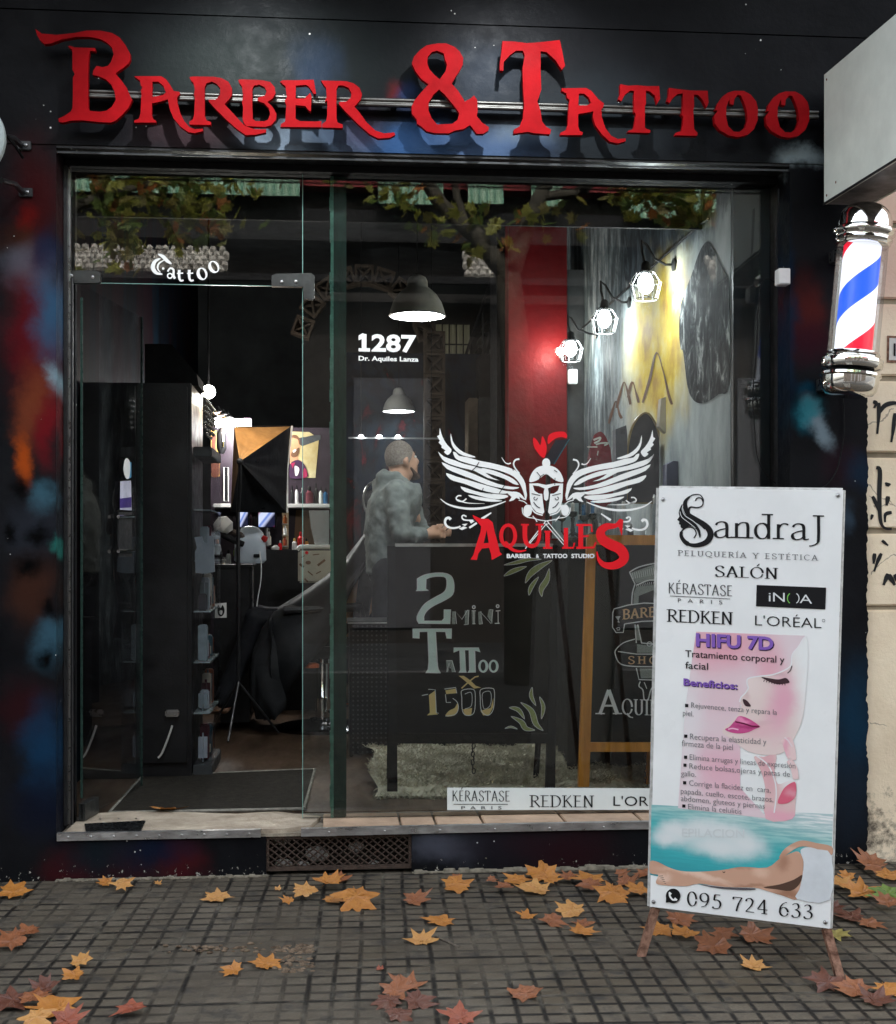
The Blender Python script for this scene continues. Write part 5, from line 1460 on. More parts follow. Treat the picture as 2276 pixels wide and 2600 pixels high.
q = P(1453, 958, 3.6); tbox("box", (q.x - .03, 3.55, q.z - .05), (q.x + .03, 3.6, q.z + .05), M['white'], sk_)

def pendant(px, py, Y, w_px, label, watts):
    zc = (P(px, py, Y) - CAM).length
    r = w_px / 2 * zc / 3400
    c = P(px, py, Y)                                     # rim centre
    t_ = thing("pendant_lamp", label, "lamp", tuple(c), "pendant lamps in the shop")
    k = r
    prof = [(1.0, 0), (.985, .06), (.95, .22), (.86, .48), (.70, .74), (.50, .92), (.38, 1.02), (.36, 1.22), (.30, 1.36), (.16, 1.44), (.05, 1.46)]
    outer = [(a * k, b * k) for a, b in prof]
    inner = [(a * k * .96, b * k - .004) for a, b in reversed(prof[:-1])]
    MB().lathe(outer + [(.02 * k, 1.4 * k)], c, 40, cap=False).build("lamp_shade", pm("pale enamel shade", (.34, .335, .31), .35, .1, 8), t_, smooth=60)
    MB().lathe([(a, b) for a, b in inner], c, 40, cap=False).build("shade_lining", M['white'], t_, smooth=60)
    MB().tube([c + V((k * math.cos(a), k * math.sin(a), 0)) for a in [2 * math.pi * i / 40 for i in range(40)]], k * .022, 6, closed=True).build("rim", M['steel'], t_, smooth=True)
    MB().lathe([(.02, .1 * k), (.75 * k, .12 * k), (.75 * k, .16 * k), (.02, .18 * k)], c, 32).build("diffuser", emit("pendant diffuser", (.93, .97, 1.0), 9), t_, smooth=40)
    MB().tube([c + V((0, 0, 1.44 * k)), V((c.x, c.y, RZ))], .004, 6).build("cord", M['blackmat'], t_)
    point("pendant_light", c + V((0, 0, .02)), watts, (.95, .97, 1.0), .06)
pendant(1060, 802, 1.6, 141, "large bell shaped pendant lamp glowing behind the white house number", 44)
pendant(1013, 1044, 5.7, 82, "small pendant lamp glowing deep in the shop under the house number", 1.6)
gl_ = thing("globe_lamp", "round white globe lamp glowing over the tall black cabinet", "lamp", tuple(P(530, 995, 2.5)))
c = P(530, 995, 2.5)
MB().sphere(c, .040, 20, 12).build("globe", emit("globe", (1, .97, .88), 9), gl_, smooth=True)
MB().tube([c + V((0, 0, .04)), c + V((0, 0, .5)), V((c.x, c.y, RZ))], .006, 6).build("stem", M['blackmat'], gl_)
point("globe_light", c + V((.06, -.02, -.04)), 6, (1, .96, .88), .05)

# ------------------------------------------------------------------ barber station at the back
YS = 4.7
sx0, sx1 = P(535, 1300, YS).x, P(845, 1300, YS).x
stn = thing("station_wall", "barber station partition with mirror, posters and a white bottle shelf", "partition", ((sx0 + sx1) / 2, YS, FLOOR))
pzt = P(700, 1085, YS).z
tbox("panel", (sx0, YS, FLOOR), (sx1, YS + .08, pzt), pm("dark plum panel", (.030, .022, .030), .4, .4, 5), stn)
tbox("post", (P(618, 1, YS - .04).x, YS - .05, FLOOR), (P(640, 1, YS - .04).x, YS - .002, P(620, 1062, YS).z), pm("purple post", (.09, .045, .075), .4, .3, 8), stn)
tbox("shelf", (P(545, 1, YS - .1).x, YS - .2, P(700, 1290, YS - .1).z), (sx1, YS - .001, P(700, 1280, YS - .1).z), M['white'], stn)
mir_ = PM(); mir_.poly([(785, 1296), (836, 1296), (836, 1390), (800, 1385), (790, 1340)]); mir_.build("mirror", FY(YS - .004), pm("mirror", (.55, .62, .66), .05, .05, 4, metal=1), stn, off=.002)
wd_ = PM(); wd_.poly([(752, 1294), (790, 1296), (800, 1385), (760, 1400), (748, 1360)]); wd_.build("wood_panel", FY(YS - .004), pm("warm wood panel", (.16, .095, .05), .5, .35, 10, stretch=(1, 1, .2)), stn, off=.0015)
SPY = FY(YS - .003)
pc = thing("poster", "poster of a smiling bearded man in a dark football shirt above the white shelf", "poster", tuple(P(775, 1215, YS)))
q = PM(480, 1000, 400 / 1792)
q.poly([(1150, 428), (1370, 434), (1480, 510), (1440, 955), (1150, 955)]); q.build("sheet", SPY, pm("warm poster ground", (.52, .36, .12), .5, .35, 4, col2=(.62, .55, .33)), pc, off=.002)
q = PM(480, 1000, 400 / 1792); q.poly([(1250, 500), (1330, 490), (1420, 470), (1500, 470), (1500, 520), (1390, 560), (1290, 596), (1255, 570)]); q.build("dark_cloud", SPY, pm("grey ink poster", (.06, .065, .07), .5), pc, off=.003)
q = PM(480, 1000, 400 / 1792); q.poly(cr([(1150, 500), (1200, 480), (1250, 500), (1262, 560), (1258, 640), (1236, 700), (1190, 724), (1150, 700)], 3, True)); q.poly([(1150, 690), (1235, 690), (1250, 760), (1150, 780)]); q.build("face", SPY, pm("poster skin", (.44, .24, .13), .5), pc, off=.004)
q = PM(480, 1000, 400 / 1792); q.poly(cr([(1150, 500), (1180, 466), (1230, 474), (1262, 520), (1266, 580), (1250, 560), (1240, 520), (1190, 500)], 3, True)); q.poly(cr([(1180, 650), (1210, 640), (1252, 610), (1258, 650), (1236, 706), (1190, 724), (1160, 700)], 3, True)); q.build("hair", SPY, pm("poster hair", (.13, .065, .035), .6), pc, off=.005)
q = PM(480, 1000, 400 / 1792); q.poly(cr([(1186, 640), (1215, 630), (1222, 644), (1196, 668), (1184, 662)], 3, True)); q.poly(cr([(1205, 820), (1240, 830), (1256, 860), (1240, 920), (1214, 930), (1204, 870)], 3, True)); q.build("smile", SPY, pm("poster white", (.7, .68, .64), .5), pc, off=.007)
q = PM(480, 1000, 400 / 1792); q.poly(cr([(1150, 800), (1240, 750), (1310, 800), (1345, 880), (1340, 950), (1150, 955)], 3, True)); q.build("shirt", SPY, pm("poster shirt", (.045, .02, .05), .5), pc, off=.006)
q = PM(480, 1000, 400 / 1792); q.poly(cr([(1310, 850), (1340, 870), (1345, 940), (1296, 952)], 3, True)); q.poly([(1160, 790), (1210, 780), (1180, 850)]); q.build("shirt_stripe", SPY, pm("poster crimson", (.30, .02, .07), .5), pc, off=.0065)
po = thing("poster", "narrow dim poster of a figure half hidden by the tall black cabinet", "poster", tuple(P(548, 1210, YS)))
q = PM(480, 1000, 400 / 1792); q.poly([(250, 410), (318, 415), (352, 700), (352, 940), (258, 940)]); q.build("sheet", SPY, pm("amber poster ground", (.36, .22, .07), .5, .3, 5), po, off=.002)
q = PM(480, 1000, 400 / 1792); q.poly(cr([(262, 470), (290, 450), (312, 480), (305, 620), (345, 800), (340, 930), (262, 930), (262, 700)], 3, True)); q.build("figure", SPY, pm("brown poster figure", (.13, .045, .03), .5), po, off=.003)
fr = thing("wall_picture", "tall narrow white framed picture on the purple post", "picture frame", tuple(P(574, 1230, YS - .06)))
q = PM(480, 1000, 400 / 1792); q.poly([(396, 830), (452, 836), (452, 1226), (396, 1222)]); q.build("backing", FY(YS - .055), M['blackmat'], fr, off=.001, thick=.005)
q = PM(480, 1000, 400 / 1792); q.line([(400, 834), (450, 840), (450, 1222), (400, 1218)], 9, True); q.build("frame", FY(YS - .055), M['white'], fr, off=.004)
# lit work lights over the station
lit = thing("work_light", "row of glaring white work lights over the barber station", "lamp", tuple(P(610, 1070, YS - .15)))
cool_l = emit("tube light", (.96, .98, 1), 11)
for i, (a, b, y0, y1) in enumerate(((546, 562, 1062, 1084), (566, 586, 1064, 1096), (590, 638, 1064, 1083))):
    p0, p1 = P(a, y1, YS - .15), P(b, y0, YS - .15)
    tbox("lamp_panel", (p0.x, YS - .17, p0.z), (p1.x, YS - .13, p1.z), cool_l, lit)
tbox("bracket", (P(560, 1, YS).x, YS - .13, P(1, 1072, YS).z), (P(630, 1, YS).x, YS, P(1, 1068, YS).z), M['blackmetal'], lit)
point("work_light_glow", P(600, 1090, YS - .35), 40, (1, .98, .95), .08)
for i, (x, y, nm) in enumerate(((553, 1049, "first of the small warm disc lamps above the work lights"), (566, 1056, "middle one of the small warm disc lamps above the work lights"), (577, 1063, "last of the small warm disc lamps, just over the white work light"))):
    wl_ = thing("disc_lamp", nm, "lamp", tuple(P(x, y, YS - .3)), "warm disc lamps over the station")
    MB().lathe([(.01, 0), (.042, .0), (.045, .01), (.02, .03), (.01, .05)], P(x, y, YS - .3), 20).build("shade", M['blackmetal'], wl_, smooth=40)
    MB().lathe([(.001, -.002), (.038, -.002), (.001, -.012)], P(x, y, YS - .3), 20).build("bulb", emit("warm disc", (1, .55, .25), 5), wl_, smooth=40)
hdr = thing("hair_dryer", "black hair dryer hanging from the purple station post", "hair dryer", tuple(P(564, 1130, YS - .2)))
MB().tube([P(564, 1085, YS - .2), P(562, 1100, YS - .2), P(563, 1140, YS - .2), P(563, 1152, YS - .2)], [.015, .032, .036, .02], 14).build("body", M['black'], hdr, smooth=True)
q = P(567, 1118, YS - .245); MB().tube([q + V((0, 0, .05)), q, q - V((0, 0, .05))], .006, 8).build("trim", M['chrome'], hdr)
# shelf bottles
rb = random.Random(11)
for i, (x, h_, wpx, c, lab) in enumerate(((742, 46, 9, (.02, .02, .022), "slim black bottle at the near end of the white shelf"), (754, 48, 9, (.5, .5, .5), "silver aerosol can on the white shelf"),
        (767, 42, 9, (.02, .02, .02), "black bottle beside the silver can on the shelf"), (786, 44, 20, (.10, .03, .04), "dark red jar on the white shelf"), (803, 52, 9, (.02, .02, .02), "tall black pump bottle on the shelf"),
        (815, 44, 10, (.55, .57, .56), "pale spray bottle on the white shelf"), (827, 40, 12, (.03, .10, .20), "blue tonic bottle on the white shelf"))):
    b0 = P(x, 1279, YS - .1)
    s_ = (b0 - CAM).length / 3400
    bo = thing("bottle", lab, "bottle", tuple(b0), "bottles on the station shelf")
    r, h = wpx * s_ / 2, h_ * s_
    MB().lathe([(r * .9, 0), (r, .01), (r, h * .62), (r * .5, h * .72), (r * .4, h * .75)], b0, 16).build("body", pm("bottle glass %d" % i, c, .15, .1, 10), bo, smooth=35)
    MB().lathe([(r * .42, h * .75), (r * .42, h * .92), (r * .2, h), (.001, h)], b0, 12).build("cap", M['blackmat'] if i != 2 else M['steel'], bo, smooth=35)
# two screens showing a barber-pole clip
def m_screen():
    t = NT("lit screen")
    c = t.n("UVMap")
    sx = t.n("SeparateXYZ"); t.l(c.outputs[0], sx.inputs[0])
    f = t.math('FRACT', t.math('ADD', t.math('MULTIPLY', sx.outputs[0], .55), t.math('ADD', t.math('MULTIPLY', sx.outputs[1], -.6), .62)))
    rp = t.ramp(f, (.10, (.004, .006, .03)), (.22, (.30, .015, .05)), (.34, (.55, .62, .85)), (.55, (.62, .68, .9)), (.62, (.06, .16, .55)), (.72, (.5, .55, .8)), (.84, (.004, .006, .03)))
    t.set((.01, .01, .012), .3)
    t.l(rp, t.b.inputs["Emission Color"]); t.b.inputs["Emission Strength"].default_value = .19
    return t.m
ms = m_screen()
for (a, b, y0, y1, lab) in ((604, 630, 1298, 1336, "small lit screen showing a spinning stripe, half behind the photo softbox"), (657, 698, 1298, 1336, "lit screen with a red white and blue stripe under the photo softbox")):
    scn = thing("screen", lab, "screen", tuple(P((a + b) / 2, y1, 4.3)))
    p0, p1 = P(a, y1 + 2, 4.3), P(b, y0 - 16, 4.3)
    tbox("casing", (p0.x - .01, 4.3, p0.z - .01), (p1.x + .01, 4.34, p1.z + .01), M['blackmat'], scn)
    me = bpy.data.meshes.new("picture")
    me.from_pydata([(p0.x, 4.297, p0.z), (p1.x, 4.297, p0.z), (p1.x, 4.297, p1.z), (p0.x, 4.297, p1.z)], [], [(0, 1, 2, 3)])
    ul = me.uv_layers.new(name="UVMap")
    for i, uv in enumerate(((0, 0), (1, 0), (1, 1), (0, 1))):
        ul.data[i].uv = uv
    link("picture", me, ms, scn)
    MB().tube([V(((p0.x + p1.x) / 2, 4.32, p0.z)), V(((p0.x + p1.x) / 2, 4.32, p0.z - .14))], .02, 10).build("stand", M['steel'], scn)
# photo softbox on its stand
sbx = thing("photo_softbox", "black fabric photo softbox with a brown lit upper flap on a thin stand", "softbox", tuple(P(612, 1560, 2.9)))
K = lambda x, y, Y: P(480 + x * 400 / 1792, 1000 + y * 400 / 1792, Y)
hub = K(580, 770, 2.62)
c0, c1, c2, c3 = K(515, 380, 2.95), K(1165, 365, 3.15), K(1120, 1355, 3.15), K(475, 1345, 2.95)
def flap(name, a, b, mat):
    mb = MB()
    def f(u, v):
        e = a.lerp(b, u)
        p = hub.lerp(e, v)
        sag = .05 * math.sin(math.pi * v) * math.sin(math.pi * u)
        return p + V((0, sag - .012 * math.sin(u * 22) * v * (1 - v) * 2, 0))
    mb.grid(f, 14, 10)
    return mb.build(name, mat, sbx, smooth=70)
fab = pm("black softbox fabric", (.014, .015, .017), .38, .4, 8, bump=.25, bs=18)
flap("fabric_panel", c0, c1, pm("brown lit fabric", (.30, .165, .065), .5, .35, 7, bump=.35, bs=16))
flap("fabric_panel", c1, c2, fab); flap("fabric_panel", c2, c3, fab); flap("fabric_panel", c3, c0, pm("brown fabric", (.10, .06, .03), .5, .3, 7))
MB().tube([c1 + V((.005, -.01, 0)), c1.lerp(c2, .5) + V((-.012, -.01, 0)), c2 + V((0, -.01, 0))], .007, 6).build("piping", M['white'], sbx, smooth=True)
MB().tube([c0, c1], .006, 6).build("rim_rod", M['blackmat'], sbx)
MB().sphere(hub, .022, 12, 8).build("hub", M['blackmetal'], sbx, smooth=True)
MB().tube([hub + V((0, .01, 0)), hub - V((0, -.02, .10)), K(560, 1340, 2.8), V((K(565, 1340, 2.8).x, 2.8, FLOOR + .35))], .012, 8).build("stand_pole", M['blackmetal'], sbx, smooth=True)
bse = V((K(565, 1340, 2.8).x, 2.8, FLOOR))
for a in (20, 140, 260):
    MB().tube([bse + V((0, 0, .34)), bse + V((.26 * math.cos(R(a)), .26 * math.sin(R(a)), .012))], .008, 8).build("leg", M['blackmetal'], sbx)
warm = point("softbox_warm_glow", K(760, 200, 2.75), 3.0, (1, .75, .45), .05)

# black drawer cabinet, steam machine and bits on it
cab = thing("drawer_cabinet", "low black drawer cabinet with a small picture sticker on its side", "cabinet", (P(600, 1, 3.3).x, 3.5, FLOOR))
Yc = 3.2
x0, x1, zt = P(543, 1, Yc).x, P(634, 1, Yc).x, P(600, 1434, Yc).z
tbox("carcass", (x0, Yc, FLOOR + .04), (x1, Yc + .5, zt - .02), M['black'], cab)
tbox("top", (x0 - .01, Yc - .01, zt - .02), (x1 + .02, Yc + .52, zt), M['black'], cab)
MB().tube([(x1 + .02, Yc - .02, zt - .01), (x1 + .02, Yc - .02, FLOOR + .1)], .008, 8).build("steel_leg", M['steel'], cab)
sq = PM(0, 1050, 900 / 1792); sq.poly([(1088, 962), (1146, 956), (1147, 1032), (1088, 1034)]); sq.build("sticker", FY(Yc - .002), M['white'], cab, off=.002)
sq = PM(0, 1050, 900 / 1792); sq.poly(cr([(1100, 990), (1104, 966), (1116, 984), (1126, 968), (1136, 990), (1132, 1014), (1118, 1026), (1104, 1016)], 3, True), cr([(1110, 998), (1118, 994), (1126, 998), (1124, 1012), (1118, 1018), (1111, 1010)], 3, True)); sq.build("sticker_print", FY(Yc - .002), pk_, cab, off=.004)
tr = thing("cabinet_plinth", "low pale steel foot rail running along the floor under the drawer cabinet", "rail", (P(590, 1, 3.1).x, 3.1, FLOOR))
p0, p1 = G(548, 1745, FLOOR), G(644, 1750, FLOOR)
MB().box((p0.x, p0.y - .02, FLOOR + .005), (p1.x, p0.y + .12, FLOOR + .05), .006).build("rail", pm("grey rail", (.16, .17, .17), .4, .3, 10), tr)
for dx in (.02, .06):
    MB().sphere((p1.x + dx - .03, p0.y - .03, FLOOR + .03), .016, 10, 8).build("castor", M['chrome'], tr, smooth=True)
stm = thing("steam_machine", "white facial steamer machine with its nozzle standing on the black cabinet", "machine", tuple(P(635, 1430, 3.35)))
c = P(636, 1430, 3.35)
rings = []
for u, sx_, sy_ in ((0, .085, .075), (.02, .105, .085), (.14, .100, .082), (.20, .085, .072), (.235, .05, .05), (.245, .02, .02)):
    rings.append([c + V((sx_ * math.copysign(abs(math.cos(a)) ** .6, math.cos(a)), sy_ * math.copysign(abs(math.sin(a)) ** .6, math.sin(a)), u)) for a in [2 * math.pi * i / 28 for i in range(28)]])
mw = pm("white machine shell", (.50, .56, .62), .3, .05, 8)
MB().loft(rings).build("body", mw, stm, smooth=45)
q = P(654, 1402, 3.26); MB().box((q.x - .025, q.y - .005, q.z - .035), (q.x + .015, q.y + .004, q.z - .012), .003).build("label_plate", M['blackmat'], stm)
MB().tube([P(640, 1378, 3.35), P(652, 1362, 3.33), P(666, 1366, 3.30)], [.04, .035, .022], 12).build("nozzle", mw, stm, smooth=True)
MB().tube([P(668, 1366, 3.3), P(676, 1370, 3.29)], .02, 10).build("nozzle_tip", pm("red plastic", (.5, .03, .03), .4), stm)
mg = thing("magnifier_lamp", "white hooded magnifier lamp on a dark jointed arm beside the steamer", "lamp", tuple(P(600, 1420, 3.25)))
MB().tube([P(549, 1322, 3.25), P(560, 1330, 3.25), P(575, 1342, 3.25), P(582, 1352, 3.25)], [.03, .065, .06, .03], 14).build("hood", M['white'], mg, smooth=True)
MB().tube([P(550, 1350, 3.22), P(590, 1370, 3.22), P(618, 1382, 3.25)], .02, 10).build("arm", M['blackmat'], mg, smooth=True)
MB().tube([P(582, 1346, 3.27), P(605, 1356, 3.28), P(628, 1366, 3.3)], .02, 10).build("upper_arm", pm("brown grey arm", (.10, .08, .07), .4), mg, smooth=True)
bits = [("bottle", "small white pump bottle with black cap on the cabinet", 581, 1432, 12, 36, M['white'], M['blackmat']), ("jar", "white jar with orange label at the corner of the cabinet", 552, 1410, 18, 40, M['white'], pm("orange label", (.6, .2, .05), .5)),
        ("bottle", "pale green bottle behind the pump bottle on the cabinet", 598, 1412, 10, 22, pm("lime bottle", (.3, .45, .12), .4), M['white']), ("tube", "white cosmetic tube leaning on the cabinet behind the steamer", 683, 1384, 12, 34, M['offwhite'], M['white']),
        ("jar", "squat clear jar of cotton beside the white pump bottle", 569, 1434, 16, 20, M['offwhite'], M['steel']), ("bottle", "dark spray bottle behind the white jar on the cabinet", 560, 1424, 10, 34, M['blackmetal'], M['white']),
        ("jar", "small brown jar at the near edge of the black cabinet", 606, 1436, 14, 16, pm("amber jar", (.22, .09, .03), .2), M['blackmat']), ("bottle", "white tonic bottle by the patterned case", 748, 1396, 12, 30, M['white'], pm("gold cap", (.5, .35, .1), .3)),
        ("bottle", "orange oil bottle by the mirror on the station counter", 779, 1393, 10, 26, pm("orange oil", (.55, .22, .05), .2), M['blackmat']), ("jar", "pale wax tin in front of the striped screen", 700, 1396, 22, 12, M['offwhite'], M['offwhite']), ("tube", "red and white tube beside the wax tin", 712, 1396, 9, 24, M['red_vinyl'], M['white']),
        ("bottle", "small red bottle on the barber station counter", 764, 1390, 16, 40, pm("red bottle", (.55, .03, .03), .3), pm("red cap", (.4, .02, .02), .3))]
for nm, lab, x, y, w_, h_, m1, m2 in bits:
    Y = 3.4 if x < 740 else 4.2
    b0 = P(x, y, Y); s_ = (b0 - CAM).length / 3400; r, h = w_ * s_ / 2, h_ * s_
    bo = thing(nm, lab, nm, tuple(b0))
    MB().lathe([(r * .9, 0), (r, .008), (r, h * .6), (r * .55, h * .72)], b0, 16).build("body", m1, bo, smooth=35)
    MB().lathe([(r * .5, h * .72), (r * .5, h * .9), (r * .25, h)], b0, 12).build("cap", m2, bo, smooth=35)
MB().tube([P(x, y, 3.2) for x, y in cr([(660, 1400), (664, 1440), (662, 1480), (655, 1520), (652, 1560), (660, 1580)], 5)], .004, 6).build("lead", M['white'], stm, smooth=True)
ctr = thing("station_counter", "dark station counter with small cosmetics racks behind the patterned box", "counter", (P(720, 1, 4.3).x, 4.3, FLOOR))
x0, x1, zt = P(640, 1, 4.15).x, P(850, 1, 4.15).x, P(700, 1396, 4.15).z
tbox("carcass", (x0, 4.15, FLOOR), (x1, YS - .002, zt), M['black'], ctr)
rk = thing("cosmetics_rack", "narrow pale rack of little bottles beside the striped screen", "rack", tuple(P(724, 1390, 4.3)))
p0, p1 = P(717, 1394, 4.3), P(733, 1296, 4.3)
tbox("back_board", (p0.x, 4.3, p0.z), (p1.x, 4.33, p1.z), pm("rack board", (.5, .4, .26), .5), rk)
for i, y in enumerate((1330, 1358, 1386)):
    z = P(725, y, 4.3).z
    tbox("shelf", (p0.x, 4.22, z - .005), (p1.x, 4.3, z), M['offwhite'], rk, .001)
    MB().lathe([(.014, 0), (.014, .04), (.006, .05), (.006, .065)], ((p0.x + p1.x) / 2, 4.25, z + .001), 10).build("little_bottle", [pm("amber bottle", (.2, .06, .02), .2), M['white'], pm("rust bottle", (.3, .06, .03), .3)][i], rk, smooth=40)
bxp = thing("patterned_case", "cream vanity case printed with combs and brushes in front of the station", "case", tuple(P(795, 1480, 3.6)))
pcm = pm("cream printed case", (.46, .42, .33), .5, .1, 10)
p0, p1 = P(757, 1480, 3.5), P(845, 1398, 3.5)
tbox("body", (p0.x, 3.5, p0.z), (p1.x, 3.7, p1.z), pcm, bxp, .012)
mbp = PM(480, 1000, 400 / 1792)
mbp.line([(1250, 1850), (1290, 1930)], 10); mbp.line([(1400, 1860), (1460, 1830)], 12)
mbp = PM(450, 1000, .4152)
for l, wd in (([(750, 1040), (775, 1060)], 14), ([(860, 1050), (905, 1015)], 14), ([(830, 985), (870, 980)], 6), ([(780, 1130), (800, 1150)], 10), ([(850, 1100), (880, 1085)], 6), ([(760, 1000), (780, 990)], 5), ([(800, 1085), (830, 1110)], 7)):
    mbp.line(l, wd)
mbp.poly(ell(802, 1032, 16, 12)); mbp.build("printed_tools", FY(3.5), pm("brown print", (.16, .09, .05), .5), bxp, off=.002)
mbp = PM(450, 1000, .4152); mbp.poly(ell(793, 972, 10, 10)); mbp.build("printed_dot", FY(3.5), M['red_vinyl'], bxp, off=.003)
p2 = P(800, 1396, 3.6); MB().tube([p2 + V((-.12, 0, 0)), p2 + V((-.10, 0, .02)), p2 + V((.10, 0, .02)), p2 + V((.12, 0, 0))], .016, 10).build("towel_roll", M['offwhite'], bxp, smooth=True)

# tall black cabinet and display vitrine beside the open door
cb_ = thing("tall_cabinet", "tall black wardrobe cabinet behind the open glass door", "cabinet", (P(410, 1, 1.4).x, 1.5, FLOOR))
Yk = 1.35
x0, x1, zt = RX0 + .003, P(487, 1, Yk).x, P(400, 972, Yk).z
tbox("carcass", (x0, Yk, FLOOR), (x1, Yk + .6, zt), M['black'], cb_, .006)
for a, b in ((x0 + .02, (x0 + x1) / 2 - .003), ((x0 + x1) / 2 + .003, x1 - .02)):
    tbox("door", (a, Yk - .018, FLOOR + .08), (b, Yk - .001, zt - .02), M['black'], cb_, .003)
bx_ = thing("storage_box", "black box on top of the tall wardrobe cabinet", "box", (P(420, 1, 1.5).x, 1.5, zt))
rings = [[V((x, y, z)) for x, y in ((P(368, 1, 1.45).x, 1.45), (P(450, 1, 1.45).x + dx, 1.45), (P(450, 1, 1.45).x + dx, 1.8), (P(368, 1, 1.45).x, 1.8))] for z, dx in ((zt, .11), (zt + .06, .10), (P(1, 868, 1.45).z, -.03))]
MB().loft(rings).build("body", M['blackmat'], bx_)
bx0 = thing("hanging_beads", "strings of shiny beads and trinkets hung over the glass vitrine", "trinkets", (x1 + .05, 2.0, zt - .3))
rbd = random.Random(5)
vit = thing("display_vitrine", "narrow glass display vitrine of hair products beside the wardrobe cabinet", "vitrine", (x1 + .02, 1.7, FLOOR))
vx0, vx1 = x1 + .004, x1 + .10
vzt = P(520, 1152, 1.9).z
vy0, vy1 = 1.38, 1.95
tbox("top_rail", (vx0, vy0, vzt - .05), (vx1, vy1, vzt), M['darkgrey'], vit)
tbox("base", (vx0, vy0, FLOOR), (vx1, vy1, FLOOR + .06), M['darkgrey'], vit)
MB().box((vx1 - .006, vy0, FLOOR + .061), (vx1 - .001, vy1, vzt - .051)).build("glass_side", M['glass_clear'], vit)
MB().box((vx0 + .002, vy0, FLOOR + .061), (vx1 - .008, vy0 + .005, vzt - .051)).build("glass_front", M['glass_clear'], vit)
for i in range(5):
    z = FLOOR + .32 + i * .26
    if z < vzt - .15:
        MB().box((vx0 + .002, vy0 + .01, z), (vx1 - .01, vy1 - .01, z + .006)).build("glass_shelf", pm("shelf glass", (.25, .30, .30), .1), vit)
cols = [(.35, .38, .42), (.08, .02, .03), (.45, .42, .36), (.05, .12, .16), (.3, .1, .05), (.03, .03, .035), (.2, .24, .26)]
k = 0
for i in range(5):
    z = FLOOR + .066 if i == 0 else FLOOR + .327 + (i - 1) * .26
    if z > vzt - .2:
        continue
    y = vy0 + .05
    while y < vy1 - .06:
        h_ = rbd.uniform(.08, .19); d_ = rbd.uniform(.035, .06)
        o_ = tbox("product_box" if k % 2 else "product_can", (vx0 + .02, y, z), (vx1 - .03, y + d_, z + h_), pm("product %d" % k, cols[k % 7], .4, .2, 12), vit, .006 if k % 2 else .02)
        k += 1; y += d_ + rbd.uniform(.012, .05)
rail_z = vzt + .26
mb = MB(); mb.tube([(x1 + .06, 1.40, rail_z), (x1 + .07, 2.0, rail_z - .02)], .004, 6); mb.build("rail", M['steel'], bx0)
for i in range(13):
    y = 1.42 + i * .045
    zz = rail_z - .004
    ln = rbd.uniform(.08, .22)
    mb = MB()
    for j in range(int(ln / .028)):
        mb.sphere((x1 + .06 + rbd.uniform(-.004, .004), y, zz - .012 - j * .028), .0095, 8, 6)
    mb.build("bead_string", M['chrome'], bx0, smooth=True)
cp = thing("clip_dispenser", "pale grey notched clip holder standing in the vitrine corner", "holder", tuple(P(518, 1440, 1.36)))
cpp = PM(0, 1050, 900 / 1792); cpp.poly([(984, 625), (1020, 620), (1030, 650), (1048, 655), (1058, 618), (1082, 620), (1080, 690), (1086, 800), (1040, 810), (990, 806), (986, 700), (996, 680)])
cpp.build("holder_body", FY(1.365), pm("pale translucent plastic", (.24, .28, .32), .3, .15, 6), cp, off=0, thick=.02)

# hardware on the cabinet foot: chrome catches and cords
for lab, x, y in (("chrome door latch low on the black wardrobe with a thin cord", 438, 1812), ("dim metal latch low in the dark beside the glass door", 245, 1812)):
    ca = thing("door_latch", lab, "latch", tuple(P(x, y, Yk - .03)))
    q = P(x, y, Yk - .03); MB().box((q.x - .035, Yk - .045, q.z - .015), (q.x + .035, Yk - .02, q.z + .02), .006).build("plate", M['steel'], ca)
    MB().tube([P(a, b, Yk - .04) for a, b in cr([(x, y + 30), (x - 10, y + 60), (x - 26, y + 100), (x - 36, y + 112)], 4)], .006, 6).build("cord", M['offwhite'], ca, smooth=True)
ds = thing("door_stop", "small chrome door stop on the floor where the glass door rests", "door stop", tuple(G(330, 1945, FLOOR)))
q = G(330, 1945, FLOOR); MB().tube([q, q + V((0, 0, .05))], [.02, .012], 12).tube([q + V((-.05, 0, .025)), q + V((.05, 0, .025))], .01, 8).build("stop", M['chrome'], ds, smooth=True)

# door mat
mat_ = thing("door_mat", "large worn dark brown door mat just inside the doorway", "mat", tuple(G(540, 2010, FLOOR)))
mp4 = [G(x, y, FLOOR + .012) for x, y in ((278, 2062), (362, 1970), (800, 1952), (772, 2052))]
MB().prism([V((p.x, p.y, FLOOR + .012)) for p in mp4], (0, 0, -.011)).build("pile", pm("coir mat", (.020, .017, .012), .95, .5, 30, bump=.9, bs=260), mat_)
mb = MB()
for a, b in zip(mp4, mp4[1:] + mp4[:1]):
    mb.tube([V((a.x, a.y, FLOOR + .009)), V((b.x, b.y, FLOOR + .009))], .008, 6)
mb.build("border", pm("grey mat edge", (.20, .19, .16), .8, .4, 30), mat_)

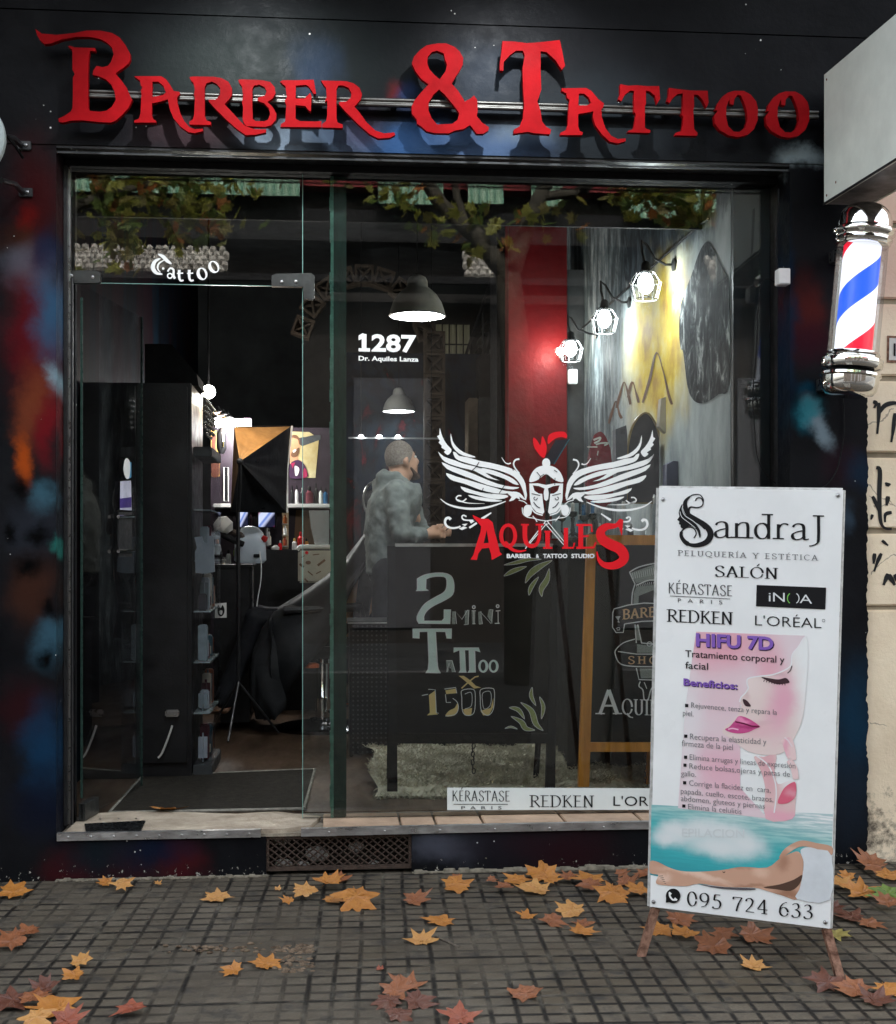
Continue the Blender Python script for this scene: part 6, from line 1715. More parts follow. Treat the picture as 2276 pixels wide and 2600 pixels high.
# ------------------------------------------------------------------ middle of the room
def person_mesh(name, chains, parent, mat, vox=.014, smooth_it=6):
    """one continuous surface: tapered chains and ellipsoids fused by a voxel remesh"""
    mb = MB()
    for kind, *a in chains:
        if kind == 't':
            pts, rad = a
            mb.tube(pts, rad, 14)
            for p, r_ in zip(pts, rad):
                mb.sphere(p, r_, 12, 8)
        elif kind == 's':
            mb.sphere(a[0], a[1], 20, 14)
        elif kind == 'l':
            mb.loft(a[0])
    o = mb.build(name, mat, parent)
    md = o.modifiers.new("fuse", 'REMESH'); md.mode = 'VOXEL'; md.voxel_size = vox; md.use_smooth_shade = True
    s2 = o.modifiers.new("soften", 'SMOOTH'); s2.factor = .5; s2.iterations = smooth_it
    return o
def oval(c, rx, ry, tilt=0, n=20, power=1.0):
    return [V(c) + V((rx * math.cos(a), ry * math.sin(a), tilt * math.cos(a))) for a in [2 * math.pi * i / n for i in range(n)]]
YM = 2.55
MP = lambda x, y, d=0: P(880 + x * 320 / 1560, 1080 + y * 320 / 1560, YM + d)   # on the zoomed photograph of the man
man = thing("person", "short haired bearded man in a grey hooded sweatshirt standing with his hands together", "person", (MP(650, 1500).x, YM, FLOOR))
skin_m = pm("skin", (.46, .27, .185), .5, .12, 14)
hoodm = pm("grey green hoodie cotton", (.135, .155, .149), .85, .2, 26, bump=.7, bs=13)
jean = pm("dark trousers", (.012, .013, .016), .8, .3, 20)
hairm = pm("short hair", (.16, .135, .115), .85, .4, 90, bump=.6, bs=260, col2=(.26, .23, .20))
beardm = pm("dark beard", (.055, .032, .022), .9, .4, 90, bump=.5, bs=260)
px_m = (MP(0, 0) - CAM).length / 3400 * 320 / 1560        # metres per zoomed pixel there
hc = MP(690, 450)
# head turned toward +x and a little up, so the ear and cheek show
hd = V((.88, .42, .22)).normalized()                          # facing
hside = hd.cross(V((0, 0, 1))).normalized(); hup = hside.cross(hd).normalized()
H = lambda f, s_, u: hc + hd * f + hside * s_ + hup * u
nose_tip = H(.108, 0, -.012)
ft = H(0, 0, 0)
sh_l, sh_r = MP(620, 830, -.16), MP(700, 850, .18)           # near and far shoulder
el_l, el_r = MP(680, 1330, -.24), MP(900, 1330, .22)
wr_l, wr_r = MP(980, 1350, -.12), MP(1040, 1330, .12)
hip = MP(520, 1800)
kn = [V((hip.x - .03, YM - .10, FLOOR + .50)), V((hip.x + .05, YM + .11, FLOOR + .50))]
an = [V((hip.x - .06, YM - .11, FLOOR + .08)), V((hip.x + .06, YM + .12, FLOOR + .08))]
headch = [('s', H(-.01, 0, .03), (.088, .078, .098)), ('s', H(.012, 0, -.035), (.078, .062, .085)), ('s', H(.045, 0, -.085), (.044, .043, .034)),
          ('t', [H(.080, 0, .024), H(.101, 0, -.020)], [.011, .018]), ('s', H(.074, 0, .034), (.022, .048, .014)), ('s', H(.080, 0, -.058), (.018, .026, .012)),
          ('t', [H(-.035, 0, -.06), H(-.06, 0, -.15), H(-.07, 0, -.2)], [.060, .060, .068])]
for s_ in (-1, 1):
    headch += [('t', [H(-.012, s_ * .078, .016), H(-.022, s_ * .086, .0), H(-.014, s_ * .082, -.03)], [.012, .014, .010])]
def hand(w, d, up, side):
    """palm with five curled fingers; d: pointing direction"""
    d = d.normalized(); up = up.normalized(); sd = d.cross(up).normalized() * side
    ch = [('t', [w, w + d * .05, w + d * .085], [.026, .034, .030])]
    for i, (o, l) in enumerate(((-.028, .062), (-.010, .072), (.010, .068), (.026, .054))):
        b = w + d * .085 + up * o
        ch.append(('t', [b, b + d * l * .5 - sd * .006, b + d * l * .75 - sd * .03, b + d * l * .55 - sd * .046], [.0105, .010, .009, .008]))
    t0 = w + d * .03 + up * .024
    ch.append(('t', [t0, t0 + d * .03 + up * .022 - sd * .01, t0 + d * .058 + up * .018 - sd * .024], [.013, .011, .009]))
    return ch
dL, dR = (MP(1190, 1330, -.02) - wr_l), (MP(1200, 1310, .05) - wr_r)
body = headch + [('t', [el_l, wr_l], [.045, .030]), ('t', [el_r, wr_r], [.045, .030])] + hand(wr_l, dL, V((0, 0, 1)), -1) + hand(wr_r, dR, V((0, 0, 1)), 1)
spine = [(520, 1760, .145, .115), (510, 1500, .145, .12), (540, 1200, .165, .135), (600, 950, .175, .15), (640, 820, .165, .13), (690, 720, .10, .09)]
body += [('l', [oval(MP(x, y), b_ * .74, a_ * .86) for x, y, a_, b_ in spine])]
body += [('t', [sh_l, el_l], [.06, .045]), ('t', [sh_r, el_r], [.06, .045])]
for i in (0, 1):
    h0 = V((hip.x, YM + (-.09 if i == 0 else .09), hip.z))
    body += [('t', [h0, kn[i], an[i]], [.085, .058, .042]), ('t', [an[i], an[i] + V((.05, -.01, -.03)), an[i] + V((.16, -.02, -.05))], [.045, .042, .03])]
bd = person_mesh("body", body, man, skin_m, .0105, 3)
hood = [('l', [oval(MP(x, y), b_ * 1.04 + .012, a_ * 1.06 + .014) for x, y, a_, b_ in [(515, 1840, .15, .118)] + spine])]
hood += [('t', [sh_l, MP(650, 1080, -.22), el_l, MP(800, 1370, -.20), MP(930, 1345, -.145)], [.078, .070, .062, .056, .044]), ('t', [sh_r, MP(800, 1080, .24), el_r, MP(970, 1335, .16)], [.084, .074, .068, .052])]
hood += [('t', [MP(430, 780, .03), MP(470, 660, -.02), MP(600, 640, -.05), MP(700, 700, -.07), MP(790, 780, -.06)], [.05, .055, .042, .034, .025]), ('t', [MP(400, 740, .03), MP(440, 800, .0), MP(520, 780, -.06)], [.045, .05, .035])]
hood += [('t', [MP(520, 1820, -.14), MP(500, 1830, 0), MP(520, 1820, .14)], [.03, .11, .03])]
ho_ = person_mesh("hoodie", hood, man, hoodm, .0115, 4)
tx_ = bpy.data.textures.new("folds", 'CLOUDS'); tx_.noise_scale = .05; tx_.noise_depth = 1
dp_ = ho_.modifiers.new("folds", 'DISPLACE'); dp_.texture = tx_; dp_.strength = .020; dp_.mid_level = .5; dp_.texture_coords = 'GLOBAL'
tro = []
for i in (0, 1):
    h0 = V((hip.x, YM + (-.085 if i == 0 else .085), hip.z + .02))
    tro += [('t', [h0, kn[i], an[i] + V((0, 0, .02))], [.105, .078, .066])]
tro += [('s', hip + V((0, 0, .0)), (.125, .165, .12))]
person_mesh("trousers", tro, man, jean, .014, 4)
for i in (0, 1):
    person_mesh("shoe", [('t', [an[i] + V((-.04, 0, -.045)), an[i] + V((.04, 0, -.04)), an[i] + V((.17, -.01, -.05))], [.048, .05, .036])], man, M['blackmat'], .012, 3)
# cropped hair: a shell over the crown and back of the skull
mb = MB()
def cap(u, v):
    a = 2 * math.pi * u
    th = v * R(112 if math.cos(a) < .2 else 112 - 52 * (math.cos(a) - .2) / .8)
    e = V((.0935, .083, .104))
    l = V((math.sin(th) * math.cos(a) * e.x, math.sin(th) * math.sin(a) * e.y, math.cos(th) * e.z))
    return H(-.011 + l.x, l.y, .029 + l.z)
mb.grid(cap, 32, 14); mb.build("hair", hairm, man, smooth=80)
person_mesh("beard", [("s", H(.050, 0, -.096), (.046, .050, .030)), ('t', [H(.015, -.066, -.045), H(.045, -.054, -.088), H(.075, -.024, -.108), H(.083, 0, -.110), H(.075, .024, -.108), H(.045, .054, -.088), H(.015, .066, -.045)], [.008, .014, .016, .016, .016, .014, .008]), ('t', [H(.088, -.026, -.048), H(.098, 0, -.042), H(.088, .026, -.048)], [.007, .008, .007])], man, beardm, .007, 3)
for s_ in (-1, 1):
    MB().sphere(H(.079, s_ * .031, .014), .0075, 10, 8).build("eye", M['white'], man, smooth=True)
    MB().sphere(H(.0845, s_ * .031, .014), .0038, 8, 6).build("iris", M['blackmat'], man, smooth=True)
    MB().tube([H(.083, s_ * .012, .040), H(.083, s_ * .033, .044), H(.070, s_ * .052, .036)], [.004, .005, .003], 8).build("eyebrow", beardm, man, smooth=True)
pr = PM(880, 1080, 320 / 1560)
cmb = thing("scissors", "thin steel scissors held between the fingers of the bearded man", "scissors", tuple(MP(1200, 1330, .0)))
MB().tube([MP(1190, 1340, -.03), MP(1340, 1200, -.03)], .003, 6).build("blade", M['chrome'], cmb)
MB().tube([MP(1150, 1320, -.01), MP(1220, 1220, -.01)], .003, 6).build("blade", M['chrome'], cmb)

# barber chair and the customer under a black cape
YC = 3.15
chair = thing("barber_chair", "reclining black barber chair on a chrome pedestal", "chair", (P(812, 1800, YC).x, YC, FLOOR))
cb0 = V((P(812, 1800, YC).x + .02, YC - .0, FLOOR))
MB().lathe([(.30, .0), (.30, .02), (.26, .035), (.10, .05), (.08, .07)], cb0, 36).build("base_plate", pm("dark chrome", (.12, .12, .13), .15, .1, 8, metal=1), chair, smooth=40)
MB().lathe([(.045, .05), (.05, .2), (.042, .21), (.042, .42), (.07, .43), (.07, .46)], cb0, 24).build("pedestal", M['chrome'], chair, smooth=40)
MB().tube([cb0 + V((.04, -.06, .12)), cb0 + V((.12, -.12, .16)), cb0 + V((.20, -.14, .18))], .012, 8).build("pump_lever", M['chrome'], chair, smooth=True)
leather = pm("black leather", (.018, .018, .019), .35, .3, 20, bump=.2, bs=90)
MB().box((cb0.x - .27, YC - .28, FLOOR + .47), (cb0.x + .27, YC + .28, FLOOR + .60), .05).build("seat", leather, chair, smooth=50)
for s_ in (-1, 1):
    MB().tube([V((cb0.x - .24, YC + s_ * .31, FLOOR + .78)), V((cb0.x + .24, YC + s_ * .31, FLOOR + .80)), V((cb0.x + .27, YC + s_ * .31, FLOOR + .6))], .03, 10).build("armrest", leather, chair, smooth=True)
bk0, bk1 = V((cb0.x + .22, YC, FLOOR + .58)), P(958, 1250, YC)
dd = (bk1 - bk0).normalized(); nn = V((-dd.z, 0, dd.x))
rings = [[bk0 + dd * u + nn * a + V((0, b, 0)) for a, b in ((-.05, -w_), (.05, -w_), (.05, w_), (-.05, w_))] for u, w_ in ((0, .25), (.35, .27), (.62, .24), (.66, .14), (.86, .13), (.9, .1))]
o = MB().loft(rings).build("backrest", leather, chair)
bv = o.modifiers.new("round", 'BEVEL'); bv.width = .03; bv.segments = 3
hrc = P(952, 1270, YC - .05)
MB().tube([hrc + V((.075 * math.cos(a), -.06, .115 * math.sin(a))) for a in [2 * math.pi * i / 30 for i in range(30)]], .008, 8, closed=True).build("headrest_rim", M['steel'], chair, smooth=True)
MB().lathe([(.001, -.02), (.06, -.02), (.075, 0), (.06, .02), (.001, .02)], hrc, 24, Matrix.Diagonal((1, 1, 1, 1)) @ Matrix.Rotation(R(90), 4, 'X')).build("headrest", leather, chair, smooth=50)
MB().lathe([(.05, 0), (.05, .02), (.03, .03)], cb0 + V((-.07, -.26, .42)), 14).build("seat_knob", pm("orange knob", (.45, .10, .03), .4), chair)
cust = thing("person", "customer leaning back in the barber chair under a long black cape", "person", tuple(cb0 + V((.1, 0, .6))))
pelv = cb0 + V((.08, 0, .68)); chest = cb0 + V((.28, 0, 1.0)); neck = cb0 + V((.38, 0, 1.18)); chd = cb0 + V((.40, -.02, 1.30))
kneeC = [cb0 + V((-.42, s_ * .13, .72)) for s_ in (-1, 1)]; footC = [cb0 + V((-.62, s_ * .12, .16)) for s_ in (-1, 1)]
ch = [('s', chd, (.088, .074, .105)), ('t', [chd, neck, chest], [.06, .058, .14]), ('t', [chest, pelv], [.17, .16])]
for s_, kn_, ft_ in zip((-1, 1), kneeC, footC):
    ch += [('t', [pelv + V((0, s_ * .1, 0)), kn_, ft_, ft_ + V((-.14, 0, -.02))], [.09, .065, .045, .035]), ('t', [chest + V((0, s_ * .18, .05)), cb0 + V((.12, s_ * .24, .72)), cb0 + V((-.12, s_ * .16, .66))], [.055, .045, .035])]
    d_ = V((-1, -s_ * .3, .0)); ch += hand(cb0 + V((-.12, s_ * .16, .66)), d_, V((0, 1, 0)), s_)
person_mesh("body", ch, cust, skin_m, .014, 4)
person_mesh("trousers", [("t", [pelv + V((0, s_ * .1, 0)), kn_, ft_ + V((0, 0, .05))], [.105, .08, .07]) for s_, kn_, ft_ in zip((-1, 1), kneeC, footC)], cust, jean, .016, 3)
MB().grid(lambda u, v: chd + V((.092 * math.sin(v * 2.0) * math.cos(2 * math.pi * u) + .01, .078 * math.sin(v * 2.0) * math.sin(2 * math.pi * u), .11 * math.cos(v * 2.0) + .004)), 24, 10).build("hair", pm("dark hair", (.02, .014, .012), .8, .3, 60, bump=.5, bs=200), cust, smooth=80)
capem = pm("black cape cloth", (.020, .021, .023), .55, .3, 7, bump=.2, bs=14)
mb = MB()
prof_ = [(640, 1760, .02), (646, 1640, .1), (668, 1588, .2), (700, 1545, .28), (760, 1510, .33), (830, 1460, .36), (880, 1415, .36), (920, 1360, .34), (950, 1320, .24), (962, 1300, .10)]
top = [P(x, y, YC - .0) for x, y, w_ in prof_]
def cape(u, v):
    t_ = v * (len(prof_) - 1); i = min(len(prof_) - 2, int(t_)); f = t_ - i
    c_ = top[i].lerp(top[i + 1], f); hw = prof_[i][2] * (1 - f) + prof_[i + 1][2] * f
    hw = .26 + hw * .3 if i < 3 else hw
    s_ = 2 * u - 1
    a = abs(s_)
    drop = .0 if a < .5 else (a - .5) * 2
    fold = .016 * math.sin(v * 26 + s_ * 7) * (drop + .2) + .022 * math.sin(s_ * 19 + v * 5) * drop
    z = c_.z - .52 * drop ** 1.3 * min(1, max(.15, (1 - v) * 1.6)) - .03 * a
    x = c_.x + fold * .8 + drop * (.10 if v < .3 else .0)
    return V((x, YC + math.copysign(min(a, .56) / .56 * hw, s_) + fold, max(FLOOR + .10, z)))
mb.grid(cape, 46, 60)
o = mb.build("cape", capem, cust, smooth=85)
so = o.modifiers.new("cloth", 'SOLIDIFY'); so.thickness = .006

# back of the room: breeze-block column and arch, barred window, ladder, spotlight rail
def block_mat():
    return pm("ochre breeze block", (.045, .032, .022), .85, .35, 14, bump=.3, bs=50)
blk = block_mat()
def xblock(mb, c, s_, d, rot=0.0):
    """square block with a pierced cross: frame plus two diagonals"""
    fr_ = s_ * .13
    q = []
    R_ = Matrix.Translation(c) @ Matrix.Rotation(rot, 4, 'Y')
    h = s_ / 2
    mb.box((-h, -d / 2, -h), (h, d / 2, -h + fr_), 0, R_); mb.box((-h, -d / 2, h - fr_), (h, d / 2, h), 0, R_)
    mb.box((-h, -d / 2, -h + fr_), (-h + fr_, d / 2, h - fr_), 0, R_); mb.box((h - fr_, -d / 2, -h + fr_), (h, d / 2, h - fr_), 0, R_)
    for s2 in (-1, 1):
        D = R_ @ Matrix.Rotation(s2 * R(45), 4, 'Y')
        k_ = h * 1.06
        mb.box((-k_, -d * .4 + .006 * s2, -fr_ * .4), (k_, d * .4 + .006 * s2, fr_ * .4), 0, D)
    mb.box((-h * .8, d * .3, -h * .8), (h * .8, d * .45, h * .8), 0, R_)
col_ = thing("breeze_block_column", "column of pierced ochre blocks with cross pattern behind the standing man", "column", tuple(P(1103, 1400, 5.2)))
s_ = (P(1130, 1000, 5.2).x - P(1076, 1000, 5.2).x)
zc_ = P(1103, 870, 5.2).z
i = 0
while zc_ - i * s_ > FLOOR + s_ / 2:
    mb = MB(); xblock(mb, P(1103, 900, 5.2) * 1 + V((0, 0, zc_ - i * s_ - P(1103, 900, 5.2).z)), s_ * .97, .14); mb.build("block", blk, col_)
    i += 1
arch = thing("breeze_block_arch", "arch of pierced ochre blocks high in the dim back of the shop", "arch", tuple(P(930, 720, 5.4)))
ac = P(925, 905, 5.4); ra = (P(925, 905, 5.4).z - P(925, 700, 5.4).z)
ra = abs(ra)
for i in range(9):
    a = R(160 - i * 17.5)
    mb = MB(); xblock(mb, ac + V((ra * math.cos(a) * .80, 0, ra * math.sin(a))), .155, .14, -(a - R(90))); mb.build("block", blk, arch)
win = thing("barred_window", "pale curtained window with a dark grid of bars in the back wall", "window", tuple(P(1148, 1010, RY1 - .02)))
p0, p1 = P(1104, 1085, RY1 - .02), P(1193, 825, RY1 - .02)
MB().box((p0.x, RY1 - .03, p0.z), (p1.x, RY1 - .002, p1.z)).build("pane", emit("daylit curtain glass", (.62, .60, .48), .035), win)
def curtain(u, v):
    return V((p0.x + (p1.x - p0.x) * u, RY1 - .05 + .012 * math.sin(u * 40), p0.z + (p1.z - p0.z) * v))
cu = NT("thin curtain"); cu.set((.50, .48, .40), .9); cu.t.nodes.remove(cu.b)
tr1 = cu.n("BsdfTranslucent"); tr1.inputs[0].default_value = (.5, .48, .4, 1); df1 = cu.n("BsdfDiffuse"); df1.inputs[0].default_value = (.5, .48, .4, 1); mx = cu.n("MixShader"); mx.inputs[0].default_value = .19
cu.l(tr1.outputs[0], mx.inputs[1]); cu.l(df1.outputs[0], mx.inputs[2]); cu.l(mx.outputs[0], cu.out.inputs[0])
MB().grid(curtain, 60, 1).build("curtain", cu.m, win, smooth=80)
mb = MB()
for i in range(6):
    x = p0.x + (p1.x - p0.x) * i / 5
    mb.box((x - .006, RY1 - .09, p0.z), (x + .006, RY1 - .075, p1.z))
for i in range(6):
    z = p0.z + (p1.z - p0.z) * i / 5
    mb.box((p0.x, RY1 - .074, z - .007), (p1.x, RY1 - .066, z + .007))
mb.build("bars", M['blackmetal'], win)
win["label"] = "pale curtained window with a dark grid of bars in the back wall"
lad = thing("stair_railing", "black steel stair with railing beside the barred back window", "stair", tuple(P(1220, 1050, 6.0)))
a0, a1 = P(1170, 1100, 6.2), P(1262, 800, 6.2)
for dy in (0, .5):
    MB().tube([a0 + V((0, dy, 0)), a1 + V((0, dy, 0))], .03, 6).build("stringer", M['blackmetal'], lad)
for i in range(9):
    q = a0.lerp(a1, (i + .5) / 9)
    tbox("tread", (q.x - .07, 6.2, q.z - .012), (q.x + .11, 6.7, q.z + .012), M['blackmetal'], lad, .002)
MB().tube([a0 + V((0, 0, .55)), a1 + V((0, 0, .45))], .016, 6).build("handrail", M['blackmetal'], lad)
for i in range(4):
    q = a0.lerp(a1, i / 3.2)
    MB().tube([q, q + V((0, 0, .52))], .012, 6).build("baluster", M['blackmetal'], lad)
stl = thing("stacked_boxes", "dark and tan crates piled by the stair at the back", "boxes", tuple(P(1230, 1250, 5.6)))
for x0_, x1_, y0_, y1_, m_ in ((1190, 1215, 1230, 1010, pm("tan carton", (.12, .09, .065), .8)), (1216, 1262, 1230, 1010, M['darkgrey']), (1218, 1270, 1008, 900, M['blackmat'])):
    q0, q1 = P(x0_, y0_, 5.6), P(x1_, y1_, 5.6); tbox("crate", (q0.x, 5.6, max(FLOOR, q0.z)), (q1.x - .002, 5.9, q1.z), m_, stl, .006)
rl = thing("spotlight_rail", "thin pale track with three tiny bright spotlights across the dark room", "lamp", tuple(P(1000, 1112, 5.0)))
q0, q1 = P(885, 1111, 5.0), P(1128, 1114, 5.0)
tbox("track", (q0.x, 4.99, q0.z - .009), (q1.x, 5.01, q0.z + .003), pm("grey track", (.25, .26, .26), .4), rl, .001)
for x in (917, 964, 1011):
    c = P(x, 1111, 4.97); MB().lathe([(.001, -.004), (.018, -.004), (.020, .012), (.008, .02)], c, 14).build("spotlight", emit("tiny spotlight", (.95, .97, 1), 10), rl, smooth=40)
MB().tube([V((q0.x + .1, 5.0, q0.z)), V((q0.x + .1, 5.0, RZ))], .004, 5).build("hanger", M['blackmat'], rl)
MB().tube([V((q1.x - .1, 5.0, q0.z)), V((q1.x - .1, 5.0, RZ))], .004, 5).build("hanger", M['blackmat'], rl)
dk = thing("back_mural", "dark blue and crimson painted panel behind the man and the barber chair", "mural", tuple(P(970, 1200, 6.0)))
def m_backmural():
    t = NT("dark blue crimson paint")
    pos = t.coord("Pos")
    f = t.noise(t.scale(pos, 1.3, 1, .8), 2.2, 6, .6, 1.4)
    t.set(t.ramp(f, (.34, (.004, .005, .009)), (.46, (.008, .014, .026)), (.54, (.010, .016, .022)), (.60, (.007, .007, .010)), (.68, (.10, .006, .010)), (.8, (.03, .006, .008))), .7, None, .05)
    return t.m
q0, q1 = P(846, 1420, 6.0), P(1290, 900, 6.0)
MB().box((q0.x, 6.0, FLOOR), (q1.x, 6.06, q1.z)).build("panel", m_backmural(), dk)

# reception desk of perforated black steel and the display counter along the mural wall
def m_perf():
    t = NT("perforated black steel")
    pos = t.coord("Pos")
    sx = t.n("SeparateXYZ"); t.l(pos, sx.inputs[0])
    d = t.math('SQRT', t.math('ADD', t.math('POWER', t.math('PINGPONG', sx.outputs[0], .013), 2.0), t.math('POWER', t.math('PINGPONG', sx.outputs[2], .013), 2.0)))
    hole = t.math('LESS_THAN', d, .0055)
    t.set(t.mix(hole, (.010, .010, .011), (.045, .047, .048)), .5, None, .1)  # paler dots: glints at the perforations painted as colour
    return t.m
perf = m_perf()
dsk = thing("reception_desk", "long black reception desk with perforated steel front behind the chalkboards", "desk", (P(1200, 1, 1.95).x, 2.0, FLOOR))
x0, x1, zt = P(883, 1, 1.95).x, P(1478, 1, 1.95).x, P(1150, 1576, 1.95).z
tbox("top", (x0, 1.93, zt - .02), (x1, 2.35, zt), M['black'], dsk)
MB().box((x0, 1.928, zt - .012), (x1, 1.9295, zt - .006)).build("top_edge", M['alu'], dsk)
tbox("front_panel", (x0 + .01, 1.95, FLOOR + .02), (x1 - .01, 1.96, zt - .022), perf, dsk, 0)
tbox("end_panel", (x0 + .01, 1.962, FLOOR), (x0 + .03, 2.33, zt - .021), M['black'], dsk); tbox("end_panel", (x1 - .03, 1.962, FLOOR), (x1 - .01, 2.33, zt - .021), M['black'], dsk)
dc = thing("display_counter", "dark display counter below the mural crowded with barber ornaments", "counter", (1.5, 1.3, FLOOR))
zc = P(1560, 1372, 1.2).z
cx0 = P(1400, 1, 1.3).x
tbox("top", (cx0, .95, zc - .03), (RX1 - .004, 1.75, zc), M['black'], dc); tbox("carcass", (cx0 + .03, .98, FLOOR), (RX1 - .006, 1.72, zc - .031), M['blackmat'], dc)
CT_ = lambda x, y, Y=1.15: P(1400 + x * 300 / 1535, 1000 + y * 300 / 1535, Y)
am = thing("arched_mirror", "black pointed arch mirror leaning on the mural wall above the counter", "mirror", tuple(CT_(1230, 1400, 1.6)))
q = PM(1400, 1000, 300 / 1535)
ol = cr([(985, 900), (1000, 680), (1050, 450), (1130, 310), (1225, 245), (1300, 290), (1370, 420), (1430, 640), (1470, 900), (1490, 1180)], 5) + [(1490, 1420), (985, 1420)]
q.poly(ol); q.build("glass", FY(1.6), pm("black mirror", (.02, .022, .025), .06, .1, 4), am, off=0, thick=.015)
q = PM(1400, 1000, 300 / 1535); q.line(ol, 22, True); q.build("frame", FY(1.6), pm("gilt frame", (.16, .12, .045), .4, .3, 12), am, off=.012, thick=.028)
go = thing("golden_arch", "gilded pointed frame standing behind the black arch mirror", "frame", tuple(CT_(1450, 1300, 1.66)))
q = PM(1400, 1000, 300 / 1535); q.line(cr([(1400, 460), (1450, 340), (1500, 480), (1530, 700), (1540, 1300)], 5), 40); q.build("frame", FY(1.68), pm("olive gilt", (.20, .16, .05), .5, .4, 10), go, off=0, thick=.02)
rd = thing("red_arch_ornament", "small red pointed ornament with white paint drips on the counter", "ornament", tuple(CT_(650, 1480, 1.7)))
q = PM(1400, 1000, 300 / 1535); q.poly(cr([(500, 820), (540, 640), (580, 530), (640, 490), (700, 540), (750, 660), (780, 800), (800, 1400), (480, 1400)], 3, True)); q.build("body", FY(1.7), pm("glossy deep red", (.15, .008, .014), .15, .2, 10), rd, off=0, thick=.05)
q = PM(1400, 1000, 300 / 1535); q.line(cr([(550, 600), (600, 580), (640, 570), (620, 610), (560, 640)], 4), 24); q.line(cr([(580, 660), (650, 640), (740, 640), (690, 670)], 4), 20); q.line([(470, 690), (600, 690)], 16); q.line([(600, 800), (610, 740)], 12); q.build("drip", FY(1.7), M['offwhite'], rd, off=.003)
def flatbox(name, label, cat, pts, Y, mat, thick):
    t_ = thing(name, label, cat, tuple(CT_(*pts[0], Y)))
    q = PM(1400, 1000, 300 / 1535); q.poly(pts); q.build("body", FY(Y), mat, t_, off=0, thick=thick)
    return t_
bkx = flatbox("product_box", "slim dark grey carton standing between the red ornament and the mirror", "box", [(836, 460), (975, 408), (990, 560), (985, 1420), (850, 1420)], 1.5, pm("slate carton", (.055, .06, .07), .5, .2, 10), .08)
q = PM(1400, 1000, 300 / 1535)
for i in range(5):
    q.line([(905 + i * 12, 450 + i * 1), (905 + i * 12, 520)], 4)
q.build("printed_lines", FY(1.5), bk, bkx, off=.002)
flatbox("product_box", "tall beige leaning carton against the wall beside the mirror", "box", [(1430, 60), (1535, 20), (1600, 30), (1680, 380), (1690, 560), (1500, 520), (1400, 420)], 1.45, pm("beige carton", (.34, .31, .26), .6, .15, 8), .06)
flatbox("product_box", "blue grey carton near the corner of the counter", "box", [(1500, 920), (1590, 870), (1660, 880), (1665, 1420), (1500, 1420)], 1.2, pm("blue grey carton", (.10, .11, .16), .5, .2, 10), .08)
tbl = flatbox("tablet", "dark slanted tablet computer on a stand behind the helmet sticker", "tablet", [(60, 600), (232, 588), (40, 910), (-120, 912)], .9, pm("dark tablet glass", (.045, .05, .075), .12, .2, 6), .012)
q = PM(1400, 1000, 300 / 1535); q.line([(234, 590), (36, 916)], 14); q.build("edge_trim", FY(.9), pm("blue edge", (.05, .22, .30), .3), tbl, off=.003)
MB().tube([CT_(-40, 900, .93), CT_(-40, 1500, .95), V((CT_(-40, 900, .95).x, 1.05, zc))], .012, 8).build("stand", M['blackmetal'], tbl)
gs = thing("display_case", "tall clear acrylic display case of small bottles on the counter", "case", tuple(CT_(250, 1880, 1.1)))
p0, p1 = CT_(60, 1880, 1.1), CT_(440, 1380, 1.1)
MB().box((p0.x, 1.08, zc + .001), (p1.x, 1.25, p1.z)).build("case", M['glass_clear'], gs)
MB().box((p0.x + .005, 1.245, zc + .01), (p1.x - .005, 1.249, p1.z - .01)).build("back_panel", pm("pale mint card", (.40, .50, .50), .5, .1, 6), gs)
cand = thing("candelabra", "dark metal candelabra with curled arms and pale candles on the counter", "candle holder", tuple(CT_(280, 1880, 1.02)))
cm = pm("pewter", (.09, .10, .10), .35, .3, 20, metal=.7)
st0 = CT_(280, 1885, 1.02); zt2 = CT_(280, 1660, 1.02).z
MB().lathe([(.03, 0), (.032, .01), (.008, .02), (.012, .05), (.007, .08), (.012, .11), (.006, zt2 - st0.z)], (st0.x, 1.02, zc), 16).build("stem", cm, cand, smooth=40)
for dx, up in ((-.055, 0), (.055, .0), (.0, .02), (.10, .01)):
    MB().tube([V((st0.x, 1.02, zt2 - .05)), V((st0.x + dx * .6, 1.02, zt2 - .08)), V((st0.x + dx, 1.02, zt2 - .05)), V((st0.x + dx, 1.02, zt2 + up))], .005, 8).build("arm", cm, cand, smooth=True)
    MB().lathe([(.008, 0), (.020, .008), (.022, .03), (.012, .032)], (st0.x + dx, 1.02, zt2 + up), 14).build("cup", cm, cand, smooth=40)
    MB().lathe([(.009, .03), (.009, .07 + abs(dx) * .2), (.002, .075 + abs(dx) * .2)], (st0.x + dx, 1.02, zt2 + up), 10).build("candle", M['offwhite'] if dx < .05 else pm("blue candle", (.05, .16, .30), .5), cand, smooth=40)
bts = [(370, 1700, 70, 150, (.10, .30, .45), "blue capped clear bottle in front of the acrylic case"), (505, 1700, 60, 165, (.5, .5, .46), "white capped jar beside the candelabra"), (575, 1690, 60, 150, (.10, .11, .11), "dark grey bottle behind the red lettering"), (630, 1790, 50, 130, (.05, .05, .055), "small black bottle below the red ornament"),
       (1030, 1820, 80, 160, (.10, .10, .10), "black round jar under the arch mirror"), (1190, 1800, 60, 90, (.35, .36, .36), "small steel shaker under the mirror"), (940, 1800, 80, 420, (.30, .34, .36), "tall pale glass cylinder in front of the mirror"), (1340, 1810, 60, 520, (.22, .25, .26), "tall glass vase with brass rings by the white board")]
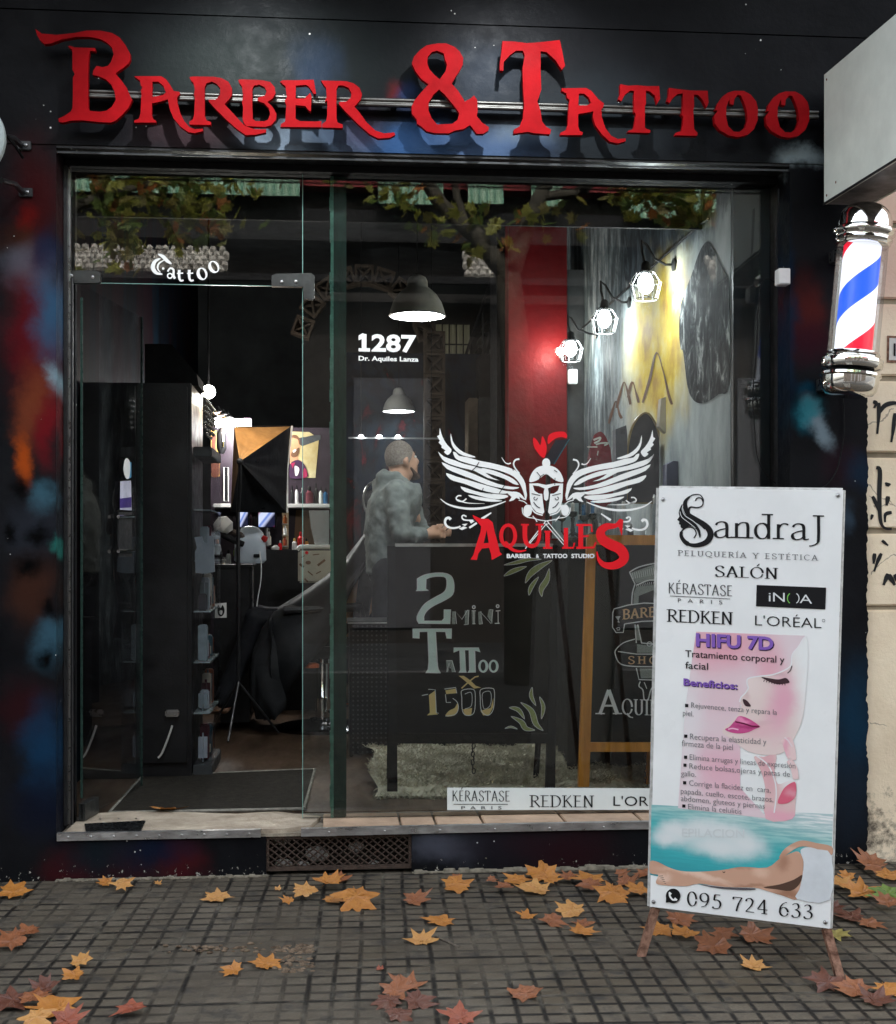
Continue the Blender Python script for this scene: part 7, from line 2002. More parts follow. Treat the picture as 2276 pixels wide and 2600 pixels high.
for i, (x, y, w_, h_, c_, lab) in enumerate(bts):
    b0 = CT_(x, 1880, 1.05); b0.z = zc; s_ = (b0 - CAM).length / 3400 * 300 / 1535; r, h = w_ * s_ / 2, (h_ + 1880 - y) * s_
    bo = thing("bottle", lab, "bottle", tuple(b0), "bottles and jars on the display counter")
    MB().lathe([(r * .9, 0), (r, .006), (r, h * .7), (r * .6, h * .8)], b0, 18).build("body", pm("counter bottle %d" % i, c_, .12, .15, 12), bo, smooth=35)
    MB().lathe([(r * .62, h * .8), (r * .62, h * .97), (r * .4, h)], b0, 14).build("cap", M['steel'] if i % 3 else M['offwhite'], bo, smooth=35)
# things low between the boards
nb_ = thing("wicker_basket", "dim wicker basket on a shelf between the two chalkboards", "basket", tuple(P(1450, 1570, 1.5)))
c = P(1455, 1572, 1.5)
MB().lathe([(.06, 0), (.075, .05), (.07, .1)], c, 20, cap=False).build("basket", pm("dim wicker", (.20, .17, .12), .8, .5, 50, bump=.8, bs=120), nb_, smooth=40)
fg = thing("figurine", "pale little skull ornament on the dark shelf beside the wooden chalkboard", "ornament", tuple(P(1463, 1450, 1.5)))
c = P(1463, 1440, 1.5); MB().sphere(c, (.035, .035, .04), 16, 12).build("head", pm("grey bone", (.22, .22, .24), .5, .2, 10), fg, smooth=True); MB().lathe([(.02, 0), (.03, .06)], c - V((0, 0, .08)), 12).build("base", pm("grey bone base", (.15, .15, .17), .5), fg, smooth=True)

# ------------------------------------------------------------------ chalkboards behind the glass
def m_chalkboard(name, c):
    t = NT(name)
    pos = t.coord("Pos")
    f = t.noise(t.scale(pos, 1, 1, .5), 3.0, 7, .65)
    t.set(t.ramp(f, (.3, tuple(x * .6 for x in c)), (.6, c), (.78, tuple(x * 2.0 for x in c))), .7, spec=.08)
    return t.m
def m_chalk(name, col, cover=.5):
    t = NT(name)
    pos = t.coord("Pos")
    g = t.ramp(t.noise(pos, 190, 4, .8), (cover - .22, tuple(x * .35 for x in col)), (cover, tuple(min(.85, x * 1.3) for x in col)))
    t.set(g, .9)
    return t.m
ck_g, ck_w, ck_o, ck_d = m_chalk("green chalk", S(196, 222, 205), .40), m_chalk("white chalk", (.80, .83, .80), .34), m_chalk("orange chalk", S(232, 186, 125), .40), m_chalk("grey chalk", S(140, 146, 140), .52)
ck_y = m_chalk("olive chalk", S(150, 160, 104), .5)
YB = .42
ba = thing("chalkboard", "black framed chalkboard advertising two mini tattoos behind the shop glass", "chalkboard", (P(1200, 1, YB).x, YB, FLOOR))
PB = FY(YB)
q = PM(); q.poly([(1003, 1386), (1408, 1384), (1398, 1872), (1006, 1860)]); q.build("panel", PB, m_chalkboard("blackboard", (.008, .0075, .007)), ba, off=0, thick=.012)
def board_bar(name, x0, y0, x1, y1, mat, par, plane, off=.006, thick=.03):
    q = PM(); q.poly([(x0, y0), (x1, y0), (x1, y1), (x0, y1)]); return q.build(name, plane, mat, par, off=off, thick=thick)
for (a, b, c, d, e, f, g, h) in ((984, 1386, 1004, 1386, 1010, 2010, 984, 2010), (1404, 1384, 1418, 1384, 1410, 2010, 1386, 2010)):
    q = PM(); q.poly([(a, b), (c, d), (e, f), (g, h)]); q.build("leg", PB, M['blackmat'], ba, off=.006, thick=.03)
board_bar("frame_rail", 1004, 1862, 1390, 1888, M['blackmat'], ba, PB); board_bar("frame_rail", 1004, 1380, 1405, 1388, M['alu'], ba, PB, .004, .02)
# hind legs of the easel
for x in (1000, 1398):
    a_, b_ = P(x, 1395, YB + .03), V((P(x, 1395, YB).x, YB + .45, FLOOR))
    MB().tube([a_, b_], .014, 4).build("leg", M['blackmat'], ba)
ZC = (1000, 1420, 420 / 1791)
def chalk(fill, outline, mf, mo, off=.002):
    q = PM(*ZC)
    for p in fill:
        q.poly(*p) if isinstance(p[0], list) else q.poly(p)
    if fill:
        q.build("lettering", PB, mf, ba, off=off)
    q = PM(*ZC)
    for l, wd, cl_ in outline:
        q.line(l, wd, cl_)
    if outline:
        q.build("lettering_outline", PB, mo, ba, off=off + .001)
two = cr([(255, 210), (330, 170), (450, 148), (560, 152), (630, 190), (655, 280), (640, 380), (560, 440), (440, 500), (370, 550), (330, 610), (330, 668)], 3) + [(520, 668), (545, 640), (545, 545), (618, 545), (612, 698), (270, 694), (252, 660)] + cr([(252, 620), (280, 560), (340, 480), (450, 410), (540, 360), (572, 300), (565, 200), (480, 185), (400, 195), (352, 215)], 3) + [(348, 320), (378, 338), (240, 342), (255, 325)]
chalk([two], [(two, 7, True)], ck_g, ck_w)
T_ = [(205, 752), (630, 752), (625, 860), (575, 855), (560, 785), (455, 785), (465, 1100), (485, 1190), (510, 1232), (345, 1230), (372, 1190), (380, 1100), (368, 785), (280, 785), (278, 856), (208, 852)]
chalk([T_], [(T_, 6, True), ([(455, 790), (480, 1200)], 6, False)], ck_g, ck_w)
tt2 = [[(650, 958), (920, 958), (938, 1005), (880, 990), (888, 1225), (800, 1225), (820, 1200), (815, 985), (770, 985), (780, 1200), (790, 1225), (705, 1225), (722, 1200), (715, 985), (650, 1008)]]
chalk(tt2, [(tt2[0], 6, True), ([(770, 990), (780, 1200)], 6, False), ([(872, 990), (882, 1215)], 5, False)], ck_g, ck_w)
chalk([[ell(970, 1158, 52, 68), ell(968, 1158, 26, 50)], [ell(1082, 1158, 52, 68), ell(1080, 1158, 28, 50)]], [(ell(970, 1158, 52, 68), 5, True), (ell(1082, 1158, 52, 68), 5, True)], ck_g, ck_w)
chalk([[(570, 1098), (632, 1096), (668, 1220), (630, 1222), (612, 1140), (590, 1220), (572, 1222)]], [([(570, 1098), (632, 1096), (668, 1222)], 7, False), ([(575, 1220), (600, 1120), (615, 1180)], 5, False)], ck_d, ck_w)
chalk([[(635, 565), (668, 565), (668, 702), (630, 702)], [(770, 555), (812, 550), (812, 706), (772, 706)], [(845, 560), (885, 560), (880, 700), (850, 700)], [(915, 570), (950, 560), (965, 700), (920, 700)], [(1030, 545), (1075, 545), (1070, 700), (1015, 620)]],
      [([(680, 700), (668, 565), (740, 650), (800, 550), (815, 550), (806, 706), (760, 708)], 7, False), ([(845, 558), (890, 558)], 8, False), ([(868, 560), (870, 698)], 7, False), ([(852, 700), (886, 698)], 7, False), (ell(868, 518, 14, 16), 12, True),
       ([(925, 702), (960, 700), (940, 570), (1055, 698), (1075, 545), (1040, 545)], 7, False), ([(1105, 560), (1155, 556)], 9, False), ([(1130, 560), (1132, 690)], 8, False), ([(1095, 695), (1148, 692)], 9, False), (ell(1126, 508, 14, 15), 13, True)], ck_d, ck_w)
chalk([[(705, 1262), (760, 1262), (830, 1310), (890, 1370), (948, 1390), (870, 1400), (800, 1340), (740, 1290)]], [([(920, 1266), (880, 1275), (810, 1330), (735, 1398)], 14, False)], ck_o, ck_o)
chalk([[(382, 1470), (450, 1420), (458, 1660), (480, 1680), (360, 1690), (392, 1660)], [(560, 1420), (670, 1400), (680, 1450), (570, 1460)], cr([(600, 1640), (660, 1610), (690, 1560), (700, 1620), (660, 1690), (560, 1700)], 3, True), [(750, 1625), (850, 1610), (840, 1690), (770, 1690)], [(940, 1640), (1050, 1610), (1080, 1500), (1080, 1600), (1030, 1690), (970, 1690)]],
      [([(305, 1475), (372, 1462)], 7, False), ([(376, 1408), (450, 1412), (462, 1660), (488, 1668)], 8, False), ([(550, 1405), (672, 1388), (684, 1450)], 8, False), ([(560, 1460), (570, 1550), (620, 1550)], 7, False), (cr([(640, 1505), (690, 1550), (700, 1620), (665, 1680), (560, 1698)], 4), 7, False),
       (cr([(740, 1420), (860, 1408), (884, 1480), (870, 1660), (790, 1690), (745, 1640), (738, 1500)], 4, True), 8, True), (cr([(770, 1460), (835, 1440), (850, 1500), (838, 1590), (772, 1620)], 4), 6, False),
       (cr([(945, 1410), (1060, 1396), (1092, 1440), (1080, 1620), (1020, 1690), (950, 1640), (938, 1500)], 4, True), 8, True), (cr([(965, 1450), (1040, 1430), (1058, 1500), (1040, 1590), (980, 1620), (962, 1540)], 4, True), 6, True)], ck_o, ck_w)
def leafy(pts, wd):
    q = PM(*ZC)
    q.line(cr(pts, 6), lambda u: wd * math.sin(math.pi * (.04 + .92 * u)))
    q.build("drawn_leaf", PB, ck_y, ba, off=.002)
    a = cr(pts, 6); n_ = len(a)
    l = []
    for sgn in (1, -1):
        s__ = []
        for i, p in enumerate(a):
            p0, p1 = a[max(0, i - 1)], a[min(n_ - 1, i + 1)]
            dx, dy = p1[0] - p0[0], p1[1] - p0[1]; L_ = math.hypot(dx, dy) or 1
            o_ = sgn * wd * .5 * math.sin(math.pi * (i / (n_ - 1)))
            s__.append((p[0] - dy / L_ * o_, p[1] + dx / L_ * o_))
        l.append(s__)
    q = PM(*ZC); q.line(l[0], 6); q.line(l[1], 6); q.build("drawn_leaf_outline", PB, ck_w, ba, off=.003)
for pts, wd in (([(1195, 62), (1330, 35), (1450, 5), (1600, 0)], 40), ([(1192, 182), (1300, 125), (1440, 78)], 46), ([(1425, 258), (1480, 160), (1580, 80), (1720, 10)], 66), ([(1465, 390), (1490, 300), (1570, 190)], 44), ([(1605, 405), (1600, 320), (1660, 220), (1685, 100)], 62),
                ([(1540, 1585), (1490, 1480), (1500, 1385)], 40), ([(1600, 1730), (1620, 1600), (1580, 1488)], 40), ([(1250, 1605), (1350, 1630), (1418, 1730)], 44), ([(1375, 1550), (1490, 1640), (1540, 1780), (1620, 1855)], 60), ([(1270, 1700), (1380, 1760), (1430, 1830), (1530, 1850)], 56), ([(1205, 1832), (1270, 1815), (1340, 1838)], 18)):
    leafy(pts, wd)
# chain that keeps the easel from opening
chn = thing("chain", "short dark steel chain hanging between the legs of the black chalkboard", "chain", tuple(P(1203, 1920, YB + .02)))
mb = MB()
z = P(1203, 1884, YB).z; xk_ = P(1203, 1884, YB).x
for i in range(8):
    c = V((xk_ + .003 * math.sin(i * 2), YB + .02, z - i * .019))
    mb.tube([c + (V((.007 * math.cos(a), 0, .0125 * math.sin(a))) if i % 2 else V((0, .007 * math.cos(a), .0125 * math.sin(a)))) for a in [2 * math.pi * k_ / 12 for k_ in range(12)]], .0026, 5, closed=True)
mb.build("link_chain", M['blackmetal'], chn, smooth=True)
bo = thing("chalkboard", "orange wood framed chalkboard with a drawn hair clipper behind the poster board", "chalkboard", (P(1600, 1, .36).x, .36, FLOOR))
PO = FY(.36)
ZO = (1450, 1340, 230 / 692)
wood = pm("orange pine", (.74, .28, .04), .4, .3, 5, stretch=(6, 1, .6), col2=(.82, .36, .06))
q = PM(*ZO); q.poly([(190, 120), (1000, 120), (1000, 1650), (144, 1640)]); q.build("panel", PO, m_chalkboard("green blackboard", (.009, .011, .0105)), bo, off=0, thick=.012)
q = PM(*ZO); q.poly([(126, 50), (196, 50), (192, 140), (140, 1980), (58, 1980)]); q.build("frame_post", PO, wood, bo, off=.014, thick=.03)
q = PM(*ZO); q.poly([(197, 56), (1000, 56), (1000, 132), (197, 132)]); q.build("frame_rail", PO, wood, bo, off=.012, thick=.028)
q = PM(*ZO); q.poly([(144, 1640), (1000, 1640), (1000, 1712), (141, 1712)]); q.build("frame_rail", PO, wood, bo, off=.012, thick=.028)
q = PM(*ZO); q.poly([(1000, 50), (1070, 50), (1090, 1980), (1010, 1980)]); q.build("frame_post", PO, wood, bo, off=.014, thick=.03)
a_, b_ = P(1700, 1400, .40), V((P(1700, 1400, .36).x, .8, FLOOR)); MB().tube([a_, b_], .014, 4).build("hind_leg", wood, bo)
q = PM(*ZO)
for l, wd, c_ in ((cr([(448, 340), (520, 300), (640, 272), (760, 262)], 4), 9, False), ([(448, 340), (490, 430)], 9, False), (cr([(490, 430), (470, 500), (464, 590)], 4), 9, False), (cr([(500, 440), (600, 400), (700, 410)], 4), 10, False), ([(320, 650), (330, 620), (440, 590), (560, 575), (700, 580)], 8, False), ([(320, 650), (318, 760), (345, 800), (400, 800), (410, 735)], 8, False),
        ([(410, 735), (540, 715), (700, 710)], 8, False), (cr([(490, 850), (400, 880), (345, 930), (340, 970), (380, 1040), (500, 1060), (700, 1060)], 4), 8, False), ([(360, 945), (500, 965), (700, 965)], 7, False), ([(490, 740), (500, 880)], 8, False), ([(510, 740), (540, 880), (640, 890)], 10, False), (ell(600, 888, 18, 16), 6, True), ([(500, 1070), (520, 1160), (700, 1165)], 8, False),
        (cr([(530, 1175), (520, 1210), (550, 1240), (560, 1310), (590, 1310), (610, 1240), (640, 1200)], 4), 9, False), ([(560, 1180), (580, 1230)], 6, False), (cr([(345, 770), (370, 762), (372, 780), (350, 780)], 3), 5, False)):
    q.line(l, wd, c_)
for i in range(12):
    q.line([(470 + i * 16, 345 - i * 4), (478 + i * 16, 390 - i * 3)], 4)
    q.line([(500 + i * 16, 450 - i * 2), (506 + i * 16, 428 - i * 2)], 4)
    q.line([(340 + i * 3, 680 + i * 4), (378 - i * 2, 676 + i * 4)], 3)
q.build("clipper_outline", PO, ck_w, bo, off=.003)
q = PM(*ZO); q.poly([(455, 345), (640, 280), (700, 275), (700, 395), (600, 395), (500, 425)]); q.poly([(500, 450), (700, 430), (700, 470), (620, 480), (520, 520), (515, 575), (478, 580), (480, 500)], ); q.poly([(505, 890), (640, 905), (700, 905), (700, 955), (505, 955)]); q.poly([(525, 1075), (700, 1075), (700, 1150), (535, 1150)]); q.poly([(490, 745), (520, 745), (535, 860), (500, 860)]); q.build("clipper_fill", PO, ck_d, bo, off=.002)
q = PM(*ZO); q.serif("BARBER", 395, 700, 770, 668, 75, .2, .6, gap=.1); q.serif("SHOP", 435, 1040, 740, 1040, 58, .2, .6, gap=.32); q.build("banner_lettering", PO, m_chalk("tan chalk", S(196, 160, 120), .4), bo, off=.0035)
q = PM(*ZO); q.serif("A", 205, 1424, 372, 1424, 185, .16, .5); q.serif("QUILES", 390, 1426, 800, 1440, 120, .13, .5, gap=.1); q.build("name_lettering", PO, ck_w, bo, off=.003)
chn2 = thing("chain", "thin dark chain hanging under the orange framed chalkboard", "chain", tuple(P(1638, 1950, .4)))
mb = MB(); xk_, z = P(1639, 1912, .4).x, P(1639, 1912, .4).z
for i in range(9):
    c = V((xk_, .40, z - i * .016))
    mb.tube([c + (V((.005 * math.cos(a), 0, .010 * math.sin(a))) if i % 2 else V((0, .005 * math.cos(a), .010 * math.sin(a)))) for a in [2 * math.pi * k_ / 10 for k_ in range(10)]], .002, 5, closed=True)
mb.build("link_chain", M['blackmetal'], chn2, smooth=True)

# fluffy rug over a low bench
ben = thing("fur_rug", "fluffy pale fur rug spread over a low platform behind the chalkboards", "rug", (P(1300, 1, .9).x, 1.0, FLOOR))
x0, x1 = P(950, 1, .75).x, P(1720, 1, .75).x
zb_b, zt_b = P(1300, 1996, .72).z, P(1300, 1896, 1.42).z
tbox("platform", (x0 + .05, .80, FLOOR), (x1, 1.40, zb_b - .015), M['blackmat'], ben, .01)
rf = random.Random(21)
fur = pm("cream fur", (.44, .41, .31), .95, .35, 8, col2=(.62, .59, .46))
def furbase(u, v):
    e_ = min(1, v * 5)
    return V((x0 + (x1 - x0) * u + .02 * math.sin(v * 19), .70 + .72 * v + .02 * math.sin(u * 23) * (1 - v), FLOOR + .012 + (zb_b - FLOOR) * e_ + (zt_b - zb_b) * v + .014 * math.sin(u * 31 + v * 9) * e_ + .012 * math.sin(u * 13 - v * 14) * e_))
fo = MB().grid(furbase, 60, 20).build("hide", fur, ben, smooth=80)
vs, fs = [], []
for i in range(15000):
    u, v = rf.random(), rf.random() ** 1.3
    p = furbase(u, v)
    d = V((rf.gauss(0, .5), -.55 + rf.gauss(0, .4), .75 if v > .1 else -.2))
    d = d.normalized() * rf.uniform(.018, .045)
    s2 = V((rf.gauss(0, 1), rf.gauss(0, .3), rf.gauss(0, .4))).normalized() * .0016
    k_ = len(vs)
    vs += [p - s2, p + s2, p + d * .6 + s2 * .6, p + d + V((0, 0, -.008))]
    fs += [(k_, k_ + 1, k_ + 2), (k_, k_ + 2, k_ + 3)]
me = bpy.data.meshes.new("fur_strands"); me.from_pydata([tuple(v) for v in vs], [], fs)
o = link("fur_strands", me, fur, fo); o["kind"] = "stuff"

# ------------------------------------------------------------------ the other side of the street (seen in the shop glass)
def FM(px, py, Yv):
    """a point that shows at a pixel as a reflection in the shop glass"""
    p = P(px, py, Yv)
    return V((p.x, 2 * GY - p.y, p.z))
YO = 15.0
opp = thing("opposite_house", "old house across the street with a tiled eave and green corrugated balcony screens", "building", (0, -15, 0))
rw = lambda py: P(1138, py, YO).z
yf = 2 * GY - YO
wallm = pm("dark weathered plaster", (.016, .014, .013), .85, .3, .8)
MB().box((-14, yf - 6, -.2), (14, yf - .8, rw(330))).build("wall", wallm, opp)
MB().box((-14, yf - .8, -.2), (14, yf - .3, rw(760))).build("wall", pm("dark ground floor plaster", (.018, .015, .013), .85, .3, .8), opp)
# green corrugated translucent screens with red posts
t = NT("green corrugated sheet")
sx = t.n("SeparateXYZ"); t.l(t.coord("Pos"), sx.inputs[0])
rib = t.ramp(t.math('PINGPONG', sx.outputs[0], .06), (.0, (.22, .46, .34)), (.06, (.55, .74, .58)))
t.set(rib, .5)
t.b.inputs["Transmission Weight"].default_value = 0
df = t.n("BsdfTranslucent"); t.l(rib, df.inputs[0]); mx = t.n("MixShader"); mx.inputs[0].default_value = .5
t.l(t.b.outputs[0], mx.inputs[1]); t.l(df.outputs[0], mx.inputs[2]); t.l(mx.outputs[0], t.out.inputs[0])
m_green = t.m
m_redp = pm("dark red paint", (.16, .015, .018), .6, .3, 2)
for a, b, y0 in ((150, 762, 492), (960, 1124, 524), (1186, 1275, 524), (1345, 1424, 530), (1590, 1870, 560)):
    p0, p1 = FM(a, y0, YO), FM(b, 300, YO)
    mb = MB()
    z0, z1 = p0.z, p1.z
    n_ = int(abs(p1.x - p0.x) / .03)
    mb.grid(lambda u, v: V((p0.x + (p1.x - p0.x) * u, yf + .18 * (1 - v) + .015 * math.cos(u * n_ * math.pi), z0 + (z1 - z0) * v)), n_, 1)
    mb.build("corrugated_screen", m_green, opp)
MB().box((-14, yf - .79, rw(462)), (14, yf - .4, rw(300))).build("red_fascia", m_redp, opp)
MB().box((-14, yf - .79, rw(610)), (14, yf - .2, rw(530))).build("overhang_slab", M['blackmat'], opp)
# tiled eave
mt = pm("pale weathered roof tile", (.30, .27, .24), .8, .5, 3, col2=(.5, .48, .44))
z0, z1 = rw(716), rw(640)
mb = MB()
rt = random.Random(9)
for r_ in range(5):
    for i in range(190):
        x = -11 + i * .12 + rt.uniform(-.015, .015)
        if not any(FM(a, 700, YO).x < x < FM(b, 700, YO).x for a, b in ((-300, 575), (1165, 1275), (1790, 2700))):
            continue
        f0, f1 = r_ / 5, (r_ + 1.2) / 5
        x += .06 * (r_ % 2)
        a, b = V((x, yf + .32 - .42 * f0, z0 + (z1 - z0) * f0 + .02)), V((x, yf + .32 - .42 * f1, z0 + (z1 - z0) * f1 - .01))
        mb.tube([a, b], [.062, .05], 7)
mb.build("roof_tile", mt, opp)
MB().box((-12, yf - .35, z0 - .12), (12, yf + .5, z0 - .02)).build("eave_board", M['blackmat'], opp)
for px in (300, 900, 1500, 1900):
    p0, p1 = FM(px, 1600, YO - .3), FM(px + 200, 950, YO - .3)
    MB().box((p0.x, yf - .29, max(0, p0.z)), (p1.x, yf - .25, p1.z)).build("window", pm("dim shutter", (.05, .05, .055), .4), opp)

# plane tree at the kerb behind the photographer: its crown and limbs show in the glass
leafm = []
for nm, c in (("yellow green leaf", (.20, .20, .035)), ("green leaf", (.09, .13, .03)), ("olive leaf", (.14, .12, .03)), ("rusty leaf", (.26, .10, .025))):
    t = NT(nm); t.set(tuple(c), .55)
    tl = t.n("BsdfTranslucent"); tl.inputs[0].default_value = (*[min(1, x * 2.2) for x in c], 1); mx = t.n("MixShader"); mx.inputs[0].default_value = .45
    t.l(t.b.outputs[0], mx.inputs[1]); t.l(tl.outputs[0], mx.inputs[2]); t.l(mx.outputs[0], t.out.inputs[0])
    leafm.append(t.m)
bark = pm("mottled plane bark", (.05, .045, .035), .9, .5, 6, bump=.5, bs=20)
OUT = []
for a, r in ((-150, .40), (-126, .42), (-110, .66), (-96, .56), (-80, .58), (-66, .78), (-54, .60), (-40, .62), (-26, .78), (-16, .96), (-6, .72), (6, .60), (18, .62), (30, .60), (42, .82), (52, 1.04), (60, .76), (70, .66), (80, .76), (90, 1.14)):
    OUT.append((a, r))
palm = [(r * math.cos(R(a)), r * math.sin(R(a))) for a, r in OUT]
palm = [(-x, y) for x, y in palm[:-1]][::-1] and palm + [(-x, y) for x, y in reversed(palm[:-1])]
def leaf_faces(s_, M4, curl, rnd):
    """palmate leaf: ring of lobes round a hub at the stalk"""
    vs = [M4 @ V((0, -.10 * s_, 0))]
    for x, y in palm:
        d2 = x * x + y * y
        vs.append(M4 @ V((x * s_ * .52, y * s_ * .52, s_ * (curl * d2 * .22 + rnd.uniform(-.02, .02)))))
    n_ = len(palm)
    return vs, [(0, 1 + i, 1 + (i + 1) % n_) for i in range(n_)]
def tree(label, base, limbs, clusters, seed, group=None):
    t_ = thing("plane_tree", label, "tree", base, group)
    rnd = random.Random(seed)
    mb = MB()
    for pts, r0, r1 in limbs:
        mb.tube(pts, [r0 + (r1 - r0) * i / (len(pts) - 1) for i in range(len(pts))], 10)
    mb.build("trunk", bark, t_, smooth=60)
    data = [MB() for _ in leafm]
    for c, rad, n_ in clusters:
        for _ in range(n_):
            d = V((rnd.gauss(0, 1), rnd.gauss(0, 1), rnd.gauss(0, 1))).normalized() * (rnd.random() ** .5)
            p = c + V((d.x * rad[0], d.y * rad[1], d.z * rad[2]))
            E_ = Euler((rnd.uniform(-1.3, 1.3), rnd.uniform(-1.3, 1.3), rnd.uniform(0, 6.28))).to_matrix().to_4x4()
            vs, fs = leaf_faces(rnd.uniform(.11, .19), Matrix.Translation(p) @ E_, rnd.uniform(-.4, .6), rnd)
            k_ = rnd.choices(range(4), (5, 4, 3, 1.3))[0]
            data[k_].add(vs, fs)
    big = MB(); idx = []
    for k_, d in enumerate(data):
        n0 = len(big.f)
        big.add(d.v, d.f)
        idx += [k_] * (len(big.f) - n0)
    o = big.build("crown", leafm, t_, fix=False)
    for p, k_ in zip(o.data.polygons, idx):
        p.material_index = k_
    return t_
YT = 7.6
F_ = lambda px, py, d=0: FM(px, py, YT + d)
tb = F_(1330, 2100); tb.z = 0
limbs = [([V((tb.x, tb.y, 0)), F_(1325, 1300), F_(1310, 900), F_(1290, 700)], .20, .13),
         ([F_(1290, 700), F_(1210, 600), F_(1120, 520), F_(1060, 420), F_(1000, 300)], .10, .05), ([F_(1290, 720), F_(1330, 600), F_(1370, 500), F_(1420, 400), F_(1480, 250)], .10, .05),
         ([F_(1180, 570), F_(1160, 500), F_(1150, 420)], .05, .03), ([F_(1370, 500), F_(1460, 490), F_(1540, 440), F_(1660, 380)], .05, .02), ([F_(1440, 440), F_(1490, 490), F_(1530, 440)], .03, .02)]
cl = []
for x, y, rx, rz, n_ in ((1010, 500, .45, .25, 26), (1120, 560, .4, .2, 22), (1210, 560, .3, .2, 26), (1350, 560, .25, .2, 14), (1700, 500, .5, .32, 100), (1760, 530, .35, .2, 60), (1640, 470, .4, .3, 70), (1050, 320, .9, .4, 120), (1500, 250, 1.0, .45, 160), (1260, 640, .4, .15, 16), (880, 440, .5, .2, 16), (1560, 450, .4, .2, 18), (1840, 500, .3, .3, 16), (1440, 560, .4, .2, 8)):
    cl.append((F_(x, y), (rx, .6, rz), n_))
tree("plane tree with yellowing leaves at the kerb opposite the shop window", (tb.x, tb.y, 0), limbs, cl, 4, "street trees")
tb2 = F_(420, 2100); tb2.z = 0
limbs = [([V((tb2.x - 2.2, tb2.y - .3, 0)), F_(-60, 1200), F_(20, 700), F_(120, 450)], .18, .10), ([F_(40, 640), F_(200, 520), F_(360, 470), F_(560, 440)], .07, .02), ([F_(110, 470), F_(240, 430), F_(300, 300)], .05, .03)]
cl = []
for x, y, rx, rz, n_ in ((250, 470, .30, .22, 40), (330, 500, .35, .25, 46), (430, 490, .40, .22, 48), (520, 470, .3, .16, 26), (300, 570, .3, .2, 40), (540, 560, .3, .2, 26), (480, 600, .3, .2, 22), (270, 640, .2, .25, 18), (330, 650, .25, .2, 12), (240, 330, .8, .4, 120), (480, 330, .7, .3, 90), (470, 540, .3, .15, 30), (640, 440, .5, .2, 16), (760, 420, .5, .2, 12), (190, 620, .12, .4, 8), (600, 540, .3, .3, 8)):
    cl.append((F_(x, y), (rx, .6, rz), n_))
tree("plane tree with thin yellow foliage at the kerb opposite the shop doorway", (tb2.x - 2.2, tb2.y, 0), limbs, cl, 8, "street trees")

# ------------------------------------------------------------------ fallen leaves on the pavement
def leaf_mat(name, c, c2):
    t = NT(name)
    o = t.coord("Object")
    f = t.noise(o, 30, 5, .65)
    col = t.ramp(f, (.32, c2), (.62, c))
    spot = t.ramp(t.noise(o, 85, 3, .6), (.62, 0.0), (.70, .55))
    t.set(t.mix(spot, col, tuple(x * .35 for x in c2)), t.ramp(t.noise(o, 40, 3), (.3, .34), (.7, .6)))
    t.bump(t.noise(o, 70, 4), .3, .004)
    return t.m
LM = {'o': leaf_mat("orange leaf", (.40, .165, .032), (.30, .11, .020)), 'p': leaf_mat("pale orange leaf", (.46, .24, .075), (.37, .165, .045)), 'b': leaf_mat("brown leaf", (.24, .085, .032), (.16, .055, .022)),
      'd': leaf_mat("dark wet leaf", (.11, .035, .018), (.07, .022, .012)), 'g': leaf_mat("green leaf fallen", (.12, .19, .03), (.07, .13, .02)), 'y': leaf_mat("olive yellow leaf", (.30, .25, .07), (.2, .16, .04)), 'r': leaf_mat("reddish leaf", (.26, .07, .035), (.18, .045, .025))}
CN = {'o': "bright orange", 'p': "pale orange", 'b': "brown", 'd': "dark wet brown", 'g': "green", 'y': "olive yellow", 'r': "reddish brown"}
def leaf_mesh(s_, seed, curl, curled):
    rnd = random.Random(seed)
    n_ = len(palm)
    fold = rnd.uniform(-.25, .5)
    def warp(x, y):
        d2 = x * x + y * y
        a = math.atan2(y, x)
        z = curl * d2 * .20 + .06 * math.sin(a * 5 + seed) * d2 + fold * abs(x) * .18
        if curled:
            z += .34 * max(0, x * math.cos(seed) + y * math.sin(seed) + .1) ** 1.6
        return z
    vs = [V((0, -.10, 0))]
    for k in (.28, .62, 1.0):
        for i, (x, y) in enumerate(palm):
            j = 1 + rnd.uniform(-.13, .11) + .10 * math.sin(i * .9 + seed * 2.1) if k == 1 else 1
            kk = k if k == 1 else k * (.55 + .45 * 1 / max(.75, math.hypot(x, y)) * .75)
            X, Y_ = x * kk * j, (y + .10) * kk * j - .10
            if k < 1:
                l = math.hypot(x, y); cap_ = min(1, .62 / l) if l > .62 else 1
                X, Y_ = x * k * (.5 + .5 * cap_), (y + .1) * k * (.5 + .5 * cap_) - .1
            vein = -.018 if (i % 1 == 0 and math.hypot(x, y) > .6) else .014
            vs.append(V((X, Y_, warp(X, Y_) + vein * (1 - abs(k - .6)))))
    fs = [(0, 1 + i, 1 + (i + 1) % n_) for i in range(n_)]
    for k in (0, 1):
        o_ = 1 + k * n_
        fs += [(o_ + i, o_ + n_ + i, o_ + n_ + (i + 1) % n_, o_ + (i + 1) % n_) for i in range(n_)]
    n0 = len(vs)
    st_ = [V((0, -.12, .0)), V((.03 * math.sin(seed), -.35, .02)), V((.08 * math.sin(seed * 1.7), -.62, .05))]
    sv = []
    for i, p in enumerate(st_):
        for dx, dz in ((-.014, 0), (.014, 0), (0, .02)):
            sv.append(p + V((dx, 0, dz)))
    vs += sv
    for i in range(2):
        for k in range(3):
            a, b = n0 + i * 3 + k, n0 + i * 3 + (k + 1) % 3
            fs.append((a, b, b + 3, a + 3))
    zmin = min(v.z for v in vs[:n0])
    vs = [V((v.x * s_, v.y * s_, (v.z - zmin) * s_)) for v in vs]
    me = bpy.data.meshes.new("fallen_leaf")
    me.from_pydata([tuple(v) for v in vs], [], fs)
    me.update()
    return me
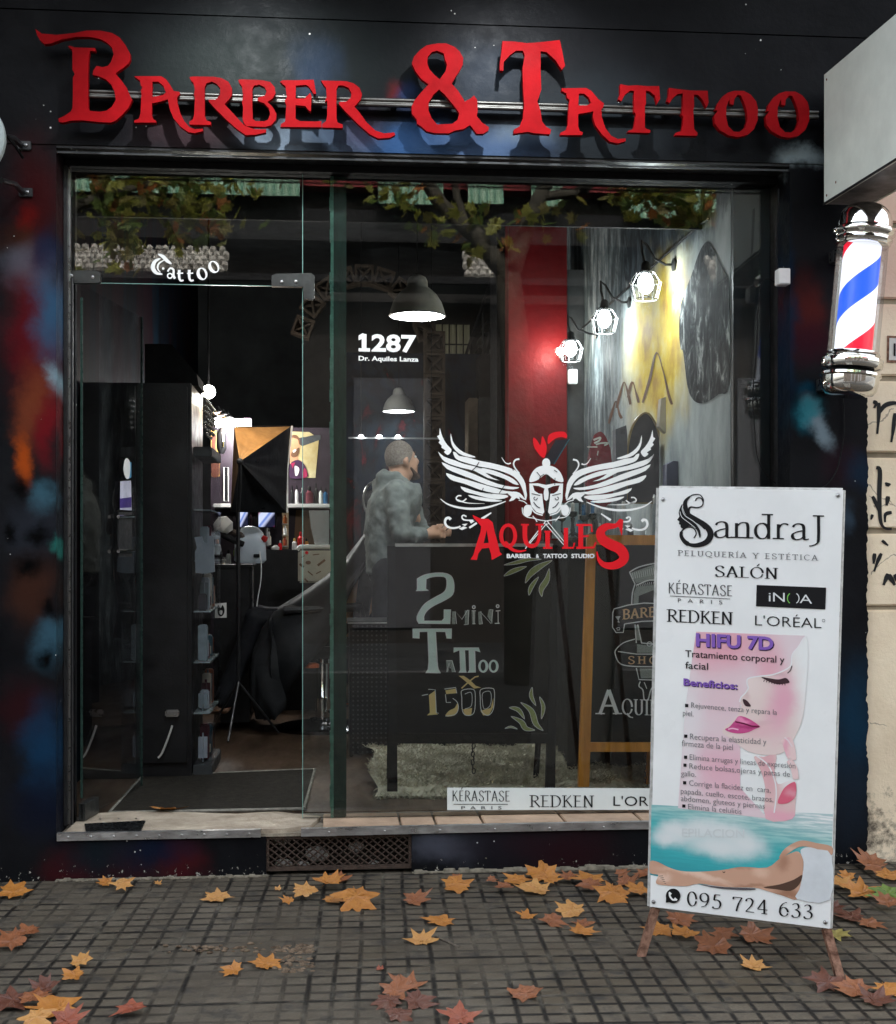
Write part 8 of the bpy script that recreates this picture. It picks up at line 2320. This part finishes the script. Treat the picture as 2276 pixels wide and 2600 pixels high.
LEAVES = [
 (35, 2268, 88, 'o', 20, 0, "leaf below the blue painted corner of the shop wall"), (268, 2243, 42, 'o', 60, 0, "small leaf at the foot of the plinth, west one of a pair"), (312, 2254, 58, 'p', 200, 0, "leaf at the foot of the plinth, east one of a pair"),
 (402, 2243, 24, 'p', 10, 1, "tiny curled leaf against the plinth left of the vent grille"), (552, 2278, 82, 'p', 5, 0, "lone broad leaf between the plinth pair and the grille pile"), (707, 2256, 20, 'p', 90, 1, "tiny scrap of leaf below the corner of the vent grille"),
 (733, 2287, 36, 'o', 80, 1, "small curled leaf beside the pile under the grille"), (774, 2272, 74, 'p', 150, 0, "spiky leaf at the west edge of the pile under the grille"), (862, 2232, 66, 'b', 30, 0, "leaf at the back of the pile under the grille"),
 (846, 2284, 60, 'o', 250, 0, "leaf tucked under the pile below the grille"), (834, 2252, 84, 'o', 330, 1, "leaf standing upright on top of the pile under the grille"), (906, 2294, 120, 'o', 185, 0, "largest leaf in front of the pile under the grille"),
 (1056, 2288, 76, 'b', 300, 0, "lone ragged leaf between the grille pile and the twig"), (1120, 2338, 82, 'o', 80, 0, "leaf just behind the leaf with the twig"), (1072, 2388, 86, 'p', 350, 0, "star shaped leaf beside the fallen twig"),
 (1160, 2252, 88, 'o', 182, 0, "star shaped leaf lying alone near the plinth east of the grille"), (1160, 2234, 34, 'b', 70, 1, "small leaf behind the star shaped leaf near the plinth"), (1313, 2237, 72, 'o', 160, 0, "leaf at the west end of the cluster by the plinth"), (1378, 2212, 92, 'o', 40, 1, "large curled leaf leaning up against the plinth"),
 (1360, 2262, 92, 'p', 95, 0, "leaf in front of the large curled leaf by the plinth"), (1279, 2260, 54, 'b', 130, 1, "curled grey brown leaf west of the plinth cluster"), (1395, 2242, 60, 'o', 300, 0, "leaf half under the large curled leaf by the plinth"), (1445, 2235, 54, 'b', 20, 0, "small ragged leaf between the two plinth clusters"),
 (1500, 2240, 88, 'o', 60, 0, "leaf at the back of the cluster beside the poster board"), (1500, 2256, 70, 'b', 140, 0, "leaf under the cluster beside the poster board"), (1556, 2278, 104, 'o', 170, 0, "widest leaf in front of the cluster beside the poster board"), (1590, 2243, 64, 'b', 240, 1, "curled leaf behind the widest leaf beside the poster board"),
 (1622, 2268, 78, 'o', 20, 0, "leaf partly behind the edge of the poster board"), (1642, 2208, 56, 'b', 80, 1, "curled leaf standing against the plinth at the poster board"), (1338, 2326, 48, 'o', 30, 0, "small leaf lying alone north of the brown four leaf group"), (1450, 2318, 80, 'p', 45, 0, "brightest leaf of the four leaf group in mid pavement"),
 (1405, 2342, 72, 'b', 200, 0, "darkest leaf of the four leaf group in mid pavement"), (1480, 2346, 56, 'b', 15, 0, "smallest leaf of the four leaf group in mid pavement"), (1476, 2374, 72, 'o', 260, 0, "nearest leaf of the four leaf group in mid pavement"), (206, 2440, 62, 'p', 10, 0, "small leaf alone on the tiles above the curved one"),
 (188, 2478, 60, 'o', 100, 1, "curved leaf edge-up on the tiles near the wet pile"), (592, 2466, 58, 'o', 100, 1, "small rolled leaf beside the broken tile"), (676, 2446, 88, 'o', 345, 0, "leaf lying on the broken tile patch"), (66, 2366, 78, 'b', 130, 0, "upper leaf of the brown pair at the pavement edge"), (28, 2396, 84, 'b', 40, 0, "lower leaf of the brown pair at the pavement edge"),
 (112, 2512, 74, 'd', 20, 0, "wet leaf at the top of the corner pile"), (26, 2545, 100, 'd', 120, 0, "wet leaf at the outer edge of the corner pile"), (85, 2540, 80, 'b', 250, 0, "leaf under the big bright one in the corner pile"), (142, 2562, 124, 'o', 60, 0, "big bright leaf on top of the corner pile"), (92, 2592, 90, 'p', 190, 0, "leaf nearest the viewer in the corner pile"), (172, 2594, 84, 'r', 330, 0, "flat leaf beside the big bright one in the corner pile"),
 (336, 2566, 80, 'r', 110, 1, "lone curled leaf east of the wet corner pile"), (1034, 2500, 96, 'b', 20, 0, "topmost leaf of the wet heap in front of the doorway"), (985, 2545, 84, 'd', 140, 0, "wet leaf spreading west from the heap"), (1060, 2548, 84, 'd', 250, 0, "wet leaf spreading east from the heap"), (1006, 2528, 84, 'b', 310, 0, "leaf in the middle of the wet heap"), (1012, 2578, 80, 'd', 190, 0, "wet leaf nearest the viewer in the heap"),
 (1334, 2524, 96, 'b', 165, 0, "single flat leaf with its stalk east of the wet heap"), (1168, 2586, 100, 'r', 35, 0, "leaf cut by the lower frame between the heap and the flat leaf"), (966, 2459, 26, 'r', 10, 1, "tiny scrap of leaf north of the wet heap"), (1728, 2340, 84, 'b', 300, 0, "leaf behind the board just under its lower edge"), (1676, 2364, 78, 'o', 100, 0, "leaf beside the rusty leg nearer the window"),
 (1736, 2378, 80, 'o', 20, 0, "leaf touching the one beside the rusty leg"), (1838, 2372, 70, 'b', 190, 0, "leaf between the two rusty legs, farther of the pair"), (1916, 2382, 96, 'b', 250, 0, "broad leaf under the middle of the board"), (1812, 2408, 104, 'b', 5, 0, "ragged broad leaf in front of the pair under the board"), (1914, 2454, 76, 'p', 350, 0, "lone leaf in front of the board between its legs"),
 (2124, 2372, 64, 'y', 280, 0, "leaf beside the rusty leg farther from the window"), (2194, 2172, 86, 'b', 70, 1, "curled leaf propped against the beige wall corner"), (2152, 2214, 44, 'o', 30, 0, "small leaf below the corner of the black wall"), (2216, 2196, 70, 'b', 170, 0, "leaf under the curled one at the beige wall"), (2262, 2212, 88, 'o', 200, 0, "large leaf on the pile by the beige wall"),
 (2140, 2250, 80, 'p', 320, 0, "leaf behind the edge of the poster board by the dark wall"), (2186, 2270, 90, 'o', 20, 0, "broad leaf in front of the dark wall corner"), (2252, 2278, 84, 'g', 100, 0, "only leaf still fresh among the fallen ones"), (2252, 2300, 70, 'b', 10, 0, "leaf just below the fresh one"), (2160, 2326, 84, 'd', 60, 0, "wet leaf beside the board in the shade"),
 (2208, 2344, 66, 'b', 220, 0, "leaf below the wet one near the board"), (2112, 2318, 70, 'd', 160, 0, "wet leaf under the board edge"), (2098, 2502, 90, 'd', 30, 0, "wet leaf behind the foot of the rusty leg"), (2170, 2516, 100, 'b', 110, 0, "leaf beside the foot of the rusty leg"), (2256, 2512, 88, 'o', 190, 0, "bright leaf east of the rusty leg foot"), (2222, 2540, 90, 'd', 280, 0, "wet leaf nearest the viewer by the rusty leg"),
 (1580, 2212, 44, 'b', 150, 1, "small curled leaf in the shade between plinth and board"), (1250, 2240, 30, 'b', 220, 1, "tiny curled leaf against the plinth beside the grey one"),
]
for i, (px, py, w_, c, rot_, curled, where) in enumerate(LEAVES):
    p = G(px, py, .012)
    if py < 2225:
        p = G(px, py + 8, .02)
    s_ = w_ * (p - CAM).length / 3400 * .55
    me = leaf_mesh(s_, i + 1, .5 + .5 * math.sin(i * 2.7), curled)
    o = bpy.data.objects.new("fallen_leaf", me)
    COL.objects.link(o)
    me.materials.append(LM[c])
    lift = .003 + (.012 if any(abs(px - q[0]) + abs(py - q[1]) * 1.5 < 70 for q in LEAVES[:i]) else 0)
    o.location = (p.x, min(p.y, -.02 - s_ * .55), lift + .004)
    tl = (15 + 8 * math.sin(i * 1.3)) if not curled else 15
    o.rotation_mode = 'ZXY'
    o.rotation_euler = (R(tl), R(6 * math.sin(i * 3.1)), R(rot_))
    o.location.z += s_ * (.16 if curled else .55 * math.sin(R(tl)))
    prop(o, (CN[c] + " " + where), "leaf", "fallen leaves on the pavement")
p = G(424, 2055, FLOOR + .02)
me = leaf_mesh(.085, 99, .6, 0); me.materials.append(LM['o'])
o = bpy.data.objects.new("fallen_leaf", me); COL.objects.link(o); o.location = p; o.rotation_euler = (R(10), 0, R(170))
prop(o, "orange leaf blown onto the edge of the door mat", "leaf", "fallen leaves on the pavement")
tw_ = thing("twig", "short bare twig lying beside a star shaped leaf on the tiles", "twig", tuple(G(1140, 2392, .01)))
MB().tube([G(1106, 2378, .012), G(1135, 2390, .012), G(1166, 2405, .010)], [.003, .0042, .004], 6).tube([G(1120, 2384, .012), G(1112, 2376, .02)], .002, 5).build("stem", pm("twig bark", (.12, .10, .08), .9, .4, 60), tw_)
# broken tile patch
mb = MB(); rp = random.Random(2)
for i in range(170):
    x, y = rp.uniform(690, 795), rp.uniform(2400, 2470)
    if i > 110:
        x, y = rp.uniform(420, 790), rp.gauss(2410, 5)
    g = G(x, y, .004); r = rp.uniform(.003, .009)
    mb.sphere((g.x, g.y, .004), (r * 1.5, r, r * .7), 6, 4)
gt_ = mb.build("rubble", pm("brown grit", (.10, .065, .04), .9, .6, 40, col2=(.22, .16, .11)))
prop(gt_, "broken patch of loose brown rubble where a pavement tile is missing", "rubble", kind="stuff")
